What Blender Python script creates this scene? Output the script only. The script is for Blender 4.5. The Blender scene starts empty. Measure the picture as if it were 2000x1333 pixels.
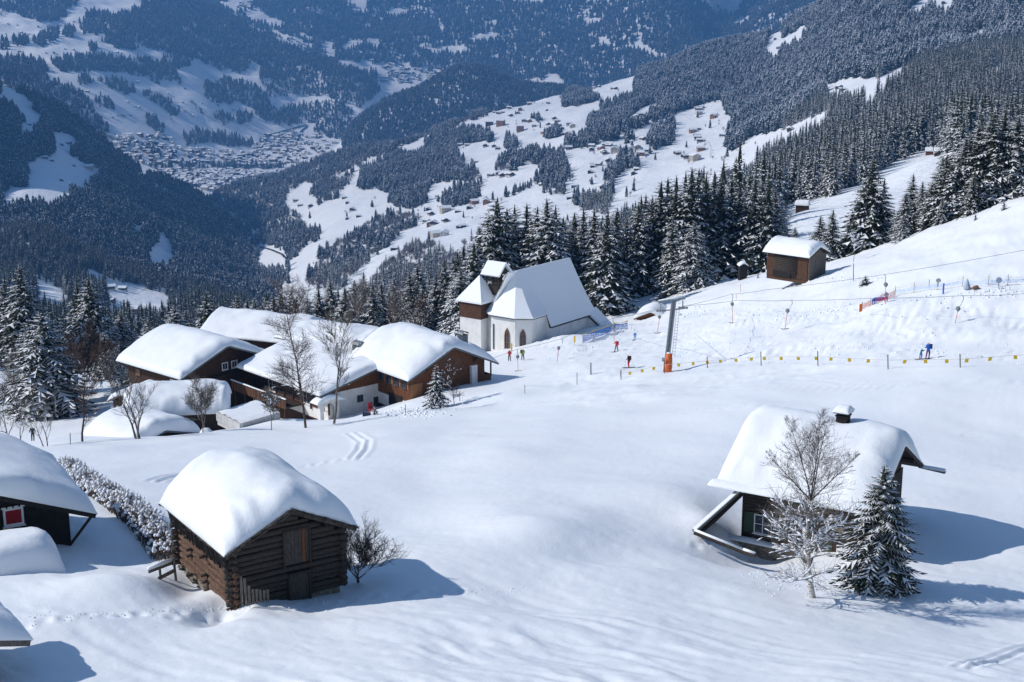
import bpy, math, random
import numpy as np
from mathutils import Vector, Matrix
from mathutils.bvhtree import BVHTree

# ------------------------------------------------------------------ camera, light, exposure
S = bpy.context.scene
C = S.collection
R = math.radians
FPX, PITCH = 2750.0, R(13.5)                 # focal length in pixels of a 2000 px wide frame
cam_d = bpy.data.cameras.new('camera')
cam_d.sensor_width = 36.0
cam_d.lens = 36.0 * FPX / 2000.0
cam_d.clip_start, cam_d.clip_end = 1.0, 40000.0
cam = bpy.data.objects.new('camera', cam_d)
cam.rotation_euler = (R(90) - PITCH, 0, 0)
C.objects.link(cam)
S.camera = cam

SUN_EL = R(38)
SUN_AZ = math.atan2(-math.cos(R(1)), math.sin(R(1)))   # measured from +Y towards +X
TO_SUN = Vector((math.sin(SUN_AZ) * math.cos(SUN_EL), math.cos(SUN_AZ) * math.cos(SUN_EL), math.sin(SUN_EL)))
world = bpy.data.worlds.new('World')
S.world = world
world.use_nodes = True
wn = world.node_tree.nodes
sky = wn.new('ShaderNodeTexSky')
sky.sky_type = 'NISHITA'
sky.sun_disc = False
sky.sun_elevation = SUN_EL
sky.sun_rotation = SUN_AZ
sky.altitude = 1450
sky.air_density = 1.1
sky.dust_density = 0.4
sky.ozone_density = 1.4
world.node_tree.links.new(sky.outputs[0], wn['Background'].inputs[0])
wn['Background'].inputs[1].default_value = 0.095
sun_d = bpy.data.lights.new('sun', 'SUN')
sun_d.energy = 4.8
sun_d.angle = R(0.53)
sun_d.color = (1.0, 0.975, 0.945)
sun = bpy.data.objects.new('sun', sun_d)
sun.rotation_euler = TO_SUN.to_track_quat('Z', 'Y').to_euler()
C.objects.link(sun)
S.view_settings.view_transform = 'Standard'
S.view_settings.look = 'None'
S.view_settings.gamma = 1
S.view_settings.use_curve_mapping = False
S.view_settings.exposure = 0.15
S.render.engine = 'CYCLES'
S.cycles.max_bounces = 5
S.cycles.diffuse_bounces = 3
S.cycles.glossy_bounces = 2
S.cycles.volume_bounces = 0
S.cycles.transparent_max_bounces = 6

# ------------------------------------------------------------------ numbers
CP, SP = math.cos(PITCH), math.sin(PITCH)
def W(px, py, d):
    """the world point seen at a pixel of the photograph, d metres along the optical axis"""
    xr, yu = (px - 1000.0) / FPX, (666.5 - py) / FPX
    return Vector((d * xr, d * (CP + yu * SP), d * (-SP + yu * CP)))

def proj(x, y, z):
    d = y * CP - z * SP
    yu = (y * SP + z * CP) / d
    return 1000 + FPX * x / d, 666.5 - FPX * yu, d

def hsh(i, j, s):
    v = np.sin(i * 127.1 + j * 311.7 + s * 74.7) * 43758.5453
    return v - np.floor(v)

def vnoise(x, y, s=0):
    x = np.asarray(x, float); y = np.asarray(y, float)
    xi, yi = np.floor(x), np.floor(y)
    fx, fy = x - xi, y - yi
    fx = fx * fx * fx * (fx * (fx * 6 - 15) + 10); fy = fy * fy * fy * (fy * (fy * 6 - 15) + 10)
    a, b = hsh(xi, yi, s), hsh(xi + 1, yi, s)
    c, d = hsh(xi, yi + 1, s), hsh(xi + 1, yi + 1, s)
    return ((a * (1 - fx) + b * fx) * (1 - fy) + (c * (1 - fx) + d * fx) * fy) * 2 - 1

def fbm(x, y, s=0, o=4, g=0.5):
    t, a, f = 0, 1, 1
    for k in range(o):
        t = t + a * vnoise(x * f + 13.7 * k, y * f - 7.1 * k, s + k)
        a *= g; f *= 2.03
    return t

# ------------------------------------------------------------------ materials
def mat(name, color, rough=0.8, metal=0.0):
    m = bpy.data.materials.new(name); m.use_nodes = True
    b = m.node_tree.nodes['Principled BSDF']
    b.inputs['Base Color'].default_value = (*color, 1)
    b.inputs['Roughness'].default_value = rough
    b.inputs['Metallic'].default_value = metal
    b.inputs['Specular IOR Level'].default_value = 0.25
    return m

def nodes(m):
    nt = m.node_tree
    return nt, nt.nodes, nt.links, nt.nodes['Principled BSDF']

def noise_mat(name, c1, c2, scale, rough=0.85, stretch=(1, 1, 1), bump=0.0, bscale=None, lo=0.35, hi=0.65, c3=None, coord='Object', dist=0.02):
    m = mat(name, c1, rough)
    nt, N, L, b = nodes(m)
    tc = N.new('ShaderNodeTexCoord'); mp = N.new('ShaderNodeMapping')
    mp.inputs['Scale'].default_value = stretch
    L.new(tc.outputs[coord], mp.inputs[0])
    n = N.new('ShaderNodeTexNoise'); n.inputs['Scale'].default_value = scale; n.inputs['Detail'].default_value = 6
    n.inputs['Roughness'].default_value = 0.65
    L.new(mp.outputs[0], n.inputs['Vector'])
    r = N.new('ShaderNodeValToRGB')
    r.color_ramp.elements[0].position = lo; r.color_ramp.elements[0].color = (*c1, 1)
    r.color_ramp.elements[1].position = hi; r.color_ramp.elements[1].color = (*c2, 1)
    if c3:
        e = r.color_ramp.elements.new((lo + hi) / 2); e.color = (*c3, 1)
    L.new(n.outputs[0], r.inputs[0]); L.new(r.outputs[0], b.inputs['Base Color'])
    if bump:
        n2 = N.new('ShaderNodeTexNoise'); n2.inputs['Scale'].default_value = bscale or scale * 2; n2.inputs['Detail'].default_value = 5
        L.new(mp.outputs[0], n2.inputs['Vector'])
        bp = N.new('ShaderNodeBump'); bp.inputs['Strength'].default_value = bump; bp.inputs['Distance'].default_value = dist
        L.new(n2.outputs[0], bp.inputs['Height']); L.new(bp.outputs[0], b.inputs['Normal'])
    return m

def snow_mat(name, bump1=0.3, s1=1.5, bump2=0.25, s2=9.0, d1=0.06, d2=0.015):
    m = mat(name, (0.86, 0.88, 0.91), 0.55)
    nt, N, L, b = nodes(m)
    b.inputs['Specular IOR Level'].default_value = 0.3
    tc = N.new('ShaderNodeTexCoord')
    n0 = N.new('ShaderNodeTexNoise'); n0.inputs['Scale'].default_value = 0.11; n0.inputs['Detail'].default_value = 4
    L.new(tc.outputs['Object'], n0.inputs['Vector'])
    r = N.new('ShaderNodeValToRGB')
    r.color_ramp.elements[0].color = (0.82, 0.865, 0.895, 1); r.color_ramp.elements[1].color = (0.87, 0.90, 0.92, 1)
    r.color_ramp.elements[0].position = .3; r.color_ramp.elements[1].position = .7
    L.new(n0.outputs[0], r.inputs[0]); L.new(r.outputs[0], b.inputs['Base Color'])
    prev = None
    for st, sc, di in ((bump1, s1, d1), (bump2, s2, d2)):
        n = N.new('ShaderNodeTexNoise'); n.inputs['Scale'].default_value = sc; n.inputs['Detail'].default_value = 5
        n.inputs['Roughness'].default_value = 0.6
        L.new(tc.outputs['Object'], n.inputs['Vector'])
        bp = N.new('ShaderNodeBump'); bp.inputs['Strength'].default_value = st; bp.inputs['Distance'].default_value = di
        L.new(n.outputs[0], bp.inputs['Height'])
        if prev: L.new(prev.outputs[0], bp.inputs['Normal'])
        prev = bp
    L.new(prev.outputs[0], b.inputs['Normal'])
    return m

SNOW_GROUND = snow_mat('snow_ground', 0.30, 0.7, 0.55, 5.0, 0.12, 0.03)
SNOW_FAR = snow_mat('snow_far', 0.5, 0.03, 0.5, 0.12, 6.0, 1.5)
SNOW_ROOF = snow_mat('snow_roof', 0.45, 1.6, 0.5, 9.0, 0.08, 0.02)
SNOW_TREE = mat('snow_on_branches', (0.84, 0.87, 0.91), 0.6)
WOOD_DARK = noise_mat('weathered_dark_wood', (0.018, 0.013, 0.010), (0.075, 0.058, 0.046), 3.0, 0.85, (1, 8, 8), 0.5, 8)
WOOD_LOG = noise_mat('weathered_log', (0.020, 0.016, 0.013), (0.105, 0.086, 0.072), 3.2, 0.85, (1.2, 9, 9), 0.6, 6, c3=(0.048, 0.038, 0.031))
WOOD_LOG_RED = noise_mat('reddish_log', (0.045, 0.027, 0.019), (0.200, 0.125, 0.085), 3.0, 0.8, (1.2, 9, 9), 0.6, 6, c3=(0.110, 0.062, 0.040))  # redder and lighter than the weathered log
WOOD_GREY = noise_mat('grey_board', (0.060, 0.052, 0.046), (0.21, 0.185, 0.160), 4.0, 0.85, (9, 9, 1.2), 0.5, 8)
WOOD_BLACK = noise_mat('blackened_wood', (0.007, 0.006, 0.006), (0.028, 0.024, 0.021), 4.0, 0.8, (9, 9, 1), 0.4, 8)
WOOD_BROWN = noise_mat('brown_board', (0.085, 0.034, 0.014), (0.20, 0.085, 0.036), 2.2, 0.75, (7, 7, 0.6), 0.4, 8, c3=(0.14, 0.056, 0.024))
WOOD_ORANGE = noise_mat('fresh_board', (0.20, 0.085, 0.033), (0.34, 0.16, 0.07), 2.2, 0.75, (7, 7, 0.6), 0.3, 8)
WOOD_CHALET = noise_mat('dark_chalet_board', (0.030, 0.016, 0.010), (0.085, 0.044, 0.026), 2.2, 0.8, (7, 7, 0.6), 0.4, 8)
SHINGLE = noise_mat('old_shingle', (0.020, 0.017, 0.015), (0.10, 0.085, 0.072), 7.0, 0.9, (1, 1, 1), 0.6, 14)
PLASTER = noise_mat('white_plaster', (0.66, 0.655, 0.63), (0.80, 0.80, 0.785), 0.9, 0.9, (1, 1, 0.6), 0.35, 5, c3=(0.75, 0.75, 0.73))
STONE = noise_mat('foundation_stone', (0.10, 0.085, 0.065), (0.32, 0.28, 0.215), 4.0, 0.9, (1, 1, 1), 0.7, 9)
CONCRETE = noise_mat('concrete', (0.42, 0.42, 0.41), (0.56, 0.56, 0.55), 2.0, 0.9)
METAL_GREY = mat('grey_sheet_metal', (0.10, 0.125, 0.145), 0.45, 0.3)
METAL_LIGHT = mat('galvanised_steel', (0.42, 0.45, 0.47), 0.4, 0.7)
METAL_MAST = noise_mat('mast_paint', (0.20, 0.22, 0.235), (0.30, 0.32, 0.335), 3.0, 0.5)
METAL_BRASS = mat('weathered_cap_metal', (0.55, 0.50, 0.42), 0.3, 0.8)
WOOD_DOOR = noise_mat('door_board', (0.030, 0.025, 0.021), (0.105, 0.090, 0.078), 4.0, 0.85, (9, 9, 1.2), 0.5, 8)
WOOD_BARN = noise_mat('dark_brown_board', (0.040, 0.020, 0.012), (0.130, 0.062, 0.034), 2.2, 0.8, (7, 7, 0.6), 0.4, 8)
GLASS = mat('window_glass', (0.03, 0.04, 0.055), 0.08)
GLASS.node_tree.nodes['Principled BSDF'].inputs['Specular IOR Level'].default_value = 0.6
WHITE = mat('white_paint', (0.78, 0.78, 0.77), 0.5)
RED = mat('red_paint', (0.30, 0.012, 0.02), 0.6)
GREEN = mat('green_shutter_paint', (0.045, 0.075, 0.05), 0.6)
ORANGE_PAD = noise_mat('orange_padding', (0.55, 0.11, 0.03), (0.70, 0.17, 0.05), 2.5, 0.6, bump=0.3)
YELLOW = mat('yellow_plastic', (0.80, 0.52, 0.02), 0.5)
BLUE_NET = mat('blue_net', (0.06, 0.20, 0.60), 0.6)
BLACK = mat('black_rubber', (0.02, 0.02, 0.022), 0.6)
NEEDLE = noise_mat('spruce_needles', (0.010, 0.017, 0.009), (0.040, 0.050, 0.024), 1.2, 0.7)
BARK = noise_mat('spruce_bark', (0.035, 0.026, 0.020), (0.10, 0.078, 0.06), 5.0, 0.9)
TWIG = noise_mat('bare_twig', (0.055, 0.040, 0.032), (0.13, 0.10, 0.082), 3.0, 0.85)
TWIG_GREY = noise_mat('grey_bark', (0.085, 0.072, 0.06), (0.22, 0.19, 0.165), 3.0, 0.85)
TWIG_RED = noise_mat('reddish_twig', (0.055, 0.036, 0.028), (0.115, 0.078, 0.062), 3.0, 0.85)
BIRCH = noise_mat('birch_bark', (0.08, 0.07, 0.06), (0.55, 0.52, 0.47), 2.6, 0.8, (1, 1, 5), lo=0.42, hi=0.5)

# ------------------------------------------------------------------ mesh builder
class MB:
    def __init__(s): s.v = []; s.f = []; s.m = []
    def add(s, vs, fs, mi=0, M=None):
        b = len(s.v)
        if M is not None: vs = [M @ Vector(v) for v in vs]
        s.v.extend([tuple(v) for v in vs])
        s.f.extend([tuple(i + b for i in f) for f in fs]); s.m.extend([mi] * len(fs))
    def box(s, c, sz, rz=0, mi=0, M=None, R3=None):
        x, y, z = sz[0] / 2, sz[1] / 2, sz[2] / 2
        vs = [Vector((i * x, j * y, k * z)) for i in (-1, 1) for j in (-1, 1) for k in (-1, 1)]
        T = Matrix.Translation(Vector(c)) @ (R3.to_4x4() if R3 is not None else Matrix.Rotation(rz, 4, 'Z'))
        if M is not None: T = M @ T
        s.add([T @ v for v in vs], [(0, 1, 3, 2), (4, 6, 7, 5), (0, 4, 5, 1), (2, 3, 7, 6), (0, 2, 6, 4), (1, 5, 7, 3)], mi)
    def beam(s, a, b, w, h, mi=0, up=(0, 0, 1)):
        a, b = Vector(a), Vector(b); d = (b - a); L = d.length; d.normalize()
        sd = d.cross(Vector(up))
        if sd.length < 1e-4: sd = d.cross(Vector((1, 0, 0)))
        sd.normalize(); u = sd.cross(d)
        vs = [p + sd * i * w / 2 + u * j * h / 2 for p in (a, b) for i in (-1, 1) for j in (-1, 1)]
        s.add(vs, [(0, 1, 3, 2), (4, 6, 7, 5), (0, 4, 5, 1), (2, 3, 7, 6), (0, 2, 6, 4), (1, 5, 7, 3)], mi)
    def tube(s, pts, rad, n=6, mi=0, cap=True):
        pts = [Vector(p) for p in pts]; b = len(s.v)
        if not hasattr(rad, '__len__'): rad = [rad] * len(pts)
        pu = None
        for i, p in enumerate(pts):
            d = (pts[min(i + 1, len(pts) - 1)] - pts[max(i - 1, 0)])
            if d.length < 1e-9: d = Vector((0, 0, 1))
            d.normalize()
            if pu is None:
                pu = d.cross(Vector((0.3, 0.9, 0.1)))
                if pu.length < 0.1: pu = d.cross(Vector((1, 0, 0)))
            pu = pu - d * pu.dot(d); pu.normalize(); pv = d.cross(pu)
            for k in range(n):
                a = 2 * math.pi * k / n
                s.v.append(tuple(p + (pu * math.cos(a) + pv * math.sin(a)) * rad[i]))
        for i in range(len(pts) - 1):
            for k in range(n):
                q = (k + 1) % n
                s.f.append((b + i * n + k, b + i * n + q, b + (i + 1) * n + q, b + (i + 1) * n + k)); s.m.append(mi)
        if cap and n > 2:
            s.f.append(tuple(b + k for k in range(n))[::-1]); s.m.append(mi)
            s.f.append(tuple(b + (len(pts) - 1) * n + k for k in range(n))); s.m.append(mi)
    def mesh(s, name, mats, smooth=False):
        me = bpy.data.meshes.new(name)
        me.from_pydata(s.v, [], s.f)
        for m in (mats if isinstance(mats, (list, tuple)) else [mats]): me.materials.append(m)
        if any(s.m): me.polygons.foreach_set('material_index', s.m)
        if smooth: me.polygons.foreach_set('use_smooth', [True] * len(s.f))
        me.update()
        return me
    def build(s, name, mats, parent=None, smooth=False, loc=None):
        return link(name, s.mesh(name, mats, smooth), parent, loc)

def link(name, me, parent=None, loc=None):
    o = bpy.data.objects.new(name, me); C.objects.link(o)
    if parent: o.parent = parent
    if loc is not None: o.location = loc
    return o

def tag(o, label=None, cat=None, group=None, kind=None):
    if label: o['label'] = label
    if cat: o['category'] = cat
    if group: o['group'] = group
    if kind: o['kind'] = kind
    return o

def thing(name, label, cat, loc=(0, 0, 0), rz=0, group=None):
    o = bpy.data.objects.new(name, None); C.objects.link(o)
    o.location = loc; o.rotation_euler = (0, 0, rz); o.empty_display_size = 0.3
    return tag(o, label, cat, group)

def copy_tree(o, parent=None):
    c = o.copy(); C.objects.link(c); c.parent = parent
    for ch in list(o.children): copy_tree(ch, c)
    return c

# ------------------------------------------------------------------ terrain
def tps_fit(pts, bs):
    P = np.array([((p[0] - 1000) / FPX * 1.6, math.log(p[2]) * bs) for p in pts]); V = np.array([(666.5 - p[1]) / FPX for p in pts])
    n = len(P)
    D = np.sqrt(((P[:, None] - P[None]) ** 2).sum(-1)) + 1e-9
    K = D * D * np.log(D)
    A = np.zeros((n + 3, n + 3)); A[:n, :n] = K + np.eye(n) * 1e-4
    A[:n, n] = 1; A[:n, n + 1:] = P; A[n, :n] = 1; A[n + 1:, :n] = P.T
    w = np.linalg.solve(A, np.concatenate([V, np.zeros(3)]))
    return P, w

def tps_eval(fit, px, lnd, bs):
    P, w = fit
    q = np.stack([(px - 1000) / FPX * 1.6, lnd * bs], -1)
    out = w[-3] + q[..., 0] * w[-2] + q[..., 1] * w[-1]
    for i in range(len(P)):
        D2 = (q[..., 0] - P[i, 0]) ** 2 + (q[..., 1] - P[i, 1]) ** 2 + 1e-12
        out = out + w[i] * 0.5 * D2 * np.log(D2)
    return out

class Sheet:
    """one stretch of terrain: a height surface through surveyed points"""
    def __init__(s, name, pts, cols, depths, bs=0.5, relief=None):
        s.name = name; s.px = np.asarray(cols, float); s.ln = np.log(np.asarray(depths, float))
        fit = tps_fit(pts, bs)
        PX, LN = np.meshgrid(s.px, s.ln)
        yu = tps_eval(fit, PX, LN, bs)
        d = np.exp(LN)
        X, Y, Z = d * (PX - 1000) / FPX, d * (CP + yu * SP), d * (-SP + yu * CP)
        if relief is not None: Z = Z + relief(X, Y, Z, d)
        s.X, s.Y, s.Z = X, Y, Z
        s.PX, s.PY, s.D = proj(X, Y, Z)
    def build(s, material, kind='structure'):
        nr, nc = s.X.shape
        me = bpy.data.meshes.new(s.name)
        co = np.stack([s.X, s.Y, s.Z], -1).reshape(-1, 3)
        i = np.arange((nr - 1) * nc).reshape(nr - 1, nc)[:, :-1].ravel()
        F = np.stack([i, i + 1, i + nc + 1, i + nc], -1)
        me.vertices.add(len(co)); me.vertices.foreach_set('co', co.ravel())
        me.loops.add(F.size); me.loops.foreach_set('vertex_index', F.ravel().astype(np.int32))
        me.polygons.add(len(F))
        me.polygons.foreach_set('loop_start', np.arange(0, F.size, 4, dtype=np.int32))
        me.polygons.foreach_set('loop_total', np.full(len(F), 4, dtype=np.int32))
        me.polygons.foreach_set('use_smooth', np.ones(len(F), bool))
        me.update(calc_edges=True)
        me.materials.append(material)
        o = link(s.name, me); o['kind'] = kind
        s.obj = o
        # shape of the visible ground, as a search tree
        st = 2 if nr * nc > 150000 else 1
        Xs, Ys, Zs = s.X[::st, ::st], s.Y[::st, ::st], s.Z[::st, ::st]
        r2, c2 = Xs.shape
        co2 = np.stack([Xs, Ys, Zs], -1).reshape(-1, 3)
        j = np.arange((r2 - 1) * c2).reshape(r2 - 1, c2)[:, :-1].ravel()
        F2 = np.stack([j, j + 1, j + c2 + 1, j + c2], -1)
        s.bvh = BVHTree.FromPolygons(co2.tolist(), F2.tolist())
        return o
    def P(s, px, py):
        r = s.bvh.ray_cast(Vector((0, 0, 0)), W(px, py, 1).normalized())
        return r[0]
    def z(s, x, y):
        r = s.bvh.ray_cast(Vector((x, y, 3000)), Vector((0, 0, -1)))
        return r[0].z if r[0] is not None else None

def inpoly(x, y, poly):
    x = np.asarray(x); y = np.asarray(y); r = np.zeros(x.shape, bool)
    n = len(poly); j = n - 1
    for i in range(n):
        xi, yi = poly[i]; xj, yj = poly[j]
        if yi != yj:
            c = ((yi > y) != (yj > y)) & (x < (xj - xi) * (y - yi) / (yj - yi) + xi)
            r ^= c
        j = i
    return r

near_pts = []
def col(lst, px, *pd):
    for py, d in pd: lst.append((px, py, d))
N_ = near_pts
col(N_, -600, (2400, 15), (1600, 30), (1333, 46), (1150, 58), (1000, 75), (900, 105), (872, 150), (860, 185), (790, 250), (850, 330))
col(N_, 0, (2450, 15), (1610, 30), (1333, 45), (1150, 58), (1010, 73), (915, 100), (880, 130), (876, 148), (868, 172), (830, 200), (785, 245), (790, 270), (850, 330))
col(N_, 160, (1333, 45), (1180, 57), (1060, 68), (930, 95), (868, 135), (860, 150), (852, 172), (790, 225), (745, 262), (800, 330))
col(N_, 340, (1333, 45), (1195, 57), (1060, 68), (920, 100), (866, 130), (850, 148), (856, 165), (800, 200), (740, 240), (780, 330))
col(N_, 480, (1333, 44), (1183, 58), (1060, 71), (920, 102), (858, 132), (838, 152), (838, 168), (760, 215), (740, 330))
col(N_, 600, (2450, 15), (1600, 30), (1333, 44), (1172, 60), (1060, 72), (960, 90), (900, 110), (850, 138), (832, 156), (829, 176), (775, 212), (700, 250), (730, 330))
col(N_, 740, (1333, 43), (1160, 59.3), (960, 91), (880, 114), (830, 142), (814, 160), (808, 172), (800, 182), (742, 208), (690, 255), (720, 330))
col(N_, 860, (1333, 43), (1160, 59.0), (960, 92), (880, 113), (826, 138), (800, 160), (770, 176), (725, 205), (695, 225), (690, 260), (710, 330))
col(N_, 1000, (2450, 15), (1600, 30), (1333, 43), (1170, 59.3), (1000, 80), (880, 108), (805, 140), (762, 165), (722, 195), (690, 217), (652, 240), (635, 262), (680, 335))
col(N_, 1130, (1333, 43.5), (1170, 60), (1000, 83), (880, 108), (800, 135), (748, 162), (700, 195), (650, 225), (612, 252), (600, 275), (650, 335))
col(N_, 1250, (1333, 44.5), (1170, 61), (1000, 83), (880, 108), (800, 130), (735, 158), (712, 175), (662, 208), (620, 240), (584, 275), (620, 340))
col(N_, 1350, (1333, 45), (1170, 63), (1000, 83), (880, 107), (800, 126), (730, 155), (660, 193), (600, 232), (566, 262), (610, 335))
col(N_, 1450, (2450, 15), (1600, 31), (1333, 46), (1170, 64), (1080, 77.3), (970, 90), (880, 106), (800, 122), (730, 148), (705, 158), (650, 180), (600, 205), (550, 240), (595, 320))
col(N_, 1600, (1333, 46), (1168, 66), (1107, 73), (975, 88), (880, 105), (800, 120), (720, 142), (650, 165), (580, 188), (536, 205), (520, 216), (575, 300))
col(N_, 1800, (1333, 47), (1150, 69), (1090, 74), (980, 86), (880, 105), (780, 120), (715, 134), (640, 150), (580, 165), (505, 188), (464, 202), (535, 280))
col(N_, 2000, (2450, 16), (1600, 32), (1333, 48), (1170, 68), (1000, 84), (880, 105), (780, 118), (712, 128), (640, 142), (560, 158), (460, 178), (391, 196), (465, 270))
col(N_, 2600, (2400, 17), (1600, 33), (1333, 50), (1000, 84), (880, 105), (720, 122), (560, 140), (400, 160), (200, 190), (260, 260))

TRAILS = []      # dents and grooves in the snow: (kind, [(px, py), ...])
TRAILS.append(('steps', [(50, 1222), (130, 1208), (230, 1203), (330, 1206), (400, 1210), (470, 1198), (560, 1185), (680, 1176), (780, 1164), (860, 1152), (930, 1158)]))
TRAILS.append(('steps', [(585, 913), (640, 903), (690, 897)]))
TRAILS.append(('ski', [(690, 897), (708, 878), (712, 862), (686, 846)]))
TRAILS.append(('ski', [(300, 940), (360, 925), (410, 918), (438, 908)]))
TRAILS.append(('steps', [(1360, 1062), (1410, 1072), (1450, 1088), (1480, 1100)]))
TRAILS.append(('ski', [(1880, 1305), (1940, 1290), (2000, 1268), (2080, 1240)]))
TRAILS.append(('cut', [(1480, 645), (1600, 625), (1700, 600), (1760, 585), (1850, 560)]))
TRAILS.append(('cut', [(1890, 520), (1950, 495), (2000, 470), (2080, 430)]))
TRAILS.append(('cut', [(1480, 572), (1560, 556), (1640, 545)]))
for a_ in ((1010, 760, 1150, 742), (1030, 790, 1300, 765), (1330, 800, 1500, 790), (1500, 760, 1990, 748), (1500, 742, 1800, 752), (1880, 850, 2080, 840)):
    TRAILS.append(('cut', [(a_[0], a_[1]), ((a_[0] + a_[2]) / 2, (a_[1] + a_[3]) / 2 + 3), (a_[2], a_[3])]))
_r = random.Random(5)
for k in range(120):        # turns carved into the groomed slope
    x0, y0 = _r.uniform(1040, 1980), _r.uniform(600, 702)
    L_ = _r.uniform(40, 170); c_ = _r.uniform(-10, 8)
    TRAILS.append(('cut', [(x0, y0), (x0 + L_ * .5, y0 + c_ - L_ * .03), (x0 + L_, y0 - L_ * .08)]))

def near_relief(X, Y, Z, d):
    r = 0.40 * vnoise(X / 13, Y / 17, 3) + 0.13 * vnoise(X / 5.1, Y / 7.3, 4) + 0.045 * vnoise(X / 2.6 + Y * .1, Y / 4.0, 14)
    r = r * np.clip((d - 20) / 25, 0, 1)
    piste = np.clip((X + 1 + (Y - 165) * 0.05) / 8, 0, 1) * np.clip((Y - 128) / 8, 0, 1)
    fore = np.clip((100 - d) / 40, 0, 1)
    q = 0.085 * vnoise((X - Y) * 0.22 + 0.8 * vnoise(X * .3, Y * .3, 9), (X + Y * .9) * 1.15 + 1.3 * vnoise(X * .2, Y * .2, 8), 7) + 0.04 * vnoise((X - Y) * .5, (X + Y) * 2.3 + vnoise(X * .5, Y * .5, 19), 17)
    patch = np.clip(vnoise(X / 9, Y / 9, 12) * 1.6 + 0.5, 0, 1)
    r = r + q * (0.06 + np.clip((80 - d) / 22, 0, 1) * (.3 + .7 * patch)) * (1 - piste * .5)
    r = r + 0.018 * vnoise(X * 1.6, Y * 2.3, 21) * (0.35 + 0.65 * fore) + 0.010 * vnoise(X * 3.3, Y * 4.1, 22)
    r = r + piste * (0.06 * vnoise(X * 0.8, Y * 0.9, 31) + 0.07 * np.maximum(vnoise(X * 1.3, Y * 1.3, 32), 0.2) + 0.12 * vnoise(X * .22 + Y * .1, Y * .9, 35) + 0.22 * vnoise(X / 4, Y / 6, 33) + 0.09 * np.maximum(vnoise(X * 1.9 + Y * .4, Y * 1.7, 36), 0.15) * np.clip(vnoise(X / 7, Y / 9, 37) * 2 + .6, 0, 1))
    pl = np.exp(-((X - 20) / 14) ** 2 - ((Y - 193) / 16) ** 2)       # chopped snow under the chapel slope
    r = r + pl * 0.10 * fbm(X * 0.7, Y * 0.5, 41, 3)
    for (px, py, dd, sx, sy, h) in BUMPS:
        c = W(px, py, dd)
        r = r + h * np.exp(-((X - c.x) / sx) ** 2 - ((Y - c.y) / sy) ** 2)
    return r

BUMPS = [(215, 1150, 58, 2.6, 2.2, 0.85), (420, 1195, 56.5, 0.9, 2.2, -0.7), (365, 1130, 60, 1.0, 2.6, -0.55), (250, 1080, 66, 2.0, 2.0, -0.5),
         (1390, 985, 78, 1.5, 3.0, 0.7), (1420, 1080, 74, 2.4, 1.3, -0.4), (1480, 1082, 77, 2.6, 1.6, -0.95), (1600, 1100, 73.5, 3.4, 1.6, -0.75), (1200, 960, 86, 5.0, 6, 0.6),
         (1060, 1060, 73, 3.4, 3.0, 0.75), (900, 1060, 73, 3, 3, -0.35), (1180, 1100, 69, 3, 2.5, -0.5), (1250, 1130, 67, 4, 2.4, 0.35), (1900, 1130, 68, 5, 3, 0.5), (1850, 1040, 76, 3, 2.5, -0.5), (1000, 1230, 55, 5, 2.5, 0.4),
         (600, 1230, 54, 4, 1.5, 0.25), (150, 1235, 53, 3, 1.5, 0.3), (830, 1010, 80, 4, 4, -0.4), (1130, 1030, 78, 2.5, 4, 0.45),
         (850, 818, 150, 5, 3, 0.7), (960, 770, 162, 5, 5, 0.5), (560, 812, 163, 4, 3, 0.9), (800, 802, 166, 3, 2.5, 0.6),
         (1350, 612, 228, 7, 3, 1.0), (1500, 640, 185, 14, 3, 0.7), (1100, 665, 216, 10, 3, 0.9), (1880, 570, 158, 20, 2, 0.8), (1200, 640, 226, 6, 4, 0.7)]
ncols = np.concatenate([np.linspace(-620, -140, 22), np.linspace(-118, 2118, 520), np.linspace(2140, 2620, 22)])
near_d = np.exp(np.linspace(math.log(15), math.log(335), 620))
near = Sheet('snow_field', near_pts, ncols, near_d, 0.6, near_relief)

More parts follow.
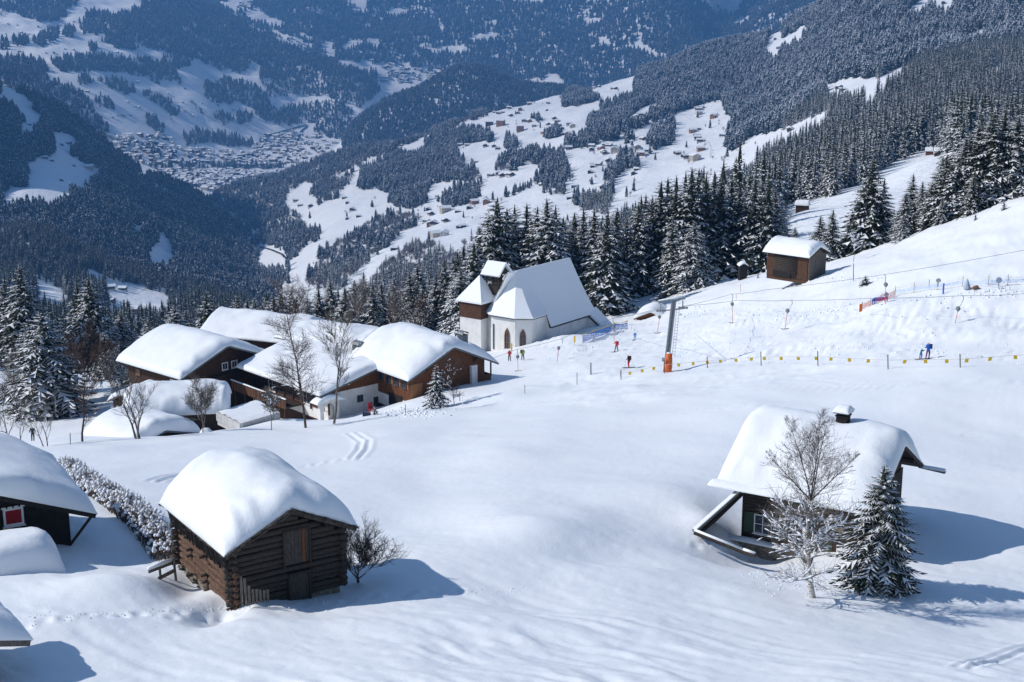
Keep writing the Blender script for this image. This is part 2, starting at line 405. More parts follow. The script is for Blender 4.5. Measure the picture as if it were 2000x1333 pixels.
# press the trails into it
def press(sh):
    PXf, PYf = sh.PX, sh.PY
    hid = (PYf > np.minimum.accumulate(PYf, axis=0) + .6) * 1e6
    def at(px, py):
        dd = (PXf - px) ** 2 + (PYf - py) ** 2 + hid
        i = np.unravel_index(np.argmin(dd), dd.shape)
        return sh.X[i], sh.Y[i]
    rr = random.Random(3)
    def dent(x, y, rad, dep):
        d = math.hypot(x, y); k = math.log(max(d * 1.0, 16)) 
        lo, hi = np.searchsorted(sh.ln, [k - 0.12, k + 0.18])
        X, Y = sh.X[lo:hi], sh.Y[lo:hi]
        g = ((X - x) ** 2 + (Y - y) ** 2) / rad ** 2
        sh.Z[lo:hi] -= dep * np.exp(-g) - dep * 0.35 * np.exp(-(np.sqrt(g) - 1.9) ** 2 * 3)
    for kind, pts in TRAILS:
        w = [at(*p) for p in pts]
        for (x0, y0), (x1, y1) in zip(w[:-1], w[1:]):
            L = math.hypot(x1 - x0, y1 - y0); nx, ny = -(y1 - y0) / max(L, .1), (x1 - x0) / max(L, .1)
            dist = math.hypot(x0, y0)
            st = {'steps': 0.75, 'ski': 0.14, 'cut': 0.3}[kind]; n = max(2, int(L / st))
            for k in range(n):
                t = k / n; x, y = x0 + (x1 - x0) * t, y0 + (y1 - y0) * t
                if kind == 'steps':
                    o = 0.18 if k % 2 else -0.18
                    dent(x + nx * o + rr.uniform(-.2, .2), y + ny * o + rr.uniform(-.1, .1), 0.17 + dist * .0008, 0.08 + rr.uniform(0, .08))
                elif kind == 'ski':
                    w_ = 0.16 + dist * .0016
                    dent(x + nx * w_, y + ny * w_, 0.1 + dist * .0012, 0.045); dent(x - nx * w_, y - ny * w_, 0.1 + dist * .0012, 0.045)
                else:
                    dent(x, y, 0.28, 0.085)
press(near)
near.build(SNOW_GROUND)
G = near.P
def gz(x, y): return near.z(x, y)

pB = []
col(pB, 2300, (420, 300), (330, 520), (230, 900), (100, 1500), (-60, 2300), (-250, 3100))
col(pB, 2000, (470, 270), (420, 320), (350, 500), (262, 900), (150, 1500), (10, 2300), (-160, 3100))
col(pB, 1920, (470, 270), (400, 400), (320, 560), (300, 640), (240, 950), (140, 1600), (20, 2400), (-140, 3100))
col(pB, 1830, (480, 280), (400, 420), (308, 600), (312, 660), (250, 1000), (150, 1600), (50, 2350), (-100, 3100))
col(pB, 1700, (500, 280), (430, 400), (366, 560), (356, 640), (300, 900), (240, 1250), (150, 1900), (50, 2600), (-80, 3300))
col(pB, 1568, (520, 285), (450, 400), (414, 460), (412, 500), (375, 700), (330, 1000), (250, 1700), (160, 2500), (90, 3100), (42, 3600), (95, 4500))
col(pB, 1400, (540, 300), (455, 900), (400, 1350), (335, 1850), (255, 2550), (180, 3100), (120, 3600), (95, 4000), (150, 4800))
col(pB, 1250, (570, 350), (500, 900), (440, 1450), (380, 1850), (300, 2450), (230, 2950), (180, 3600), (143, 4200), (210, 5000))
col(pB, 1100, (600, 500), (480, 1450), (420, 1850), (350, 2300), (290, 2750), (240, 3300), (205, 3800), (182, 4200), (240, 5000))
col(pB, 950, (610, 600), (520, 1450), (450, 1900), (390, 2350), (330, 2750), (280, 3250), (248, 3650), (218, 4000), (280, 4900))
col(pB, 800, (630, 700), (545, 1450), (480, 1950), (420, 2450), (370, 2850), (320, 3350), (276, 4000), (340, 4900))
col(pB, 700, (640, 800), (565, 1500), (500, 2100), (430, 2600), (370, 3150), (320, 3650), (290, 4100), (350, 4900))
col(pB, 600, (650, 1000), (575, 1800), (520, 2250), (450, 2800), (400, 3250), (350, 3850), (322, 4200), (380, 4900))
col(pB, 500, (660, 1200), (590, 2200), (520, 2850), (440, 3350), (390, 3800), (356, 4100), (410, 4800))
col(pB, 430, (680, 1400), (610, 2400), (545, 3000), (440, 3600), (376, 4000), (430, 4700))
col(pB, 300, (720, 1400), (660, 2600), (600, 3200), (520, 4000), (500, 4700))
pC = []
col(pC, -1500, (800, 420), (650, 1100), (200, 1500), (-500, 2200), (-1100, 3000), (-900, 4000))  # unseen ridge left of view, raised here and next row to shade this slope
col(pC, -700, (800, 420), (650, 1000), (480, 1500), (-60, 2200), (-440, 2900), (-430, 3500), (-300, 4200))
col(pC, -300, (800, 420), (655, 900), (520, 1500), (370, 2200), (220, 2900), (70, 3500), (130, 4300))
col(pC, 0, (800, 420), (650, 900), (560, 1400), (450, 2000), (350, 2600), (250, 3000), (166, 3500), (240, 4200))
col(pC, 100, (800, 420), (660, 900), (575, 1400), (480, 1900), (400, 2400), (310, 2850), (245, 3200), (210, 3500), (265, 4200))
col(pC, 200, (800, 420), (660, 1000), (600, 1500), (525, 2000), (440, 2400), (365, 2800), (310, 3150), (275, 3500), (350, 4200))
col(pC, 300, (800, 420), (655, 1000), (600, 1600), (540, 2100), (460, 2600), (400, 3050), (357, 3500), (420, 4200))
col(pC, 400, (800, 420), (655, 1100), (600, 1800), (540, 2400), (460, 2900), (425, 3200), (403, 3500), (465, 4200))
col(pC, 480, (800, 420), (660, 1200), (600, 2000), (545, 2600), (495, 2900), (462, 3200), (545, 3900))
col(pC, 540, (790, 420), (670, 1300), (610, 2000), (565, 2500), (541, 2800), (605, 3400))
col(pC, 640, (790, 420), (700, 1400), (685, 2000), (665, 2700), (710, 3400))
pD = []
col(pD, -400, (300, 4500), (180, 5200), (60, 6000), (-60, 6900), (-160, 7800))
col(pD, 0, (330, 4500), (250, 4900), (160, 5300), (90, 5900), (30, 6500), (-60, 7200), (-120, 7900))
col(pD, 200, (400, 4600), (335, 4900), (275, 5200), (200, 5500), (130, 6000), (60, 6500), (0, 7000), (-70, 7600))
col(pD, 400, (430, 4600), (385, 4850), (332, 5300), (303, 5550), (270, 5800), (200, 6200), (120, 6700), (50, 7200), (5, 7600), (70, 8400))
col(pD, 500, (430, 4700), (378, 5000), (330, 5500), (292, 5900), (262, 6200), (200, 6500), (130, 6900), (62, 7400), (120, 8300))
col(pD, 600, (390, 4800), (332, 5400), (300, 5800), (262, 6250), (240, 6450), (190, 6700), (150, 6900), (106, 7200), (160, 8200))
col(pD, 700, (385, 4700), (322, 5300), (290, 5800), (260, 6250), (232, 6450), (185, 6700), (143, 7000), (200, 8000))
col(pD, 760, (340, 5200), (285, 5900), (252, 6450), (225, 6700), (203, 6950), (255, 8000))
col(pD, 900, (345, 5200), (290, 5900), (262, 6500), (255, 7000), (300, 8000))
col(pD, 1100, (350, 5200), (300, 6000), (285, 7000), (330, 8000))
pE = []
col(pE, 580, (350, 5200), (340, 5700), (370, 6300))
col(pE, 650, (330, 5200), (300, 5600), (340, 6200))
col(pE, 690, (300, 5000), (290, 5250), (248, 5600), (300, 6200))
col(pE, 740, (310, 4950), (250, 5300), (210, 5600), (275, 6200))
col(pE, 800, (315, 4900), (250, 5250), (188, 5600), (260, 6200))
col(pE, 870, (315, 4900), (230, 5300), (148, 5700), (235, 6300))
col(pE, 930, (315, 4900), (220, 5350), (134, 5800), (225, 6500))
col(pE, 1000, (305, 4900), (220, 5400), (156, 5900), (235, 6600))
col(pE, 1100, (305, 4900), (230, 5450), (178, 6000), (245, 6600))
col(pE, 1280, (300, 5000), (240, 5500), (200, 6000), (265, 6600))
pF = []
col(pF, 150, (250, 7400), (120, 8400), (0, 9400), (-200, 10800))
col(pF, 300, (200, 7600), (100, 8300), (0, 9200), (-220, 10800))
col(pF, 450, (150, 7600), (85, 8000), (20, 8600), (-50, 9300), (-220, 10800))
col(pF, 600, (185, 7400), (110, 7800), (50, 8300), (-20, 9000), (-220, 10500))
col(pF, 750, (250, 7000), (190, 7300), (150, 7600), (100, 8000), (0, 8900), (-220, 10500))
col(pF, 900, (250, 7000), (160, 7500), (100, 7950), (0, 8700), (-220, 10300))
col(pF, 1000, (250, 6900), (165, 7400), (80, 7950), (0, 8500), (-220, 9900))
col(pF, 1100, (250, 6700), (175, 7200), (100, 7700), (0, 8400), (-220, 9700))
col(pF, 1200, (240, 6500), (150, 7150), (80, 7600), (0, 8200), (-220, 9600))
col(pF, 1330, (220, 6500), (120, 7100), (60, 7500), (0, 7900), (-200, 9000))
col(pF, 1400, (200, 6800), (110, 7600), (60, 8100), (28, 8900), (0, 9700), (-180, 11200))
col(pF, 1480, (190, 6600), (100, 7100), (60, 7500), (10, 8200), (-180, 9600))
col(pF, 1700, (180, 6000), (60, 6600), (-50, 7300), (-250, 8600))
col(pF, 2100, (150, 5600), (0, 6200), (-150, 7000), (-300, 8000))

def relief(a, lam, o=4, ridged=0.0, s=50):
    def f(X, Y, Z, d):
        n = fbm(X / lam, Y / lam, s, o)
        if ridged: n = n - ridged * np.abs(vnoise(X / (lam * .8), Y / (lam * 1.6), s + 9))
        return a * n
    return f
gs = lambda a, b, n: np.exp(np.linspace(math.log(a), math.log(b), n))
shB = Sheet('sunny_mountainside', pB, np.linspace(300, 2320, 340), gs(262, 5100, 330), 0.5,
            lambda X, Y, Z, d: (np.clip((d - 350) / 1500, 0, 1)) * (9 * fbm(X / 190, Y / 190, 60, 4) + 2.0 * vnoise(X / 33, Y / 33, 66)) + 0.5 * vnoise(X / 20, Y / 20, 64))
shC = Sheet('shaded_mountainside', pC, np.linspace(-1500, 660, 240), gs(420, 4300, 260), 0.5, relief(13, 260, 4, 0, 70))
shD = Sheet('valley_slope_and_floor', pD, np.linspace(-400, 1100, 220), gs(4500, 8300, 220), 1.0,
            lambda X, Y, Z, d: 30 * fbm(X / 420, Y / 420, 80, 4, .55) * np.clip((Z + 1) * 0 + (np.abs(Z + 0) * 0 + 1), 0, 1) * np.clip((Y - 5650) / 500 + np.clip((-X - 1700) / 400, 0, 1), 0.05, 1))
shE = Sheet('dark_forested_hill', pE, np.linspace(580, 1280, 120), gs(4900, 6600, 80), 1.0, relief(12, 260, 4, 0, 90))
shF = Sheet('far_mountain', pF, np.linspace(150, 2100, 300), gs(6500, 11000, 200), 1.0, relief(55, 620, 5, 1.1, 100))
for s_ in (shB, shC, shD, shE, shF): s_.build(SNOW_FAR)

# ------------------------------------------------------------------ where the woods stand
WOODS_B = [
 [(1150,262),(1150,230),(1162,218),(1176,204),(1200,194),(1236,184),(1238,166),(1250,138),(1320,112),(1400,80),(1500,50),(1560,30),(1640,-15),(1640,-200),(2300,-200),(2300,520),(2000,430),(1850,330),(1843,303),(1801,297),(1755,310),(1733,326),(1690,356),(1650,372),(1620,390),(1570,396),(1525,408),(1515,440),(1480,450),(1465,400),(1430,340),(1465,329),(1496,305),(1528,287),(1577,270),(1619,242),(1612,224),(1580,231),(1545,249),(1510,260),(1470,268),(1450,280),(1440,292),(1430,298),(1418,288),(1424,244),(1430,234),(1412,220),(1418,204),(1412,196),(1378,202),(1318,224),(1246,250),(1210,264),(1198,278),(1157,275)],
 [(400,370),(456,358),(524,338),(580,322),(640,300),(712,274),(770,262),(800,270),(760,300),(715,315),(700,335),(670,372),(655,388),(620,400),(592,415),(590,425),(600,440),(630,450),(636,456),(620,470),(600,484),(565,515),(560,560),(400,660)],
 [(704,340),(712,322),(730,315),(760,300),(772,290),(800,296),(826,292),(830,272),(850,252),(880,246),(900,250),(930,245),(960,260),(962,280),(940,278),(915,282),(890,285),(892,300),(915,308),(905,318),(903,335),(905,348),(900,352),(870,354),(845,362),(835,370),(838,395),(820,405),(800,412),(780,405),(762,400),(760,376),(735,370),(705,372)],
 [(712,274),(800,258),(850,236),(885,222),(945,212),(952,228),(900,240),(880,250),(840,265),(800,280),(760,290)],
 [(920,318),(936,336),(948,352),(944,368),(928,388),(920,394),(880,408),(868,406),(866,392),(848,398),(858,384),(870,370),(888,360),(902,356),(905,335)],
 [(940,334),(970,320),(980,306),(1000,300),(1030,292),(1050,286),(1072,286),(1100,292),(1106,306),(1112,324),(1120,332),(1120,352),(1104,364),(1106,380),(1088,390),(1076,380),(1050,388),(1070,368),(1052,364),(1036,368),(1010,378),(990,388),(986,368),(1000,368),(1020,358),(1040,348),(1054,336),(1058,324),(1036,322),(1010,330),(992,338),(972,336)],
 [(1118,395),(1124,376),(1140,370),(1160,385),(1175,380),(1185,350),(1182,338),(1200,318),(1215,306),(1245,306),(1254,322),(1240,332),(1225,332),(1205,355),(1195,375),(1200,400),(1180,420),(1140,415)],
 [(1265,262),(1290,240),(1318,232),(1316,255),(1314,280),(1290,292),(1268,294)],
 [(1098,190),(1112,180),(1140,178),(1160,188),(1180,192),(1150,205),(1120,208),(1100,210)],
 [(1050,194),(1080,180),(1095,172),(1100,180),(1070,192)],
 [(1096,284),(1110,272),(1135,258),(1150,258),(1172,270),(1170,282),(1150,290),(1110,292)],
 [(986,290),(990,272),(996,268),(1005,278),(1016,282),(1016,292),(1000,294)],
 [(590,560),(610,520),(625,492),(650,475),(690,455),(715,430),(745,415),(775,408),(800,414),(826,418),(828,432),(800,446),(775,462),(745,490),(720,510),(690,545),(660,570)],
 [(740,520),(760,500),(800,470),(845,462),(850,475),(880,480),(900,468),(930,455),(935,480),(900,520),(860,560),(700,600)],
 [(1410,335),(1450,328),(1490,340),(1500,400),(1450,420),(1400,380)],
 [(1200,430),(1350,400),(1500,430),(1500,520),(1100,540),(900,560),(1000,500)],
 [(1060,270),(1062,262),(1090,255),(1098,262),(1080,272)], [(1038,230),(1045,226),(1060,234),(1050,243)], [(1215,270),(1240,262),(1246,275),(1225,282)],
]
OPEN_B = [
 [(1608,168),(1650,156),(1713,154),(1734,140),(1752,138),(1797,121),(1766,147),(1741,175),(1685,196),(1650,196),(1636,182),(1608,186)],
 [(1654,235),(1685,221),(1720,200),(1727,203),(1692,226),(1661,238)],
 [(1496,77),(1507,61),(1528,58),(1524,77),(1538,70),(1566,51),(1577,51),(1570,75),(1545,84),(1524,95),(1519,116),(1496,109)],
 [(1805,-15),(1864,-15),(1861,21),(1829,23),(1815,14),(1787,32),(1765,38),(1758,56),(1754,50),(1768,30)],
 [(1868,81),(1896,67),(1924,53),(1920,61),(1892,82)],
 [(1911,151),(1948,130),(1987,121),(1959,140),(1920,156)],
 [(1426,172),(1451,168),(1447,179),(1430,180)],
 [(1226,228),(1240,220),(1278,204),(1290,208),(1280,216),(1262,224),(1248,236),(1230,230)],
 [(554,392),(576,366),(592,358),(624,356),(604,370),(600,382),(620,388),(620,398),(600,408),(580,412),(564,406)],
 [(505,362),(518,355),(518,360),(508,366)],
 [(505,478),(545,488),(562,500),(560,525),(500,515)],
 [(1892,0),(1960,-20),(2000,-12),(1950,6)],
]
OPEN_C = [
 [(0,164),(25,172),(48,190),(66,200),(68,214),(82,228),(78,245),(70,262),(40,266),(34,250),(48,240),(46,225),(38,212),(20,205),(0,190)],
 [(98,262),(120,260),(144,268),(160,288),(140,292),(136,304),(152,308),(168,322),(188,328),(200,334),(188,340),(172,360),(160,376),(140,380),(120,392),(98,406),(80,398),(20,400),(4,392),(6,380),(16,364),(52,368),(56,352),(50,326),(68,306),(88,308),(112,302),(110,280)],
 [(264,336),(288,338),(284,348),(268,350)], [(296,364),(312,362),(345,380),(340,384),(312,372)], [(262,440),(286,450),(280,455),(262,445)],
 [(285,507),(300,486),(314,454),(324,450),(328,462),(338,480),(340,507),(330,520),(300,515)],
 [(66,548),(95,553),(120,560),(135,578),(130,615),(75,610)],
 [(168,520),(185,532),(205,545),(240,552),(270,560),(300,570),(345,582),(380,590),(330,600),(332,618),(300,640),(200,640),(210,590),(205,570),(175,545)],
 [(520,540),(545,538),(560,560),(530,570)],
]
WOODS_D = [
 [(0,-50),(170,-50),(150,10),(128,20),(132,32),(115,40),(75,45),(70,40),(35,30),(20,22),(0,32)],
 [(166,22),(185,17),(225,30),(275,12),(272,-60),(400,-60),(430,20),(500,55),(560,85),(600,100),(650,112),(700,138),(738,150),(750,165),(735,190),(700,212),(640,190),(575,186),(545,192),(525,190),(515,165),(510,158),(505,135),(515,130),(490,118),(480,140),(470,145),(440,140),(415,130),(400,125),(370,118),(350,105),(330,108),(315,100),(290,95),(265,100),(230,95),(200,80),(185,70),(170,65),(165,50),(155,45),(168,38)],
 [(100,115),(140,108),(200,105),(230,110),(280,115),(310,118),(330,105),(350,100),(375,125),(370,135),(340,135),(358,160),(350,165),(320,155),(318,165),(295,165),(290,150),(250,152),(245,145),(210,142),(190,140),(150,142),(120,140),(100,125)],
 [(-20,108),(50,108),(60,110),(85,120),(95,138),(90,150),(100,155),(140,165),(160,178),(185,210),(205,235),(215,255),(210,275),(150,290),(-20,170)],
 [(148,150),(170,148),(184,160),(175,167),(152,166)], [(190,150),(230,152),(260,165),(272,180),(245,186),(215,172),(190,162)],
 [(185,195),(200,188),(225,205),(225,216),(190,210)], [(280,180),(300,175),(330,190),(342,200),(330,205),(352,215),(350,228),(322,225),(320,212),(300,200),(280,190)],
 [(284,225),(300,222),(320,245),(325,262),(300,258),(284,240)], [(370,195),(385,200),(400,225),(395,232),(370,205)],
 [(22,75),(55,72),(60,90),(40,95),(25,88)], [(66,75),(90,60),(118,55),(118,72),(95,85),(80,92),(66,85)], [(130,50),(147,55),(147,68),(135,75),(126,68)],
 [(0,75),(18,80),(15,98),(0,98)], [(152,45),(165,40),(175,55),(165,68),(155,58)], [(172,90),(185,88),(192,100),(180,104)],
 [(400,160),(420,165),(425,155),(440,150),(460,155),(490,160),(520,180),(530,200),(545,210),(600,195),(660,196),(690,215),(690,235),(660,240),(610,240),(560,246),(520,240),(500,228),(490,210),(470,200),(450,205),(420,205),(400,190)],
 [(415,222),(430,220),(450,222),(458,240),(440,248),(420,240)], [(460,225),(475,218),(495,225),(495,238),(480,246),(462,240)],
 [(360,262),(385,250),(400,255),(440,258),(480,268),(500,275),(490,288),(460,288),(440,285),(400,278),(375,288),(360,285)],
 [(612,250),(620,236),(650,220),(680,225),(700,245),(702,268),(670,272),(640,270),(615,262)],
 [(290,322),(560,325),(560,331),(290,329)], [(275,285),(300,290),(312,298),(316,308),(306,306),(285,294)], [(740,205),(760,195),(780,205),(760,240),(735,240)],
]
OPEN_D = [(175,68),(205,68),(205,76),(178,78)], [(520,188),(545,192),(575,187),(640,190),(642,198),(600,198),(560,205),(542,212),(530,200)]
OPEN_F = [
 [(430,8),(450,0),(500,-14),(495,5),(485,18),(470,22),(450,20)], [(475,28),(510,15),(512,28),(530,35),(545,40),(555,50),(540,52),(520,46),(500,42),(485,36)],
 [(515,56),(540,62),(565,70),(605,88),(600,94),(580,90),(545,74)], [(577,65),(590,64),(615,75),(605,80)],
 [(628,90),(640,80),(655,78),(650,95),(655,110),(640,112),(632,96)], [(665,90),(680,80),(708,78),(705,90),(690,90),(675,98)], [(715,84),(720,76),(738,76),(740,90),(730,95)],
 [(680,5),(690,-5),(705,-3),(720,12),(718,20),(702,24),(690,12)], [(758,20),(775,14),(795,20),(775,28),(765,25)], [(695,48),(725,48),(720,54),(700,52)],
 [(620,120),(640,112),(660,118),(680,120),(720,125),(800,130),(860,140),(878,142),(860,155),(820,175),(790,205),(735,210),(730,190),(740,165),(735,140),(690,140)],
 [(820,92),(850,96),(905,88),(912,95),(890,108),(870,103),(840,100)], [(918,75),(950,65),(970,62),(968,75),(940,82),(920,82)],
 [(1055,164),(1070,148),(1085,146),(1102,160),(1114,174)], [(1022,158),(1040,152),(1052,158),(1050,166)], [(1120,28),(1145,38),(1172,36),(1175,45),(1150,48)],
 [(1168,72),(1185,76),(1205,90),(1190,92),(1170,86)], [(1235,86),(1262,90),(1290,108),(1280,110),(1250,100)],
 [(1383,0),(1430,-24),(1455,-24),(1445,20),(1425,25),(1408,18)], [(1430,45),(1465,32),(1470,32),(1450,47),(1432,54)], [(1528,32),(1545,23),(1543,32)], [(1610,6),(1640,-8),(1628,14)],
 [(1036,-30),(1080,-20),(1060,8),(1030,4)], [(850,40),(858,38),(870,62),(862,66)],
]

def woods(sh, inc, exc, step, seed, clip=(-120, 2120, -60, 760), jag=5.0, thin=1.0, th=20.0):
    """tree places of a stretch of terrain: world points, pixel places"""
    rs = np.random.RandomState(seed)
    X, Y, Z, PX, PY = sh.X, sh.Y, sh.Z, sh.PX, sh.PY
    top = np.minimum.accumulate(PY, axis=0)
    vis = (PY[1:, 1:] <= top[:-1, :-1] + 6)
    ax = np.hypot(X[1:, 1:] - X[1:, :-1], Y[1:, 1:] - Y[1:, :-1]); ay = np.hypot(X[1:, 1:] - X[:-1, 1:], Y[1:, 1:] - Y[:-1, 1:])
    area = ax * ay * vis
    pc, qc = PX[1:, 1:], PY[1:, 1:]
    area = area * ((pc > clip[0]) & (pc < clip[1]) & (qc > clip[2]) & (qc < clip[3]))
    n = rs.poisson(area / (step * step) * thin)
    I, J = np.nonzero(n); k = n[I, J]
    I = np.repeat(I, k); J = np.repeat(J, k)
    u, v = rs.rand(len(I)), rs.rand(len(I))
    def lerp(A): return (A[I, J] * (1 - u) + A[I, J + 1] * u) * (1 - v) + (A[I + 1, J] * (1 - u) + A[I + 1, J + 1] * u) * v
    x, y, z = lerp(X), lerp(Y), lerp(Z)
    px, py, d = proj(x, y, z)
    jx, jy = jag * vnoise(px / 9, py / 7, 5) + jag * .5 * vnoise(px / 3, py / 3, 6), jag * .6 * vnoise(px / 9, py / 7, 15)
    up = np.minimum(th * .45 * FPX / d, 16)           # a tree belongs to the wood when its foot and its head do
    if inc is None: m = np.ones(len(x), bool)
    else:
        m = np.zeros(len(x), bool)
        for p in inc: m |= inpoly(px + jx, py + jy, p) & inpoly(px + jx, py + jy - up * (.35 if min(q[1] for q in p) > 0 and max(q[1] for q in p) - min(q[1] for q in p) < 34 else 1), p)
    for p in exc: m &= ~inpoly(px + jx, py + jy, p) & ~inpoly(px + jx, py + jy - up, p) & ~inpoly(px + jx, py + jy - up * .5, p)
    return np.stack([x, y, z], -1)[m], px[m], py[m], d[m]

# ------------------------------------------------------------------ trees
def spruce(h, rad, whorls, per, segs, seed, snow=0.8, droop=1.0, start=0.06, trunk=True, gap=0.0, lump=1.0, split=False):
    """a snow-laden spruce: fronds in whorls; material 0 needles, 1 snow, 2 bark"""
    rr = random.Random(seed); m = MB(); tk = MB() if split else m
    if trunk:
        tk.tube([(0, 0, -0.6), (0, 0, h * .5), (0, 0, h * .97)], [h * .013 + .04, h * .008 + .02, .015], 6, 0 if split else 2)
    lean = (rr.uniform(-.015, .015), rr.uniform(-.015, .015))
    bald = [(rr.uniform(0, 6.28), rr.uniform(.1, .8)) for _ in range(3)]
    for w in range(whorls):
        t = w / (whorls - 1)
        t = t ** 0.92
        z0 = h * (start + (0.985 - start) * t)
        prof = (1 - t) ** 0.72 * (1 - 0.25 * math.exp(-t * 14)) + 0.012
        n = max(4, int(round(per * (0.45 + 0.55 * (1 - t)))))
        a0 = rr.uniform(0, 6.28)
        for k in range(n):
            a = a0 + 6.283 * k / n + rr.uniform(-.25, .25)
            L = rad * prof * rr.uniform(0.72, 1.18)
            if gap and rr.random() < gap: L *= rr.uniform(.4, .75)
            for (ba, bt) in bald:
                if abs(((a - ba + 3.14) % 6.28) - 3.14) < .3 and abs(t - bt) < .07: L *= .62
            up = 0.55 * t - 0.05
            dr = droop * (0.62 - 0.30 * t) * rr.uniform(.75, 1.25)
            ca, sa = math.cos(a), math.sin(a)
            zz = z0 + rr.uniform(-.5, .5) * h / whorls
            wid = L * (0.30 if segs > 3 else .38)
            P = []
            for i in range(segs + 1):
                s = i / segs
                r_ = L * s
                P.append(Vector((r_ * ca + lean[0] * zz, r_ * sa + lean[1] * zz, zz + L * (up * s - dr * s * s + .16 * dr * s ** 4))))
            sd = Vector((-sa, ca, 0)); fw = Vector((ca, sa, 0))
            b = len(m.v)
            sf = snow * rr.uniform(.65, 1.2)
            for i in range(segs):
                s = (i + .5) / segs
                ws = wid * (math.sin(math.pi * min(1, .18 + s * .86)) ** .8)
                p, q = P[i], P[i + 1]; mid = (p + q) * .5
                for sg in (-1, 1):
                    jt = rr.uniform(.7, 1.3)
                    tip = mid + sd * (sg * ws * jt) + fw * (L * .16 * jt) - Vector((0, 0, ws * .42 * jt * droop))
                    bb = len(m.v); m.v += [tuple(p), tuple(q), tuple(tip)]; m.f.append((bb, bb + 1, bb + 2)); m.m.append(0)
                    if rr.random() < sf and s > .12:
                        u_ = 0.035 + .02 * L * lump
                        k2 = rr.uniform(.6, .92)
                        t2 = mid.lerp(tip, k2) + Vector((0, 0, u_ * .6)); 
                        p2, q2 = p + Vector((0, 0, u_)), q + Vector((0, 0, u_))
                        bb = len(m.v); m.v += [tuple(p2), tuple(q2), tuple(t2)]; m.f.append((bb, bb + 1, bb + 2)); m.m.append(1)
                if segs > 3 and rr.random() < .8:      # hanging twigs
                    t3 = mid - Vector((0, 0, ws * .55)) + fw * (L * .05)
                    bb = len(m.v); m.v += [tuple(p), tuple(q), tuple(t3)]; m.f.append((bb, bb + 1, bb + 2)); m.m.append(0)
    # dark inner body so that the sky does not show through the middle
    nb = 7 if segs > 3 else 5
    for w in range(nb):
        t0, t1 = w / nb, (w + 1.25) / nb
        r0 = rad * (1 - t0) ** .9 * .42
        zb, zt = h * (start + .02 + (.97 - start) * t0), h * min(.99, start + (.97 - start) * t1)
        vs = [(0, 0, zt)] + [(r0 * math.cos(j * 1.257 + w), r0 * math.sin(j * 1.257 + w), zb - rr.uniform(0, .3)) for j in range(5)]
        m.add(vs, [(0, 1 + j, 1 + (j + 1) % 5) for j in range(5)], 0)
    return (m, tk) if split else m

def far_spruce(h, rad, layers, seed, snow=.5):
    rr = random.Random(seed); m = MB()
    for w in range(layers):
        t = w / layers
        zb = h * (.06 + .9 * t); zt = min(h, zb + h / layers * 1.9)
        r0 = rad * ((1 - t) ** .85) * rr.uniform(.85, 1.12) + .05
        n = 7 if t < .5 else 5
        a0 = rr.uniform(0, 6)
        for j in range(n):
            a, b_ = a0 + 6.283 * j / n, a0 + 6.283 * (j + .5) / n; c_ = a0 + 6.283 * (j + 1) / n
            rj = r0 * rr.uniform(.8, 1.2)
            v0 = Vector((0, 0, zt)); v1 = Vector((r0 * .55 * math.cos(a), r0 * .55 * math.sin(a), zb + h * .03))
            v2 = Vector((rj * math.cos(b_), rj * math.sin(b_), zb - h * .02)); v3 = Vector((r0 * .55 * math.cos(c_), r0 * .55 * math.sin(c_), zb + h * .03))
            m.add([v0, v1, v2], [(0, 1, 2)], 0); m.add([v0, v2, v3], [(0, 1, 2)], 0)
            for A, B in ((v1, v2), (v2, v3)):
                if rr.random() < snow:
                    o = Vector((0, 0, .12)) + (v2 * .02); k = rr.uniform(.35, .8)
                    m.add([v0.lerp((A + B) * .5, k) + o, A.lerp(v0, .1) + o, B.lerp(v0, .1) + o], [(0, 1, 2)], 1)
    return m

def far_bare(h, rad, n, seed):
    """a leafless crown seen from far: many thin upward limbs"""
    rr = random.Random(seed); m = MB()
    m.tube([(0, 0, -.5), (0, 0, h * .45)], [.22, .14], 3, 0, False)
    for k in range(n):
        a, t = rr.uniform(0, 6.28), rr.random()
        z0 = h * (.15 + .45 * t); L = h * rr.uniform(.28, .5) * (1.05 - .35 * t)
        el = R(rr.uniform(28, 78))
        d = Vector((math.cos(a) * math.cos(el), math.sin(a) * math.cos(el), math.sin(el)))
        r0 = rad * rr.uniform(0, .25)
        p = Vector((math.cos(a) * r0, math.sin(a) * r0, z0)); q = p + d * L
        q.x = max(-rad, min(rad, q.x)); q.y = max(-rad, min(rad, q.y)); q.z = min(q.z, h)
        s = Vector((-math.sin(a), math.cos(a), rr.uniform(-.6, .6))) * rr.uniform(.10, .26)
        m.add([p, p.lerp(q, .55) + s, q, p.lerp(q, .55) - s], [(0, 1, 2, 3)], 1 if rr.random() < .42 else 0)
    return m

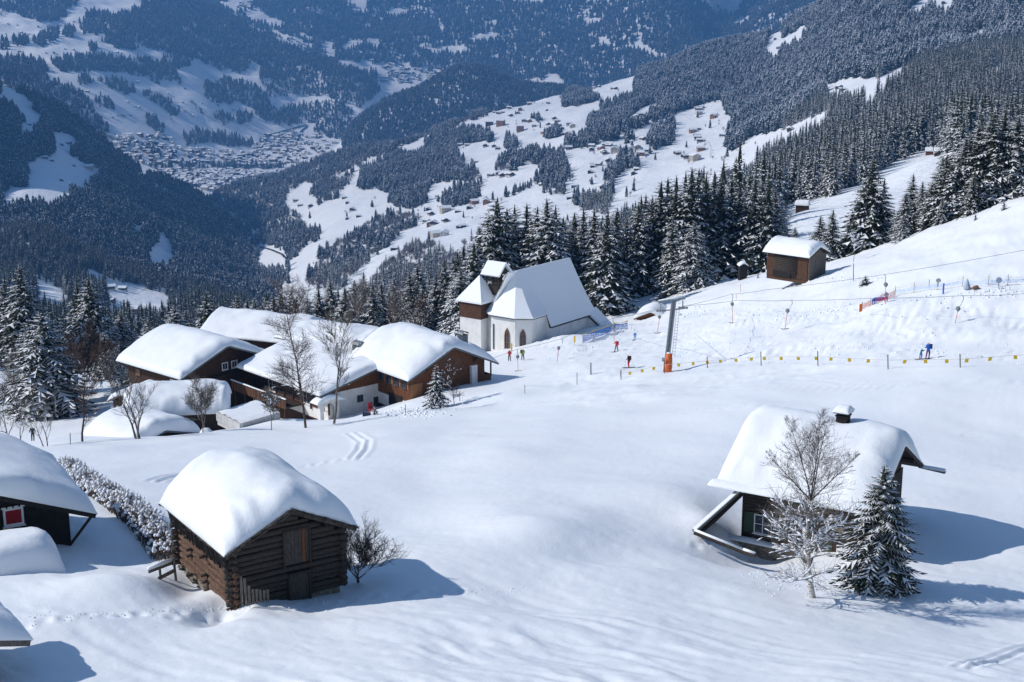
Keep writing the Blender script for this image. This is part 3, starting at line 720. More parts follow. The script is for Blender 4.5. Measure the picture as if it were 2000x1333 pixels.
FROST = mat('frosted_twigs', (0.34, 0.34, 0.36), 0.8)
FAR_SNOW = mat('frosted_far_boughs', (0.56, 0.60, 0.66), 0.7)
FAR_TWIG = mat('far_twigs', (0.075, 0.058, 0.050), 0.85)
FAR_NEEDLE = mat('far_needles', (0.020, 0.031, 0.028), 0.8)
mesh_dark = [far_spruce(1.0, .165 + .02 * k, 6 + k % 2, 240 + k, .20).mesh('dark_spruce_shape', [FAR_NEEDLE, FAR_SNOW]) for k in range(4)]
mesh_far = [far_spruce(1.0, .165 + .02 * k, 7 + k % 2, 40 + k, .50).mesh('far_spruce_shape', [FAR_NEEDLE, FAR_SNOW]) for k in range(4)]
def scale_mesh(mb, s):
    mb.v = [(v[0] * s, v[1] * s, v[2] * s) for v in mb.v]; return mb
mesh_mid = [scale_mesh(spruce(20, 4.0 + .3 * k, 19, 8, 3, 50 + k, .74, 1.0, .04, True, .15), .05).mesh('mid_spruce_shape', [NEEDLE, SNOW_TREE, BARK]) for k in range(4)]
mesh_bare = [scale_mesh(far_bare(15, 4.6, 64, 60 + k), 1 / 15).mesh('bare_tree_shape', [FAR_TWIG, FROST]) for k in range(3)]

mesh_mid_dark = [scale_mesh(spruce(20, 4.0 + .3 * k, 19, 8, 3, 150 + k, .34, 1.0, .04, True, .15), .05).mesh('shaded_spruce_shape', [NEEDLE, FAR_SNOW, BARK]) for k in range(3)]  # less and greyer snow puts the slope's shade into these trees
def proto_obj(me):
    return bpy.data.objects.new('shape_' + me.name, me)       # not linked: only the source of the instances
def wood(name, label_mats, meshes, pts, scl, seed):
    """a mass of trees nobody could count: one object instancing tree shapes on points"""
    me = bpy.data.meshes.new(name)
    me.from_pydata([tuple(p) for p in pts], [], [])
    rs = np.random.RandomState(seed)
    a = me.attributes.new('s', 'FLOAT_VECTOR', 'POINT')
    wv = np.stack([scl * rs.uniform(.88, 1.2, len(pts)), scl * rs.uniform(.88, 1.2, len(pts)), scl], -1)
    a.data.foreach_set('vector', wv.ravel().astype(np.float32))
    a = me.attributes.new('r', 'FLOAT', 'POINT'); a.data.foreach_set('value', rs.uniform(0, 6.28, len(pts)).astype(np.float32))
    a = me.attributes.new('i', 'INT', 'POINT'); a.data.foreach_set('value', rs.randint(0, len(meshes), len(pts)).astype(np.int32))
    o = link(name, me); o['kind'] = 'stuff'
    ng = bpy.data.node_groups.new(name, 'GeometryNodeTree')
    ng.interface.new_socket(name='Geometry', in_out='INPUT', socket_type='NodeSocketGeometry')
    ng.interface.new_socket(name='Geometry', in_out='OUTPUT', socket_type='NodeSocketGeometry')
    N, L = ng.nodes, ng.links
    gi, go = N.new('NodeGroupInput'), N.new('NodeGroupOutput')
    m2p = N.new('GeometryNodeMeshToPoints'); L.new(gi.outputs[0], m2p.inputs['Mesh'])
    iop = N.new('GeometryNodeInstanceOnPoints'); L.new(m2p.outputs[0], iop.inputs['Points'])
    g2i = N.new('GeometryNodeGeometryToInstance')
    for me_ in meshes[::-1]:
        oi = N.new('GeometryNodeObjectInfo'); oi.inputs[0].default_value = proto_obj(me_)
        oi.transform_space = 'ORIGINAL'
        L.new(oi.outputs['Geometry'], g2i.inputs[0])
    L.new(g2i.outputs[0], iop.inputs['Instance'])
    iop.inputs['Pick Instance'].default_value = True
    def attr(n, t):
        x = N.new('GeometryNodeInputNamedAttribute'); x.data_type = t; x.inputs['Name'].default_value = n
        return [q for q in x.outputs if q.enabled and q.name == 'Attribute'][0]
    L.new(attr('i', 'INT'), iop.inputs['Instance Index'])
    L.new(attr('s', 'FLOAT_VECTOR'), iop.inputs['Scale'])
    cx = N.new('ShaderNodeCombineXYZ'); L.new(attr('r', 'FLOAT'), cx.inputs[2]); L.new(cx.outputs[0], iop.inputs['Rotation'])
    L.new(iop.outputs[0], go.inputs[0])
    md = o.modifiers.new('trees', 'NODES'); md.node_group = ng
    return o

rs = np.random.RandomState(11)
# sunny mountainside
P_, px_, py_, d_ = woods(shB, WOODS_B, OPEN_B, 6.6, 1)
bare_w = [WOODS_B[k] for k in (1, 4, 5, 6, 12, 13, 14)]
bare_p = np.zeros(len(px_))
for k, pr in ((1, .68), (3, .85), (4, .7), (5, .65), (6, .45), (12, .85), (13, .9), (14, .9), (7, .35), (2, .15)):
    bare_p = np.where(inpoly(px_, py_, WOODS_B[k]), pr, bare_p)
bare_p = np.clip(bare_p + .35 * vnoise(px_ / 22, py_ / 14, 77) * (bare_p > 0), 0, 1)
edge = np.maximum(.10, bare_p)
isb = rs.rand(len(px_)) < np.where(bare_p > 0, bare_p, 0.02)
keep = rs.rand(len(px_)) < np.where(isb, .85, 1.0)
P_, px_, py_, d_, isb = P_[keep], px_[keep], py_[keep], d_[keep], isb[keep]
hB = 21 * rs.uniform(.5, 1.2, len(P_)) * (1 - .12 * (px_ < 1200)) * (1 + .22 * vnoise(P_[:, 0] / 60, P_[:, 1] / 60, 3))
hB = np.where(isb, hB * .62, hB)
# single trees standing on the meadows
ex_px = rs.uniform(600, 1500, 900); ex_py = rs.uniform(180, 480, 900)
lone = []
for a_, b_ in zip(ex_px, ex_py):
    if vnoise(a_ / 40, b_ / 25, 91) < .12: continue
    p = shB.P(a_, b_)
    if p is not None: lone.append(p)
lone = np.array([tuple(p) for p in lone[:190]])
lb = rs.rand(len(lone)) < .6

near_mask = (~isb) & (d_ < 1150)
order = np.argsort(-(hB / d_) * near_mask)
IND = order[:170]                                   # largest ones: things of their own, below
rest = np.ones(len(P_), bool); rest[IND] = False
mid = rest & (~isb) & (d_ < 1900)
far = rest & (~isb) & (d_ >= 1900)
wood('spruce_forest_near', None, mesh_mid, P_[mid], hB[mid], 1)
wood('spruce_forest', None, mesh_far, np.concatenate([P_[far], lone[~lb]]), np.concatenate([hB[far], rs.uniform(8, 17, (~lb).sum())]), 2)
wood('bare_woodland', None, mesh_bare, np.concatenate([P_[rest & isb], lone[lb]]), np.concatenate([hB[rest & isb], rs.uniform(7, 12, lb.sum())]), 3)
print('B trees', len(P_), mid.sum(), far.sum(), isb.sum())
Q_, qx, qy, qd = woods(shC, None, OPEN_C, 7.2, 2, (-150, 700, 100, 720))
hC = 22 * rs.uniform(.5, 1.2, len(Q_)) * (1 + .25 * vnoise(Q_[:, 0] / 70, Q_[:, 1] / 70, 3)); qb = rs.rand(len(Q_)) < np.clip(.12 + .4 * vnoise(qx / 30, qy / 20, 31), 0.02, .6)
cm = (~qb) & (qd < 1900)
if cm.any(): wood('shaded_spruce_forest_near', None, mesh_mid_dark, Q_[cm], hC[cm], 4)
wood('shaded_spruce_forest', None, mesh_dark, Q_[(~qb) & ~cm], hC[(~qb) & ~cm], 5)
wood('shaded_bare_woodland', None, mesh_bare, Q_[qb], hC[qb] * .65, 6)
T_, tx, ty, td = woods(shD, WOODS_D, OPEN_D, 11.5, 3, (-60, 900, -60, 340), 3.0)
hD = 24 * rs.uniform(.6, 1.2, len(T_)); tb = rs.rand(len(T_)) < np.where(ty > 150, .55, .22)
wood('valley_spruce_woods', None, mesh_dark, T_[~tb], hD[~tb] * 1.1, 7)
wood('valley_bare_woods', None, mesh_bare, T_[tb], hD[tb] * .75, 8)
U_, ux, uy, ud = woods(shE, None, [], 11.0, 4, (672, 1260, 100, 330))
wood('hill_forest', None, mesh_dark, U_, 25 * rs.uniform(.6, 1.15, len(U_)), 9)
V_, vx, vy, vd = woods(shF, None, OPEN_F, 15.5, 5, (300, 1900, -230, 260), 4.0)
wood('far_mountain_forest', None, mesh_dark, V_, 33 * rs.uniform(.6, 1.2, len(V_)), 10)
print('trees', len(P_), len(Q_), len(T_), len(U_), len(V_))
for n_, l_ in (('spruce_forest', 'snow-dusted spruce forest covering the sunny mountainside'),):
    bpy.data.objects[n_]['label'] = l_

# spruces large enough to be told apart
SNAMES = [NEEDLE, SNOW_TREE]
protos = []
for k in range(7):
    hh = (18, 21, 16, 22, 19, 15, 20)[k]; rd = (4.9, 6.0, 5.0, 5.3, 6.2, 5.5, 4.7)[k]
    cr, tk = spruce(hh, rd, 33, 12, 6, 100 + k, (.68, .58, .88, .52, .68, .95, .74)[k], 1.0, .05, True, .12, 1.2 if k in (2, 5) else 1, True)
    protos.append((cr.mesh('crown', SNAMES), tk.mesh('trunk', [BARK]), hh))
def put_spruce(x, y, z, h, k, label, group=None, name='spruce_tree', rz=None):
    cr, tk, hh = protos[k % len(protos)]
    t = thing(name, label, 'tree', (x, y, z), rz if rz is not None else (x * 7.3 + y * 1.7) % 6.28, group)
    s = h / hh; w_ = 1.12 if -30 < x < 38 else 1.25; t.scale = (s * w_, s * w_, s)
    link('trunk', tk, t); link('crown', cr, t)
    return t
for n, i in enumerate(IND):
    x, y, z = P_[i]
    s = hB[i]
    t = link('spruce_tree', mesh_mid[n % 4]); t.location = (x, y, z - .3); t.scale = (s, s, s); t.rotation_euler = (0, 0, (n * 1.9) % 6.28)
    tag(t, 'snow-dusted spruce in the dense forest beyond the small cabins', 'tree', 'spruces at the near edge of the mountain forest')

# near spruces: x pixel of the tip, y pixel of the tip, distance, height, shape, label
NEAR = [
 (38, 514, 222, 15.5, 1, 'tall spruce at the left edge with snowy boughs above the birch'),
 (8, 540, 235, 14, 0, 'spruce half cut off by the left edge of the photo'),
 (81, 604, 205, 12.5, 5, 'heavily snow-covered spruce in front of the darker ones at left'),
 (55, 622, 215, 11.5, 2, 'snowy spruce just left of the heavily laden one'),
 (172, 541, 225, 14.5, 4, 'dark broad spruce left of the big chalet roof'),
 (149, 547, 232, 14, 3, 'slim spruce touching the left side of the dark broad one'),
 (203, 646, 222, 7.5, 5, 'small snow-covered spruce beside the reddish bushes'),
 (235, 606, 235, 9.5, 2, 'snowy spruce behind the left corner of the chalet roof'),
 (247, 618, 242, 9, 0, 'spruce just right of the snowy one behind the chalet corner'),
 (290, 622, 250, 8.5, 2, 'pale frosted spruce above the left chalet roof'),
 (341, 596, 255, 10, 5, 'frosted rounded spruce above the ridge of the left chalet'),
 (362, 604, 262, 9.5, 2, 'frosted spruce between the two chalet roofs'),
 (402, 566, 258, 11, 1, 'tallest spruce of those directly behind the two left chalets'),
 (424, 592, 262, 9.5, 0, 'spruce right of the tallest one behind the left chalets'),
]
for j, (a_, b_) in enumerate([(463, 573), (483, 583), (496, 580), (520, 567), (534, 575), (549, 570), (575, 588), (600, 578), (622, 560), (645, 545), (660, 560), (673, 558), (692, 545), (710, 528), (728, 548), (745, 548), (770, 542), (785, 552), (800, 527), (815, 515), (838, 540), (852, 530), (868, 505), (885, 500), (893, 486), (905, 478), (760, 565), (640, 590), (505, 600), (585, 610), (875, 540), (825, 560)]):
    NEAR.append((a_, b_, 262 + (j * 7) % 24, 11.5 + (j * 5) % 5, j, 'spruce in the row behind the chalets'))
row2 = [(937, 440, 262, 17), (955, 405, 262, 19), (972, 380, 258, 20), (990, 402, 268, 19), (1005, 395, 272, 19), (1029, 392, 268, 18), (1050, 400, 264, 19), (1068, 383, 256, 20), (1085, 396, 262, 19), (1100, 420, 272, 17), (1122, 412, 275, 18), (1140, 402, 270, 19), (1161, 403, 262, 19.5), (1175, 425, 268, 18), (1206, 402, 278, 18), (1225, 420, 285, 17)]
for j, (a_, b_, d0, h0) in enumerate(row2):
    NEAR.append((a_, b_, d0, h0, j + 2, 'tall spruce in the group behind the chapel roof'))
NEAR.append((1188, 408, 246, 19.5, 1, 'broad dark spruce with drooping boughs right beside the chapel'))
NEAR.append((926, 470, 250, 15, 4, 'broad spruce with snowy tiers behind the bell turret'))
NEAR.append((900, 520, 245, 12, 5, 'snowy spruce left of the chapel tower'))
row3 = [(1248, 392, 285, 18), (1262, 405, 292, 17), (1275, 378, 288, 19), (1292, 350, 286, 21), (1305, 342, 292, 21), (1322, 338, 284, 22), (1340, 330, 290, 22), (1352, 322, 282, 23), (1366, 324, 292, 22), (1380, 335, 284, 21), (1396, 330, 290, 21), (1412, 345, 284, 20), (1430, 342, 292, 20), (1447, 355, 286, 19), (1462, 360, 290, 19), (1476, 344, 282, 19), (1490, 352, 288, 18), (1503, 346, 280, 18), (1515, 365, 286, 17)]
for j, (a_, b_, d0, h0) in enumerate(row3):
    NEAR.append((a_, b_, d0 - 8, h0, (0, 3, 6, 1)[j % 4], 'tall dark spruce in the wood right of the chapel'))
NEAR.append((1358, 430, 258, 13.2, 5, 'pale snow-covered spruce standing in front of the dark wood'))
NEAR.append((1316, 420, 262, 14, 6, 'thin half-bare spruce left of the pale snow-covered one'))
row4 = [(1603, 420, 232, 9, 2, 'small spruce just behind the right end of the hay barn roof'), (1628, 407, 226, 10, 0, 'slim spruce to the right of the hay barn'), (1553, 443, 300, 4.5, 2, 'tiny spruce on the snow behind the hay barn'), (1588, 455, 262, 7, 3, 'little spruce peeping over the hay barn roof'),
        (1708, 305, 222, 16, 1, 'big broad spruce standing alone right of the hay barn'), (1688, 345, 228, 14, 3, 'spruce merging with the left side of the big broad one'), (1728, 345, 230, 13.5, 6, 'spruce merging with the right side of the big broad one'), (1665, 410, 228, 9, 0, 'short spruce left of the big broad one'),
        (1785, 336, 218, 13, 6, 'slender spruce on the piste edge between the broad one and the right group'), (1770, 375, 216, 10.5, 2, 'snowy spruce at the left foot of the slender one'), (1803, 352, 215, 11.5, 0, 'spruce right of the slender one on the piste edge'), (1765, 420, 212, 7.5, 5, 'low snowy spruce at the piste edge')]
NEAR += row4
row5 = [(1822, 352, 213, 11), (1838, 320, 212, 13.5), (1850, 300, 210, 14.5), (1862, 312, 215, 14), (1874, 282, 210, 15.5), (1888, 268, 208, 16), (1900, 255, 212, 17), (1914, 238, 207, 17), (1928, 250, 212, 16.5), (1944, 214, 205, 19), (1958, 222, 210, 18), (1966, 206, 206, 18.5), (1980, 240, 208, 17), (1992, 225, 204, 17), (2010, 215, 206, 17), (2030, 205, 204, 17), (1842, 385, 208, 8), (1905, 330, 204, 10), (2050, 190, 210, 18)]
for j, (a_, b_, d0, h0) in enumerate(row5):
    NEAR.append((a_, b_, d0, h0, j * 3 + 1, 'tall spruce in the group on the right crest'))
ORD = 'first second third fourth fifth sixth seventh eighth ninth tenth eleventh twelfth thirteenth fourteenth fifteenth sixteenth seventeenth eighteenth nineteenth twentieth'.split()
from collections import defaultdict
fam = defaultdict(list)
for q in NEAR: fam[q[5]].append(q[0])
for v_ in fam.values(): v_.sort()
for n, (a_, b_, d0, h0, k, lab) in enumerate(NEAR):
    nf, rk = len(fam[lab]), fam[lab].index(a_)
    tp = W(a_, b_, d0)
    g = gz(tp.x, tp.y)
    base = tp.z - h0
    if g is not None and tp.z - g > 3 and tp.z - g < 1.35 * h0: base = g - .2
    grp = None
    if 'in the row behind' in lab: grp = 'row of spruces behind the chalets'
    elif 'behind the chapel roof' in lab: grp = 'spruces behind the chapel'
    elif 'wood right of the chapel' in lab: grp = 'dark spruce wood above the lift'
    elif 'on the right crest' in lab: grp = 'spruces on the crest at right'
    if nf > 1:
        lab2 = lab.replace('tall ', '').replace('spruce', ORD[rk] + ' spruce from the left', 1) if rk < nf / 2 or nf - rk > 19 else lab.replace('tall ', '').replace('spruce', (ORD[nf - rk - 1] + ' spruce from the right') if nf - rk > 1 else 'rightmost spruce', 1)
        lab = lab2
    put_spruce(tp.x, tp.y, base, tp.z - base, k, lab, grp)
# a few more trunks filling the wood behind the first row
rr = random.Random(8)
for j in range(30):
    a_ = rr.uniform(915, 1240); d0 = rr.uniform(285, 315); b_ = 425 + rr.uniform(0, 40)
    tp = W(a_, b_, d0); put_spruce(tp.x, tp.y, tp.z - 17, 17, j, 'spruce deep in the group behind the chapel', 'spruces behind the chapel')
for j in range(26):
    a_ = rr.uniform(1235, 1520); d0 = rr.uniform(298, 320); b_ = 372 + rr.uniform(0, 40)
    tp = W(a_, b_, d0); put_spruce(tp.x, tp.y, tp.z - 19, 19, j, 'spruce deep in the dark wood above the lift', 'dark spruce wood above the lift')
for j in range(16):
    a_ = rr.uniform(1825, 2080); d0 = rr.uniform(222, 250); b_ = 300 - (a_ - 1825) * .3 + rr.uniform(0, 30)
    tp = W(a_, b_, d0); put_spruce(tp.x, tp.y, tp.z - 16, 16, j, 'spruce at the back of the group on the crest', 'spruces on the crest at right')
for j in range(16):
    a_ = rr.uniform(470, 900); d0 = rr.uniform(285, 310); b_ = 600 - (a_ - 470) * .12 + rr.uniform(-8, 12)
    tp = W(a_, b_, d0); put_spruce(tp.x, tp.y, tp.z - 13, 13, j, 'spruce at the back of the row behind the chalets', 'row of spruces behind the chalets')

# ------------------------------------------------------------------ buildings
def espace(L, n, k=1.6):
    t = np.linspace(-1, 1, n)
    return np.sign(t) * (1 - (1 - np.abs(t)) ** k) * L / 2

def snow_cap(L, Wd, tan, thick, wx=(0.5, 0.9), wy=0.5, smooth=0.9, seed=1, over=0.12, nx=34, ny=30, dips=(), wav=0.1, tp=.6):
    """a pillow of snow on a gable roof, ridge along x at z=0; wx = rounding at the (back, front) gable ends"""
    xs, ys = espace(L + 2 * over * .6, nx), espace(Wd + 2 * over, ny)
    X, Y = np.meshgrid(xs, ys, indexing='ij')
    roof = -np.abs(Y) * tan
    base = -(np.sqrt(Y * Y + smooth * smooth) - smooth) * tan
    def e(d, w): q = 1 - np.clip(d / w, 0, 1); return np.clip(1 - q ** 2.2, 0, 1) ** .62
    hx = (L + 2 * over * .6) / 2; hy = (Wd + 2 * over) / 2
    wob = 1 + .5 * vnoise(Y * .8, Y * 0 + seed, seed) + .3 * vnoise(Y * 2.6, Y * 0 + seed, seed + 1)
    E = e(X + hx, wx[0]) * e((hx - X), wx[1] * wob) * e(hy - np.abs(Y), wy * (1 + .4 * vnoise(X * .7, Y * 0 + seed, seed + 2) + .3 * vnoise(X * 2.4, Y * 0 + seed, seed + 3)))
    E = E * (1 - tp * np.clip(np.abs(Y) / hy, 0, 1) ** 2)
    T = thick * (1 + wav * 1.6 * fbm(X / 3.1 + seed * 5, Y / 2.6, seed, 3)) * E
    if thick > .5: T = T + E * (.045 * vnoise(X / .8, Y / .7, seed + 4) + .02 * vnoise(X / .35, Y / .35, seed + 6))
    for (dx, dy, r, h) in dips: T = T - h * np.exp(-((X - dx) ** 2 + (Y - dy) ** 2) / r ** 2)
    ridge_fill = (base - roof) * np.clip(E * 1.3, 0, 1)
    Z = roof + ridge_fill + np.maximum(T, 0.02) + .03
    m = MB()
    nx_, ny_ = X.shape
    top = [(X[i, j], Y[i, j], Z[i, j]) for i in range(nx_) for j in range(ny_)]
    bot = [(X[i, j] * .985, Y[i, j] * .985, roof[i, j] - .02) for i in range(nx_) for j in range(ny_)]
    n = nx_ * ny_
    F = [(i * ny_ + j, (i + 1) * ny_ + j, (i + 1) * ny_ + j + 1, i * ny_ + j + 1) for i in range(nx_ - 1) for j in range(ny_ - 1)]
    m.add(top + bot, F)
    for i in range(nx_ - 1):
        for j in (0, ny_ - 1):
            a, b = i * ny_ + j, (i + 1) * ny_ + j; m.f.append((a, b, b + n, a + n) if j else (b, a, a + n, b + n)); m.m.append(0)
    for j in range(ny_ - 1):
        for i in (0, nx_ - 1):
            a, b = i * ny_ + j, i * ny_ + j + 1; m.f.append((b, a, a + n, b + n) if i else (a, b, b + n, a + n)); m.m.append(0)
    return m

def window(par, c, w, h, face, frame=WHITE, ft=.07, bars=(1, 1), sill=True, name='window'):
    """face: 'x+','x-','y+','y-' in the local axes of the house"""
    ax = face[0]; sg = 1 if face[1] == '+' else -1
    def bx(m, a, z, wa, wz, t, off):
        if ax == 'x': m.box((c[0] + sg * off, c[1] + a, c[2] + z), (t, wa, wz))
        else: m.box((c[0] + a, c[1] + sg * off, c[2] + z), (wa, t, wz))
    f = MB()
    bx(f, 0, h / 2 - ft / 2, w, ft, .07, .035); bx(f, 0, -h / 2 + ft / 2, w, ft, .07, .035)
    bx(f, -w / 2 + ft / 2, 0, ft, h - 2 * ft, .07, .035); bx(f, w / 2 - ft / 2, 0, ft, h - 2 * ft, .07, .035)
    for i in range(1, bars[0] + 1): bx(f, -w / 2 + w * i / (bars[0] + 1), 0, .04, h - 2 * ft, .05, .03)
    for i in range(1, bars[1] + 1): bx(f, 0, -h / 2 + h * i / (bars[1] + 1), w - 2 * ft, .03, .04, .028)
    if sill: bx(f, 0, -h / 2 - .03, w + .12, .05, .14, .07)
    o = f.build(name, frame, par)
    p = MB(); bx(p, 0, 0, w - 2 * ft, h - 2 * ft, .02, .012); p.build('pane', GLASS, o)
    return o

def gable_house(name, label, cat, E, u, L, Wd, slope, base, wall_m, ge=(.5, .5), gg=(.5, .5), snow=0.9, seed=1, wx=(.5, .9), wy=.5, smooth=.9,
                rmat=None, dips=(), snow_mat_=None, low=None, low_m=None, low_h=0, group=None, walls=True, wav=.1, verge=METAL_GREY, nxy=(34, 30), tp=.6):
    """E: world point of the front-left eave corner; u: ridge direction towards the front gable. local x = front, y = right"""
    u = Vector((u[0], u[1], 0)).normalized(); g = Vector((-u.y, u.x, 0))
    E = Vector(E); c = E - u * L / 2 + g * Wd / 2
    T = thing(name, label, cat, (c.x, c.y, base), math.atan2(u.y, u.x), group)
    tan = math.tan(R(slope)); ez = E.z - base; rz = ez + tan * Wd / 2
    H = dict(T=T, ez=ez, rz=rz, L=L, W=Wd, tan=tan, x0=-L / 2 + gg[0], x1=L / 2 - gg[1], y0=-Wd / 2 + ge[0], y1=Wd / 2 - ge[1])
    zt = lambda y: rz - abs(y) * tan - .16
    if walls:
        m = MB(); x0, x1, y0, y1 = H['x0'], H['x1'], H['y0'], H['y1']
        P = [(y0, 0), (y1, 0), (y1, zt(y1)), (0, zt(0)), (y0, zt(y0))]
        vs = [(x0, y, z) for y, z in P] + [(x1, y, z) for y, z in P]
        m.add(vs, [(4, 3, 2, 1, 0), (5, 6, 7, 8, 9)] + [(i, (i + 1) % 5, 5 + (i + 1) % 5, 5 + i) for i in range(5)])
        m.build('wall', wall_m, T)
    r = MB()
    for sg in (-1, 1):
        a = [(x, sg * y, rz - y * tan + dz) for x in (-L / 2, L / 2) for y in (0.002 if sg > 0 else 0, Wd / 2) for dz in (0, -.14)]
        r.add(a, [(0, 1, 3, 2), (4, 6, 7, 5), (0, 4, 5, 1), (2, 3, 7, 6), (0, 2, 6, 4), (1, 5, 7, 3)])
    H['roof'] = r.build('roof', rmat or WOOD_DARK, T)
    for sx in (-1, 1):
        for sg in (-1, 1):
            v = MB(); v.beam((sx * (L / 2 + .025), sg * .0, rz - .10), (sx * (L / 2 + .025), sg * (Wd / 2 + .02), rz - .10 - tan * Wd / 2), .05, .22); v.build('verge_board', verge, H['roof'])
    for yy in (0, -Wd / 2 * .55, Wd / 2 * .55):
        b_ = MB(); b_.box((L / 2 - gg[1] / 2 - .03, yy, rz - abs(yy) * tan - .28), (gg[1], .16, .2)); b_.build('purlin', wall_m, H['roof'])
    s = snow_cap(L, Wd, tan, snow, wx, wy, smooth, seed, dips=dips, wav=wav, nx=nxy[0], ny=nxy[1], tp=tp)
    o = s.build('roof_snow', SNOW_ROOF, T, True, (0, 0, rz)); H['snow'] = o
    return H

def chimney(par, c, sz, m, cap=METAL_BRASS, barrel=True, snow=False, wid=1.25):
    b = MB(); b.box(c, sz)
    b.box((c[0], c[1], c[2] + sz[2] / 2 - .03), (sz[0] + .1, sz[1] + .1, .08))
    o = b.build('chimney', m, par)
    k = MB(); z = c[2] + sz[2] / 2 + .18
    if barrel:
        n = 8; rad = sz[1] * .62
        for i in range(n):
            a, b2 = math.pi * i / n, math.pi * (i + 1) / n
            x0, x1 = c[0] - sz[0] * .62, c[0] + sz[0] * .62
            p = [(x, c[1] + rad * math.cos(t), z + rad * .55 * math.sin(t)) for t in (a, b2) for x in (x0, x1)]
            q = [(v[0], v[1], v[2] - .04) for v in p]
            k.add(p + q, [(0, 1, 3, 2), (4, 6, 7, 5), (0, 4, 5, 1), (2, 3, 7, 6)])
        for sx in (-1, 1):
            for sy in (-1, 1): k.box((c[0] + sx * sz[0] * .4, c[1] + sy * sz[1] * .4, z - .08), (.05, .05, .3))
    else: k.box((c[0], c[1], z), (sz[0] * wid, sz[1] * wid, .08))
    k.build('chimney_cap', cap, o)
    if snow:
        s = snow_cap(sz[0] * wid, sz[1] * wid, 0.02, snow, (.3, .3), .3, .3, 9, nx=10, ny=10, over=.04)
        s.build('cap_snow', SNOW_ROOF, o, True, (c[0], c[1], z + .05))
    return o

def battens(H, name, m, faces, x0, x1, y0, y1, zb, step=.3, wd=.045):
    """raised cover strips over the board joints"""
    b = MB(); zt = lambda y: H['rz'] - abs(y) * H['tan'] - .2
    if 'x+' in faces:
        y = y0 + step / 2
        while y < y1: b.box((H['x1'] + .012, y, (zb + zt(y)) / 2), (.03, wd, zt(y) - zb)); y += step
    if 'y-' in faces:
        x = x0 + step / 2
        while x < x1: b.box((x, H['y0'] - .012, (zb + zt(H['y0'])) / 2), (wd, .03, zt(H['y0']) - zb)); x += step
    o = b.build(name, m, H['T']); o['kind'] = 'stuff'; return o

# --- the log barn in the foreground
H = gable_house('hay_barn', 'old log hay barn with a thick dome of snow, in the left foreground', 'barn', (-11.6, 53.4, -21.74), (.55, -.835), 7.4, 5.9, 25.3, -24.45,
                WOOD_BLACK, (.55, .55), (.5, .55), 0.92, 3, (.9, 1.7), .42, 1.5, SHINGLE, verge=SHINGLE, wav=.10, nxy=(46, 40))
T = H['T']; x0, x1, y0, y1, ez, rz, tan = (H[k] for k in ('x0', 'x1', 'y0', 'y1', 'ez', 'rz', 'tan'))
rr = random.Random(4)
DOORS = [(.35, 1.15, 1.45, 2.95), (.42, .9, -.2, 1.0)]
lz, k = 0.06, 0
while lz < rz - .3:
    r_ = rr.uniform(.10, .15)
    half = min(-y0, (rz - .22 - (lz + r_)) / tan) if lz > ez - .5 else -y0
    half = min(half, -y0)
    a, b = -half - (.28 if half > 2.3 else 0), half + (.28 if half > 2.3 else 0)
    spans = [(a, b)]
    for (dc, dw, z0_, z1_) in DOORS:
        if z0_ < lz < z1_: spans = [(a, dc - dw / 2 - .06), (dc + dw / 2 + .06, b)]
    for (p, q) in spans:
        if q - p < .2: continue
        m = MB(); yy = np.linspace(p, q, 6)
        m.tube([(x1 + .07 + rr.uniform(-.01, .01), y, lz + rr.uniform(-.012, .012)) for y in yy], [r_ * rr.uniform(.93, 1.05) for _ in yy], 8)
        m.build('log', WOOD_LOG, T, True)
    lz += r_ * 1.98; k += 1
lz = 0.0
while lz < ez - .15:                                     # logs of the long sunlit side
    r_ = rr.uniform(.12, .145)
    m = MB(); xx = np.linspace(x0 - .25, x1 + .32, 7)
    m.tube([(x, y0 - .05 + rr.uniform(-.015, .015), lz + rr.uniform(-.006, .006) + .13) for x in xx], [r_ * rr.uniform(.97, 1.03) for _ in xx], 10)
    m.build('log', WOOD_LOG_RED if lz < 1.5 else WOOD_LOG, T, True)
    m = MB(); m.tube([(x, y1 + .05, lz + .13) for x in xx], [r_] * 7, 7); m.build('log', WOOD_LOG, T, True)
    for sx in (x1 - .06, x0 + .1, 0.35, -1.4):            # log ends standing out of the wall
        if sx in (0.35, -1.4) and rr.random() < .45: continue
        m = MB(); m.tube([(sx + rr.uniform(-.03, .03), y0 - .36 - rr.uniform(0, .1), lz), (sx, y0 + .1, lz)], r_ * (.95 if abs(sx) > 2 else .6), 8)
        m.build('log_end', WOOD_LOG, T, True)
    lz += r_ * 2.02 + .035
for n in range(86):                                       # dark slats hanging under the eave
    x = x0 - .1 + (x1 - x0 + .2) * n / 85
    m = MB(); h_ = rr.uniform(.55, .85)
    m.beam((x, y0 - .42 + rr.uniform(-.03, .03), ez - .28 + rr.uniform(-.04, .03)), (x + rr.uniform(-.03, .03), y0 - .30 + rr.uniform(-.03, .03), ez - .25 - h_), .05, .035, up=(1, 0, 0))
    m.build('slat', WOOD_BLACK, T)
m = MB(); m.box((0, y0 - .27, ez - .62), (x1 - x0 + .3, .07, .1)); m.box((0, y0 - .34, ez - .25), (x1 - x0 + .3, .3, .05)); m.build('slat_rail', WOOD_DARK, T)
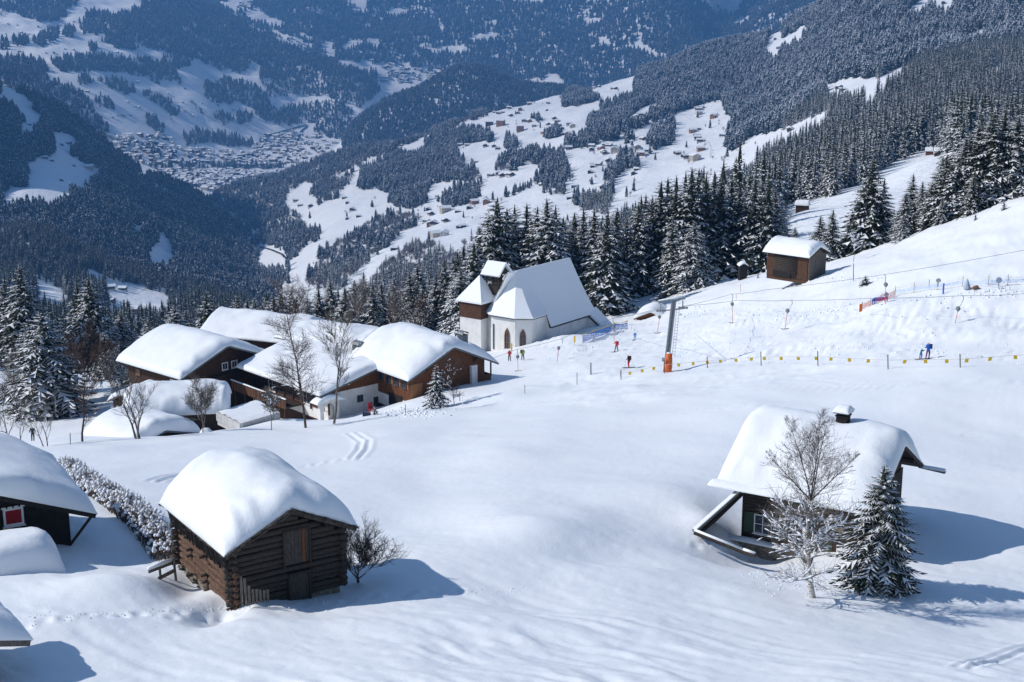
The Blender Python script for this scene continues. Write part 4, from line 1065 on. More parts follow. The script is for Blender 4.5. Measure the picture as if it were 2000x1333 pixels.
for (dc, dw, z0_, z1_), nm in zip(DOORS, ('door', 'door')):
    m = MB()
    m.box((x1 + .10, dc - dw / 2 - .03, (z0_ + z1_) / 2), (.26, .07, z1_ - z0_ + .1)); m.box((x1 + .10, dc + dw / 2 + .03, (z0_ + z1_) / 2), (.26, .07, z1_ - z0_ + .1))
    m.box((x1 + .11, dc, z1_ + .05), (.28, dw + .1, .09))
    dr = m.build('door', WOOD_DARK, T)
    nb = 7; bw = dw / nb
    for i in range(nb):
        m = MB(); m.box((x1 + .13 + rr.uniform(-.008, .008), dc - dw / 2 + bw * (i + .5), (z0_ + z1_) / 2), (.03, bw * .93, z1_ - z0_ - .02))
        m.build('plank', WOOD_BROWN if (i == 5 and z0_ > 1) else WOOD_DOOR, dr)
for n in range(8):                                        # rafter ends / roof shingles along the verge
    pass
m = MB(); m.tube([(x1, 0, rz - .34), (x1 + .5, 0, rz - .34)], .11, 8, 0); m.build('ridge_beam', WOOD_LOG, T, True)
for sg in (-1, 1):
    for i in range(20):
        y = sg * (H['W'] / 2) * (i + .5) / 20
        m = MB(); zz = rz - abs(y) * tan
        m.box((H['L'] / 2 - .02 + rr.uniform(-.05, .10), y + rr.uniform(-.03, .03), zz + .02 + rr.uniform(-.015, .02)), (.34, .24, .028), R3=Matrix.Rotation(-sg * math.atan(tan) * 1 - sg * .05, 3, 'X'))
        m.box((H['L'] / 2 - .06 + rr.uniform(-.05, .06), y + .05, zz - .06), (.3, .22, .028), R3=Matrix.Rotation(-sg * math.atan(tan), 3, 'X'))
        m.build('shingle', SHINGLE, T)
for i in range(30):
    x = -H['L'] / 2 + H['L'] * (i + .5) / 30
    m = MB(); m.box((x, -H['W'] / 2 + .02 + rr.uniform(-.06, .04), rz - tan * H['W'] / 2 + rr.uniform(-.01, .02)), (.23, .3, .028), R3=Matrix.Rotation(math.atan(tan), 3, 'X')); m.build('shingle', SHINGLE, T)
for i in range(70):                                       # dry-stone footing
    x = rr.uniform(x0 - .1, x1 + .2); z = -rr.uniform(0, .95); s_ = rr.uniform(.10, .20)
    m = MB(); yb = y0 - .02 - rr.uniform(0, .1)
    vs = []
    for a in range(6):
        for b_ in (-.6, .6): vs.append((x + s_ * math.cos(a * 1.047) * rr.uniform(.9, 1.3), yb - .06 + b_ * s_ * .7, z + s_ * .7 * math.sin(a * 1.047) * rr.uniform(.8, 1.1)))
    F = [(0, 2, 4, 6, 8, 10), (11, 9, 7, 5, 3, 1)] + [(2 * i_, 2 * i_ + 1, (2 * i_ + 3) % 12, (2 * i_ + 2) % 12) for i_ in range(6)]
    m.add(vs, F); m.build('stone', STONE, T)
m = MB(); m.box(((x0 + x1) / 2, 0, -1.0), (x1 - x0 - .1, y1 - y0, 2.0)); m.build('footing', STONE, T)
# upright boards leaning at the corner
t = thing('board_stack', 'row of short upright grey boards leaning at the barn corner', 'boards', W(490, 1172, 57.2))
for i in range(8):
    m = MB(); h_ = (1.25, 1.15, .8, .62, .6, .55, .5, .5)[i]
    m.box((-.36 + i * .14, i * .06, h_ / 2 - .25), (.10, .04, h_), .4, R3=Matrix.Rotation(rr.uniform(-.04, .04), 3, 'Y')); m.build('board', WOOD_GREY, t)

# --- the hut at right
H = gable_house('mountain_hut', 'dark wooden hut under deep snow with green shutters, behind the birch', 'hut', (19.1, 69.35, -25.75), (.856, -.517), 9.0, 8.6, 29, -29.3,
                WOOD_DARK, (.55, .9), (1.3, 1.0), 1.0, 8, (1.3, 1.9), .8, 1.5, WOOD_DARK, dips=((1.1, .4, .8, .35),), verge=WOOD_DARK, wav=.1, nxy=(46, 40))
T = H['T']; x0, x1, y0, y1, ez, rz, tan = (H[k] for k in ('x0', 'x1', 'y0', 'y1', 'ez', 'rz', 'tan'))
zz = .1
while zz < ez - .1:
    for (p, q) in (((x0, -2.15), (x0, x1))[zz > 2.2 or zz < .1], ) if False else ((x0, x1),):
        m = MB(); m.box(((p + q) / 2, y0 - .03, zz + .09), (q - p, .06, .17)); m.build('plank', WOOD_DARK, T)
    m = MB(); m.box((x1 + .03, 0, zz + .09), (.06, y1 - y0, .17)); m.build('plank', WOOD_DARK, T)
    zz += .19
m = MB(); m.box((x0 + .5 * (x1 - x0), -H['W'] / 2 - .38, ez - .09), (H['L'] + .5, .28, .05)); m.box((0, -H['W'] / 2 - .2, ez - .05), (H['L'] + .1, .42, .05))
m.build('eave_board', WOOD_GREY, T)
s = snow_cap(H['L'] + .5, .7, .25, .16, (.2, .2), .2, .3, 5, nx=30, ny=8, wav=.5); s.build('eave_snow', SNOW_ROOF, T, True, (0, -H['W'] / 2 - .25, ez + .03))
m = MB(); m.box((0, y0 - .1, -.2), (x1 - x0 + .2, .35, 1.1)); m.build('plinth', STONE, T)
window(T, (-1.7, y0 - .07, 1.35), 1.5, 1.1, 'y-', WHITE, .05, bars=(2, 1))
for sx in (-2.75, -.65):
    m = MB(); m.box((sx, y0 - .10, 1.35), (.55, .05, 1.2)); m.box((sx, y0 - .125, 1.75), (.5, .03, .08)); m.box((sx, y0 - .125, .95), (.5, .03, .08)); m.build('shutter', GREEN, T)
m = MB(); m.box((1.75, y0 - .09, .65), (1.0, .1, 2.1)); d_ = m.build('door', WOOD_BROWN, T, loc=None)
d_.data.materials[0] = WOOD_CHALET
m = MB(); m.box((1.75, y0 - .15, .95), (.55, .03, .9)); m.build('door_panel', mat('faded_green_panel', (.05, .06, .035), .7), d_)
m = MB(); m.box((2.65, y0 - .12, .3), (.75, .08, 1.5)); m.build('white_panel', WHITE, T)
m = MB(); m.box((2.35, y0 - .15, 1.95), (.5, .05, .25)); m.build('sign_board', mat('pale_board', (.45, .33, .2), .7), T)
m = MB(); m.box((-2.2, y0 - .55, .38), (3.6, .42, .07)); m.box((-3.8, y0 - .55, .1), (.08, .36, .6)); m.box((-.6, y0 - .55, .1), (.08, .36, .6)); m.build('bench', WOOD_GREY, T)
s = snow_cap(3.7, .5, .05, .13, (.2, .2), .2, .2, 3, nx=24, ny=8, wav=.6, over=.02); s.build('bench_snow', SNOW_ROOF, T, True, (-2.2, y0 - .55, .43))
w_ = window(T, (x1 + .07, -2.1, 2.3), .9, 1.1, 'x+', WHITE, bars=(1, 1))
m = MB(); m.box((x1 + .1, -1.35, 2.3), (.05, .5, 1.15)); m.build('shutter', GREEN, T)
chimney(T, (.9, .4, rz + .5), (.6, .7, 1.2), WOOD_BLACK, METAL_GREY, False, .28, 1.45)
# gutter board sticking out at the far eave
m = MB(); m.beam((H['L'] / 2 - .2, H['W'] / 2 - .15, ez - .05), (H['L'] / 2 + 1.3, H['W'] / 2 - .15, ez - .15), .3, .08); m.build('gutter_end', METAL_GREY, T)
s = snow_cap(1.4, .32, .02, .10, (.1, .1), .1, .1, 3, nx=10, ny=6, over=.0); s.build('gutter_snow', SNOW_ROOF, T, True, (H['L'] / 2 + .6, H['W'] / 2 - .15, ez - .05))
# the bargeboard of the lean-to coming down to the snow at left
t = thing('lean_to', 'snow-topped slanting roof edge running from the hut down into the snow', 'lean-to', (0, 0, 0))
a, b = W(1447, 957, 77.3), W(1356, 1038, 75.5)
m = MB(); m.beam(a, b, .28, .14); m.build('roof_edge', WOOD_GREY, t)
m = MB(); m.beam(a + Vector((0, 0, .10)), b + Vector((0, 0, .10)), .26, .07); m.build('edge_snow', SNOW_ROOF, t)
m = MB(); m.beam(a + Vector((.1, .1, -.25)), b + Vector((.3, .1, -.18)), .1, .2); m.build('fascia', WOOD_BLACK, t)
c_, d2_ = W(1452, 968, 79.5), W(1360, 1041, 77.6)
m = MB(); m.add([a - Vector((0, 0, .2)), b - Vector((0, 0, .2)), d2_ + Vector((.5, .6, -.3)), c_], [(0, 1, 2, 3)]); m.build('roof_sheet', WOOD_DARK, t)
for k_, (p_, q_) in enumerate((((1356, 1040, 75.0), (1452, 1078, 74.0)), ((1452, 1078, 74.0), (1475, 1085, 73.6)))):
    t = thing('log_beam', ('snow-covered log lying on the snow left of the hut bench', 'short end of the snow-covered log beside the hut')[k_], 'beam', (0, 0, 0))
    a, b = W(*p_), W(*q_)
    m = MB(); m.tube([a, b], .13, 7); m.build('log', WOOD_LOG, t); m = MB(); m.tube([a + Vector((0, 0, .13)), b + Vector((0, 0, .11))], .085, 7); m.build('log_snow', SNOW_ROOF, t, True)

# --- the black house and its annexe at the left edge
H = gable_house('black_house', 'black timber house at the left edge with a red shuttered window and deep snow', 'house', (-28.2, 57.3, -23.3), (.5, -.86), 8.5, 10, 21.5, -26.9,
                WOOD_BLACK, (1.0, 1.0), (.6, .9), .78, 12, (.7, 1.0), .55, 1.6, WOOD_BLACK, verge=WOOD_BLACK, wav=.1)
T = H['T']
window(T, (H['x1'] + .02, 1.5, 3.85), .9, .85, 'x+', WHITE, .10, (0, 0))
m = MB(); m.box((H['x1'] + .06, 1.5, 3.85), (.05, .7, .66)); m.build('shutter', RED, T)
for j in range(4):
    m = MB(); m.box((H['x1'] + .1, 1.5 + (-.42 + .28 * j), 4.33), (.06, .2, .08)); m.build('carved_trim', WHITE, T)
m = MB(); m.beam((H['x1'], H['y1'] - .1, 1.9), (H['L'] / 2 - .05, H['W'] / 2 - .2, H['ez'] - .15), .12, .12); m.build('brace', WOOD_DARK, T)
m = MB(); m.box((H['x1'] + .15, H['y1'] + .0, .55), (.5, .45, 1.5)); m.build('plinth', CONCRETE, T)
E_ = W(131, 1131, 61.5)
H = gable_house('annexe', 'low flat annexe under a thick snow slab in front of the black house', 'annexe', E_, (.87, .49), 9.5, 3.6, 8, E_.z - 1.6, WOOD_BLACK, (.4, .4), (.4, .4), 1.45, 14, (.6, .9), .75, 1.6, WOOD_BLACK, verge=WOOD_BLACK, wav=.06, tp=.1)
H = gable_house('small_shed', 'small grey shed cut off by the lower left corner, heaped with snow', 'shed', Vector(W(57, 1250, 46)) - Vector((.8, .6, 0)) * 6, (.6, -.8), 5.0, 6, 15, -22.6, WOOD_GREY, (.8, .95), (.5, .5), .62, 15, (.6, .8), .45, 1.3, WOOD_GREY, verge=WOOD_GREY)

# --- the chalets
H = gable_house('chalet', 'big dark chalet at left whose wide snowy roof slopes to the lower left', 'chalet', (-43.1, 176.8, -47.6), (.74, -.67), 14.9, 15.6, 22, -54.5, WOOD_CHALET, (1.1, 1.1), (1.0, 1.3), .78, 21, (.6, 2.2), .35, 1.6, WOOD_DARK, verge=METAL_GREY, nxy=(50, 40))
T = H['T']
for yy in (.2, 1.75): window(T, (H['x1'] + .03, yy, H['ez'] + .05), 1.0, 1.05, 'x+', WHITE, .12, (1, 0))
window(T, (4.2, H['y0'] - .03, H['ez'] - 1.2), 1.3, .8, 'y-', WHITE, .1, (1, 0)); window(T, (-4.0, H['y0'] - .03, H['ez'] - 1.2), .9, .8, 'y-', WOOD_ORANGE, .1, (1, 0))
battens(H, 'cladding', WOOD_CHALET, ('x+', 'y-'), H['x0'], H['x1'], H['y0'], H['y1'], 1.5, .33)
m = MB(); m.box((H['x1'] + .25, .8, H['ez'] - 1.1), (.6, 7.5, .12)); m.build('porch_roof', WOOD_DARK, T)

H = gable_house('chalet', 'middle chalet with the broadest snowy roof, behind the two bare larches', 'chalet', (-23.9, 168.4, -47.5), (.67, -.74), 19.5, 20, 12.5, -53.6, PLASTER, (1.8, 1.2), (1.0, 1.2), .62, 22, (.6, 1.2), .35, 2.2, WOOD_DARK, verge=METAL_GREY, nxy=(60, 44),
                dips=((3.2, -.6, 1.6, .6), (-6.0, -4.5, 1.5, .35)), wav=.16)
T = H['T']; ez = H['ez']
for i in range(38):
    y = H['y0'] + .25 + i * .42
    if y > H['y1'] - .2: break
    zt_ = H['rz'] - abs(y) * H['tan'] - .2; zb_ = 5.75 + (y - H['y0']) * .0
    if zt_ - zb_ > .15:
        m = MB(); m.box((H['x1'] + .05, y, (zt_ + zb_) / 2), (.06, .40, zt_ - zb_)); m.build('board', WOOD_BROWN, T)
window(T, (H['x1'] + .02, -3.0, 4.3), .95, .85, 'x+', METAL_GREY, .08, (1, 0))
m = MB(); m.box((H['x1'] + .02, .35, 2.95), (.05, 2.4, 2.1)); m.build('door', WOOD_DARK, T)
for i in range(9):                                          # glazed veranda on the valley side
    x = H['x0'] + 1 + i * 2.0
    window(T, (x, H['y0'] - .03, ez - 1.5), 1.7, 1.9, 'y-', (WOOD_BROWN, WHITE)[i % 4 == 2], .1, (1, 1))
    m = MB(); m.box((x + 1.0, H['y0'] - .12, ez - 1.6), (.16, .2, 2.6)); m.build('post', WOOD_CHALET, T)
m = MB(); m.box((H['x1'] - 8, H['y0'] - .03, 1.0), (14, .1, 2.2)); m.build('dark_base', WOOD_CHALET, T)
chimney(T, (3.2, -.6 + 1.5, H['rz'] + .55), (1.3, 1.1, 1.7), METAL_GREY, METAL_BRASS, True)
chimney(T, (-3.6, 3.4, H['rz'] + .25), (1.4, 1.2, 1.3), METAL_GREY, METAL_BRASS, True)
m = MB()                                                   # arched porch of the entrance
m.box((H['x1'] + 1.1, H['y0'] - 1.6, 2.9), (.5, .55, 4.4)); m.box((H['x1'] + 1.1, H['y0'] + .8, 2.9), (.35, .5, 4.4)); m.box((H['x1'] + 1.1, H['y0'] - .4, 5.25), (.5, 3.4, .4))
for i in range(8):
    a = math.pi * (i + .5) / 8; m.box((H['x1'] + 1.1, H['y0'] - .4 + 1.0 * math.cos(a), 4.3 + .8 * math.sin(a)), (.45, .45, .3), R3=Matrix.Rotation(a - math.pi / 2, 3, 'X'))
m.build('porch', PLASTER, T)
s = snow_cap(1.6, 4, .2, .45, (.3, .4), .35, .6, 4, nx=14, ny=18); s.build('porch_snow', SNOW_ROOF, T, True, (H['x1'] + .9, H['y0'] - .4, 5.6))
m = MB(); m.box((H['x1'] + .2, H['y0'] + .2, 2.5), (.7, .7, 5.8)); m.build('white_pillar', PLASTER, T)
# balcony with plank parapet
t = thing('balcony', 'weathered plank balcony in front of the middle chalet, over the snowy terrace', 'balcony', H['T'].matrix_basis.translation, math.atan2(-.74, .67))
bz = ez - 2.7; xb0, xb1, yb = -H['L'] / 2 - .2, 3.4, H['y0'] - 2.6
m = MB(); m.box(((xb0 + xb1) / 2, (yb + H['y0']) / 2, bz), (xb1 - xb0, H['y0'] - yb, .2)); m.build('floor', WOOD_DARK, t)
for i in range(int((xb1 - xb0) / .24)):
    m = MB(); m.box((xb0 + .12 + i * .24, yb, bz + .35), (.215, .05, 1.25)); m.build('plank', (WOOD_LOG_RED, WOOD_BROWN, WOOD_CHALET)[i % 3 if i % 5 else 2], t)
for i in range(int((H['y0'] - yb) / .24)):
    m = MB(); m.box((xb0, yb + .15 + i * .24, bz + .35), (.05, .215, 1.25)); m.build('plank', WOOD_BROWN, t)
m = MB(); m.box(((xb0 + xb1) / 2, yb, bz + 1.03), (xb1 - xb0, .22, .08)); m.build('rail', WOOD_DARK, t)
s = snow_cap(xb1 - xb0, .24, .02, .08, (.1, .1), .1, .1, 6, nx=40, ny=6, wav=.4, over=0); s.build('rail_snow', SNOW_ROOF, t, True, ((xb0 + xb1) / 2, yb, bz + 1.08))
for i in range(6):
    m = MB(); m.box((xb0 + .5 + i * 2.4, yb + .3, bz - 1.5), (.18, .18, 2.9)); m.build('post', WOOD_CHALET, t)

H = gable_house('chalet', 'brown boarded chalet with four side windows and a humped snow roof', 'chalet', (-12.9, 169.0, -45.7), (.63, -.78), 14, 14.3, 24.6, -50.4, WOOD_BROWN, (.9, 1.6), (.8, .9), .88, 23, (1.2, 2.4), .55, 2.4, WOOD_DARK, verge=METAL_GREY, nxy=(54, 46), wav=.14, dips=((4.9, 3.0, 1.0, .8),))
T = H['T']; ez = H['ez']; x0, x1, y0, y1 = H['x0'], H['x1'], H['y0'], H['y1']
battens(H, 'cladding', WOOD_BROWN, ('x+', 'y-'), x0, x1, y0, y1, 1.5, .3)
for i in range(4): window(T, (x1 - 1.3 - i * 1.75, y0 - .03, ez - .95), 1.0, 1.15, 'y-', METAL_GREY, .08, (0, 0))
for i in range(5): m = MB(); m.box((x1 - .45 - i * 1.75, y0 - .05, ez - .9), (.3, .06, 1.3)); m.build('reveal_board', WOOD_ORANGE, T)
m = MB(); m.box(((x0 + x1) / 2, (y0 + y1) / 2, .75), (x1 - x0 + .06, y1 - y0 + .06, 1.5)); m.build('plinth', PLASTER, T)
m = MB(); m.box((x1 - 3.2, y0 - .06, .9), (3.0, .1, 2.0)); m.build('dark_recess_panel', WOOD_BLACK, T)  # flat black panel stands for the dark recess below the windows
m = MB(); m.box((x1 + .22, 3.6, 2.4), (.45, .9, 5.0)); m.build('white_chimney_breast', PLASTER, T)
chimney(T, (4.9, 3.0, H['rz'] - 3.0 * H['tan'] + 1.3), (.9, .9, 1.7), METAL_GREY, METAL_BRASS, True)
m = MB(); m.box((x1 - 1.6, y1 + .55, 2.2), (3.1, 1.2, .14)); m.box((x1 - 1.6, y1 + 1.1, 2.7), (3.1, .06, .95)); m.box((x1 - .05, y1 + .55, 2.7), (.06, 1.1, .95))
m.build('loggia', WOOD_BROWN, T)
m = MB(); m.box((x1 - .05, y1 + 1.08, 3.9), (.16, .16, 2.0)); m.box((x1 - 3.0, y1 + 1.08, 3.9), (.16, .16, 2.0)); m.build('post', WOOD_CHALET, T)
m = MB(); m.box((x1 - 1.6, y1 + .55, .7), (3.1, 1.2, 2.8)); m.build('wall_base', PLASTER, T)
for yy in (-3.8, 3.8): m = MB(); m.beam((x1, yy, H['rz'] - abs(yy) * H['tan'] - .9), (H['L'] / 2 - .1, yy, H['rz'] - abs(yy) * H['tan'] - .3), .18, .22); m.build('bracket', WOOD_CHALET, T)
m = MB(); m.box((x1 + .05, y0 + .9, 2.55), (.08, 1.7, 2.6)); m.box((x1 + .08, y0 + 1.78, 2.4), (.08, .09, 3.0)); m.build('board_panel', WOOD_ORANGE, T)

H = gable_house('chalet', 'rear chalet roof with wind ripples in the snow, behind the big left chalet', 'chalet', (-31.6, 198.6, -48.2), (.92, -.39), 17, 12, 22, -53.5, WOOD_CHALET, (.9, .9), (.8, .8), .5, 24, (.6, .8), .4, .8, WOOD_DARK, wav=.2, nxy=(60, 36))
H = gable_house('rear_wing', 'low rear wing with humped snow behind the middle chalet', 'house', (-20.7, 181.0, -45.0), (.81, -.58), 15, 10, 12, -50.5, WOOD_CHALET, (.9, .9), (.8, .8), .75, 25, (.9, .9), .8, 2, WOOD_DARK, wav=.35, nxy=(50, 30))
H = gable_house('shed', 'snow-buried long shed between the left chalet and the bare bushy tree', 'shed', (-33.5, 160.6, -47.3), (.985, .17), 12.5, 8.5, 17, -50.9, WOOD_DARK, (.6, .6), (.6, .6), 1.45, 26, (1.6, 1.4), 1.3, 2.2, WOOD_DARK, verge=WOOD_DARK, wav=.12, nxy=(50, 36), tp=.3)
H = gable_house('shed', 'small shed with a dark open gable left of the snow-buried long shed', 'shed', (-48.6, 163.0, -46.5), (-.42, -.91), 6.0, 3.9, 27, -49.3, WOOD_CHALET, (.35, .35), (.4, .5), .42, 27, (.5, .4), .3, .6, WOOD_DARK, verge=WOOD_GREY)
H = gable_house('garage', 'half-buried garage whose dark gable just shows behind the snow crest', 'garage', (-42.0, 147.9, -48.1), (.75, -.66), 9.5, 9.4, 17, -51.5, WOOD_CHALET, (.5, .5), (.5, .7), 1.25, 28, (1.2, 1.1), .9, 2, WOOD_DARK, verge=METAL_GREY, nxy=(46, 36), tp=.45)
# terrace with a concrete edge
t = thing('terrace', 'snow-covered terrace with a pale concrete edge below the balcony', 'terrace', (0, 0, 0))
q = [W(424, 806, 166), W(472, 836, 158), W(560, 798, 168), W(505, 790, 176)]
zt_ = q[0].z
q = [Vector((v.x, v.y, zt_)) for v in (W(424, 806, 166), W(470, 824, 161.5), W(545, 806, 166), W(500, 788, 171))]
m = MB()
for a, b in ((q[0], q[1]), (q[1], q[2]), (q[0], q[3])): m.beam(a - Vector((0, 0, .45)), b - Vector((0, 0, .45)), .3, 1.0)
m.build('edge_wall', CONCRETE, t)
m = MB(); low = [v - Vector((0, 0, .05)) for v in q]; m.add(low + [v - Vector((0, 0, 1.5)) for v in q], [(0, 1, 2, 3), (0, 4, 5, 1), (1, 5, 6, 2)]); m.build('slab', CONCRETE, t)
nx_ = 14; m = MB()
vs = []
for i in range(nx_):
    for j in range(nx_):
        a, b = i / (nx_ - 1), j / (nx_ - 1)
        p = (q[0] * (1 - a) + q[1] * a) * (1 - b) + (q[3] * (1 - a) + q[2] * a) * b
        vs.append(p + Vector((0, 0, .05 + .22 * (abs(math.sin(i * 2.1 + j)) ** .7) * (1 - abs(2 * a - 1) ** 6) * rr.uniform(.5, 1))))
m.add(vs, [(i * nx_ + j, (i + 1) * nx_ + j, (i + 1) * nx_ + j + 1, i * nx_ + j + 1) for i in range(nx_ - 1) for j in range(nx_ - 1)]); m.build('terrace_snow', SNOW_ROOF, t, True)

# --- the hay barn above the lift and the far cabins
H = gable_house('hay_barn', 'brown and grey hay barn above the lift, at the forest edge', 'barn', (42.3, 197.3, -35.2), (.73, -.69), 7.8, 5.6, 23, -39.2, WOOD_BARN, (.6, .5), (.35, .5), .8, 31, (.6, 1.1), .35, 1.2, WOOD_DARK, verge=WOOD_DARK)
T = H['T']; x0, x1, y0, y1 = H['x0'], H['x1'], H['y0'], H['y1']
m = MB(); m.box((-.3, y0 - .02, 2.2), (3.9, .1, 3.4)); m.build('log_bay', WOOD_BLACK, T)
for i in range(12):
    m = MB(); m.tube([(-2.2, y0 - .1, 1.15 + i * .26), (1.6, y0 - .1, 1.15 + i * .26)], .11, 6); m.build('log', WOOD_LOG, T, True)
for i in range(20):
    x = x0 + .17 + i * .34
    if x > x1: break
    if -2.3 < x < 1.7: continue
    m = MB(); m.box((x, y0 - .05, (H['ez'] + .6) / 2), (.31, .06, H['ez'] - .5)); m.build('board', WOOD_BARN, T)
for i in range(14):
    y = y0 + .17 + i * .33; zt_ = H['rz'] - abs(y) * H['tan'] - .2
    if y > y1: break
    m = MB(); m.box((x1 + .04, y, zt_ / 2), (.06, .3, zt_)); m.build('board', WOOD_GREY, T)
m = MB(); m.box((-.9, y0 - .16, 1.0), (2.9, .08, .9)); m.build('opening_shade', WOOD_BLACK, T)  # solid black board paints the shade inside an opening
m = MB(); m.box((x1 + .09, .1, 2.9), (.05, 1.0, 1.4)); m.build('hatch', WOOD_GREY, T)
def cabin(px, py, d, w, L, u, label, wm, snow=.7, name='cabin', wall=2.2, slope=20, dz=0):
    p = shB.P(px, py)
    if p is None or abs(p.length - d) > d * .5: p = W(px, py, d)
    uu = Vector((u[0], u[1], 0)).normalized(); g = Vector((-uu.y, uu.x, 0))
    E = p + uu * L / 2 - g * w / 2; E.z = p.z + wall + dz
    return gable_house(name, label, 'cabin', E, u, L, w, slope, p.z - .8, wm, (.3, .3), (.3, .3), snow, int(px), (.4, .5), .35, .8, WOOD_DARK, verge=WOOD_DARK, nxy=(20, 16))
cabin(1567, 413, 455, 4.2, 4.6, (.95, -.3), 'lone dark cabin on the open knoll above the hay barn', WOOD_CHALET, 1.3, slope=8)
cabin(1815, 303, 600, 4.3, 4.6, (.95, -.3), 'left one of the two cabins high on the snowy hilltop at right', WOOD_BROWN, 1.3)
cabin(1835, 304, 604, 5.2, 6.0, (.95, -.3), 'right and larger one of the two cabins on the snowy hilltop', WOOD_CHALET, 1.4)
E_ = W(1238, 623, 236)
H = gable_house('shed', 'sunken little hut whose snowy gable peeps up beside the chapel spruce', 'shed', E_, (-.25, -.97), 6.5, 5.6, 24, E_.z - 1.2, WOOD_BROWN, (.4, .4), (.3, .4), .5, 33, (.5, .4), .4, .8, WOOD_BROWN, verge=WOOD_BROWN)
p = W(1451, 551, 250)
H = gable_house('outhouse', 'tall narrow black hut standing among the trunks of the dark wood', 'hut', p + Vector((-.75, -.6, 3.0)), (0.1, -1), 1.5, 1.5, 30, p.z - .5, WOOD_BLACK, (.1, .1), (.1, .1), .2, 34, (.2, .2), .2, .3, WOOD_BLACK, verge=WOOD_BLACK, nxy=(10, 10))

# --- the chapel
CU, CV = (.6, .8), (.8, -.6)
T = thing('chapel', 'white chapel with a tall steep snow-covered roof beside the piste', 'chapel', (.8, 215.5, -53.5), math.atan2(.8, .6))
def ch(u, v, z): return Vector((u, -v, z + 53.5))
WT = [(-3.5, 2.2), (-2.1, 4.3), (1.7, 4.3), (1.7, 4.9), (14.0, 4.9), (14.0, -4.9), (-2.1, -4.3), (-3.5, -2.2)]
ZT = [-47.25, -47.25, -47.25, -48.9, -48.9, -48.9, -47.25, -47.25]
m = MB(); n = len(WT)
vs = [ch(u, v, -56) for u, v in WT] + [ch(u, v, z) for (u, v), z in zip(WT, ZT)]
m.add(vs, [(i, n + i, n + (i + 1) % n, (i + 1) % n) for i in range(n)])
m.add([ch(14.0, 4.9, -48.9), ch(14.0, 0, -41.0), ch(14.0, -4.9, -48.9)], [(0, 1, 2)])
m.build('wall', PLASTER, T)
m = MB(); vs = [ch(u * 1.03 + .0, v * 1.04, -56) for u, v in WT] + [ch(u * 1.03, v * 1.04, -53.0) for u, v in WT]
m.add(vs, [(i, n + i, n + (i + 1) % n, (i + 1) % n) for i in range(2)] + [(7, 15, 8, 0)]); m.build('plinth', STONE, T)
R1, R2 = (-.2, 0, -40.6), (14.3, 0, -40.6)
EA = [(-3.95, -2.45), (-3.95, 2.45), (-2.3, 4.75), (1.75, 4.75)]
def roof_shape(off, ex, name, mt, smooth=False, thick=.18):
    m = MB()
    def p(u, v, z): return ch(u, v, z + off)
    r1, r2 = p(*R1), p(*R2)
    k = 8
    def curved(a, b, n_=k, sag=.0):     # points from ridge to eave with a flare near the eave
        return [a.lerp(b, t) + Vector((0, 0, -sag * math.sin(math.pi * t))) for t in [i / n_ for i in range(n_ + 1)]]
    lines = []
    ea = [(-2.3, -4.75), (-3.95, -2.45), (-3.95, 2.45), (-2.3, 4.75)]
    for (u, v) in ea: lines.append(curved(r1, p(u, v, -47.25) + Vector((0, 0, 0)), sag=.55))
    rm = p(1.75, 0, -40.6); lines.append(curved(rm, p(1.75, 4.75, -47.25), sag=.55))
    b = len(m.v)
    for L_ in lines: m.v += [tuple(q) for q in L_]
    for i in range(len(lines) - 1):
        for j in range(k): m.f.append((b + i * (k + 1) + j, b + i * (k + 1) + j + 1, b + (i + 1) * (k + 1) + j + 1, b + (i + 1) * (k + 1) + j)); m.m.append(0)
    l2 = []
    for i in range(9):
        u = 1.76 + (14.3 - 1.76) * i / 8
        l2.append(curved(p(u, 0, -40.6), p(u, 5.35, -49.15) + Vector((0, 0, 0)), sag=.35))
    l3 = [curved(p(-2.3 + (16.6) * i / 8, 0, -40.6), p(-2.3 + 16.6 * i / 8, -5.35, -49.1), sag=.35) for i in range(9)]
    for LL in (l2, l3):
        b = len(m.v)
        for L_ in LL: m.v += [tuple(q) for q in L_]
        for i in range(len(LL) - 1):
            for j in range(k): m.f.append((b + i * (k + 1) + j, b + i * (k + 1) + j + 1, b + (i + 1) * (k + 1) + j + 1, b + (i + 1) * (k + 1) + j)); m.m.append(0)
    o = m.build(name, mt, T, smooth)
    sd = o.modifiers.new('thickness', 'SOLIDIFY'); sd.thickness = thick; sd.offset = -1 if not smooth else 1
    return o
roof_shape(0.02, 0, 'roof', SHINGLE, False, .16)
o = roof_shape(.10, 0, 'roof_snow', SNOW_ROOF, False, .0)
o.modifiers.clear()
sd = o.modifiers.new('thickness', 'SOLIDIFY'); sd.thickness = .30; sd.offset = 0
bv = o.modifiers.new('soft', 'BEVEL'); bv.width = .12; bv.segments = 3; bv.limit_method = 'ANGLE'; bv.angle_limit = R(60)
m = MB(); m.add([ch(1.72, 4.3, -47.0), ch(1.72, 5.3, -49.2), ch(1.72, 3.9, -49.2)], [(0, 1, 2), (2, 1, 0)]); m.add([ch(1.72, 3.0, -45.3), ch(1.72, 5.35, -49.2), ch(1.72, 3.4, -49.2), ch(1.72, 3.0, -48)], [(0, 1, 2, 3)]); m.build('step_gable', SHINGLE, T)
m = MB(); m.tube([ch(1.72, 5.3, -49.25), ch(14.3, 5.3, -49.25)], .06, 5); m.build('gutter', METAL_GREY, T)
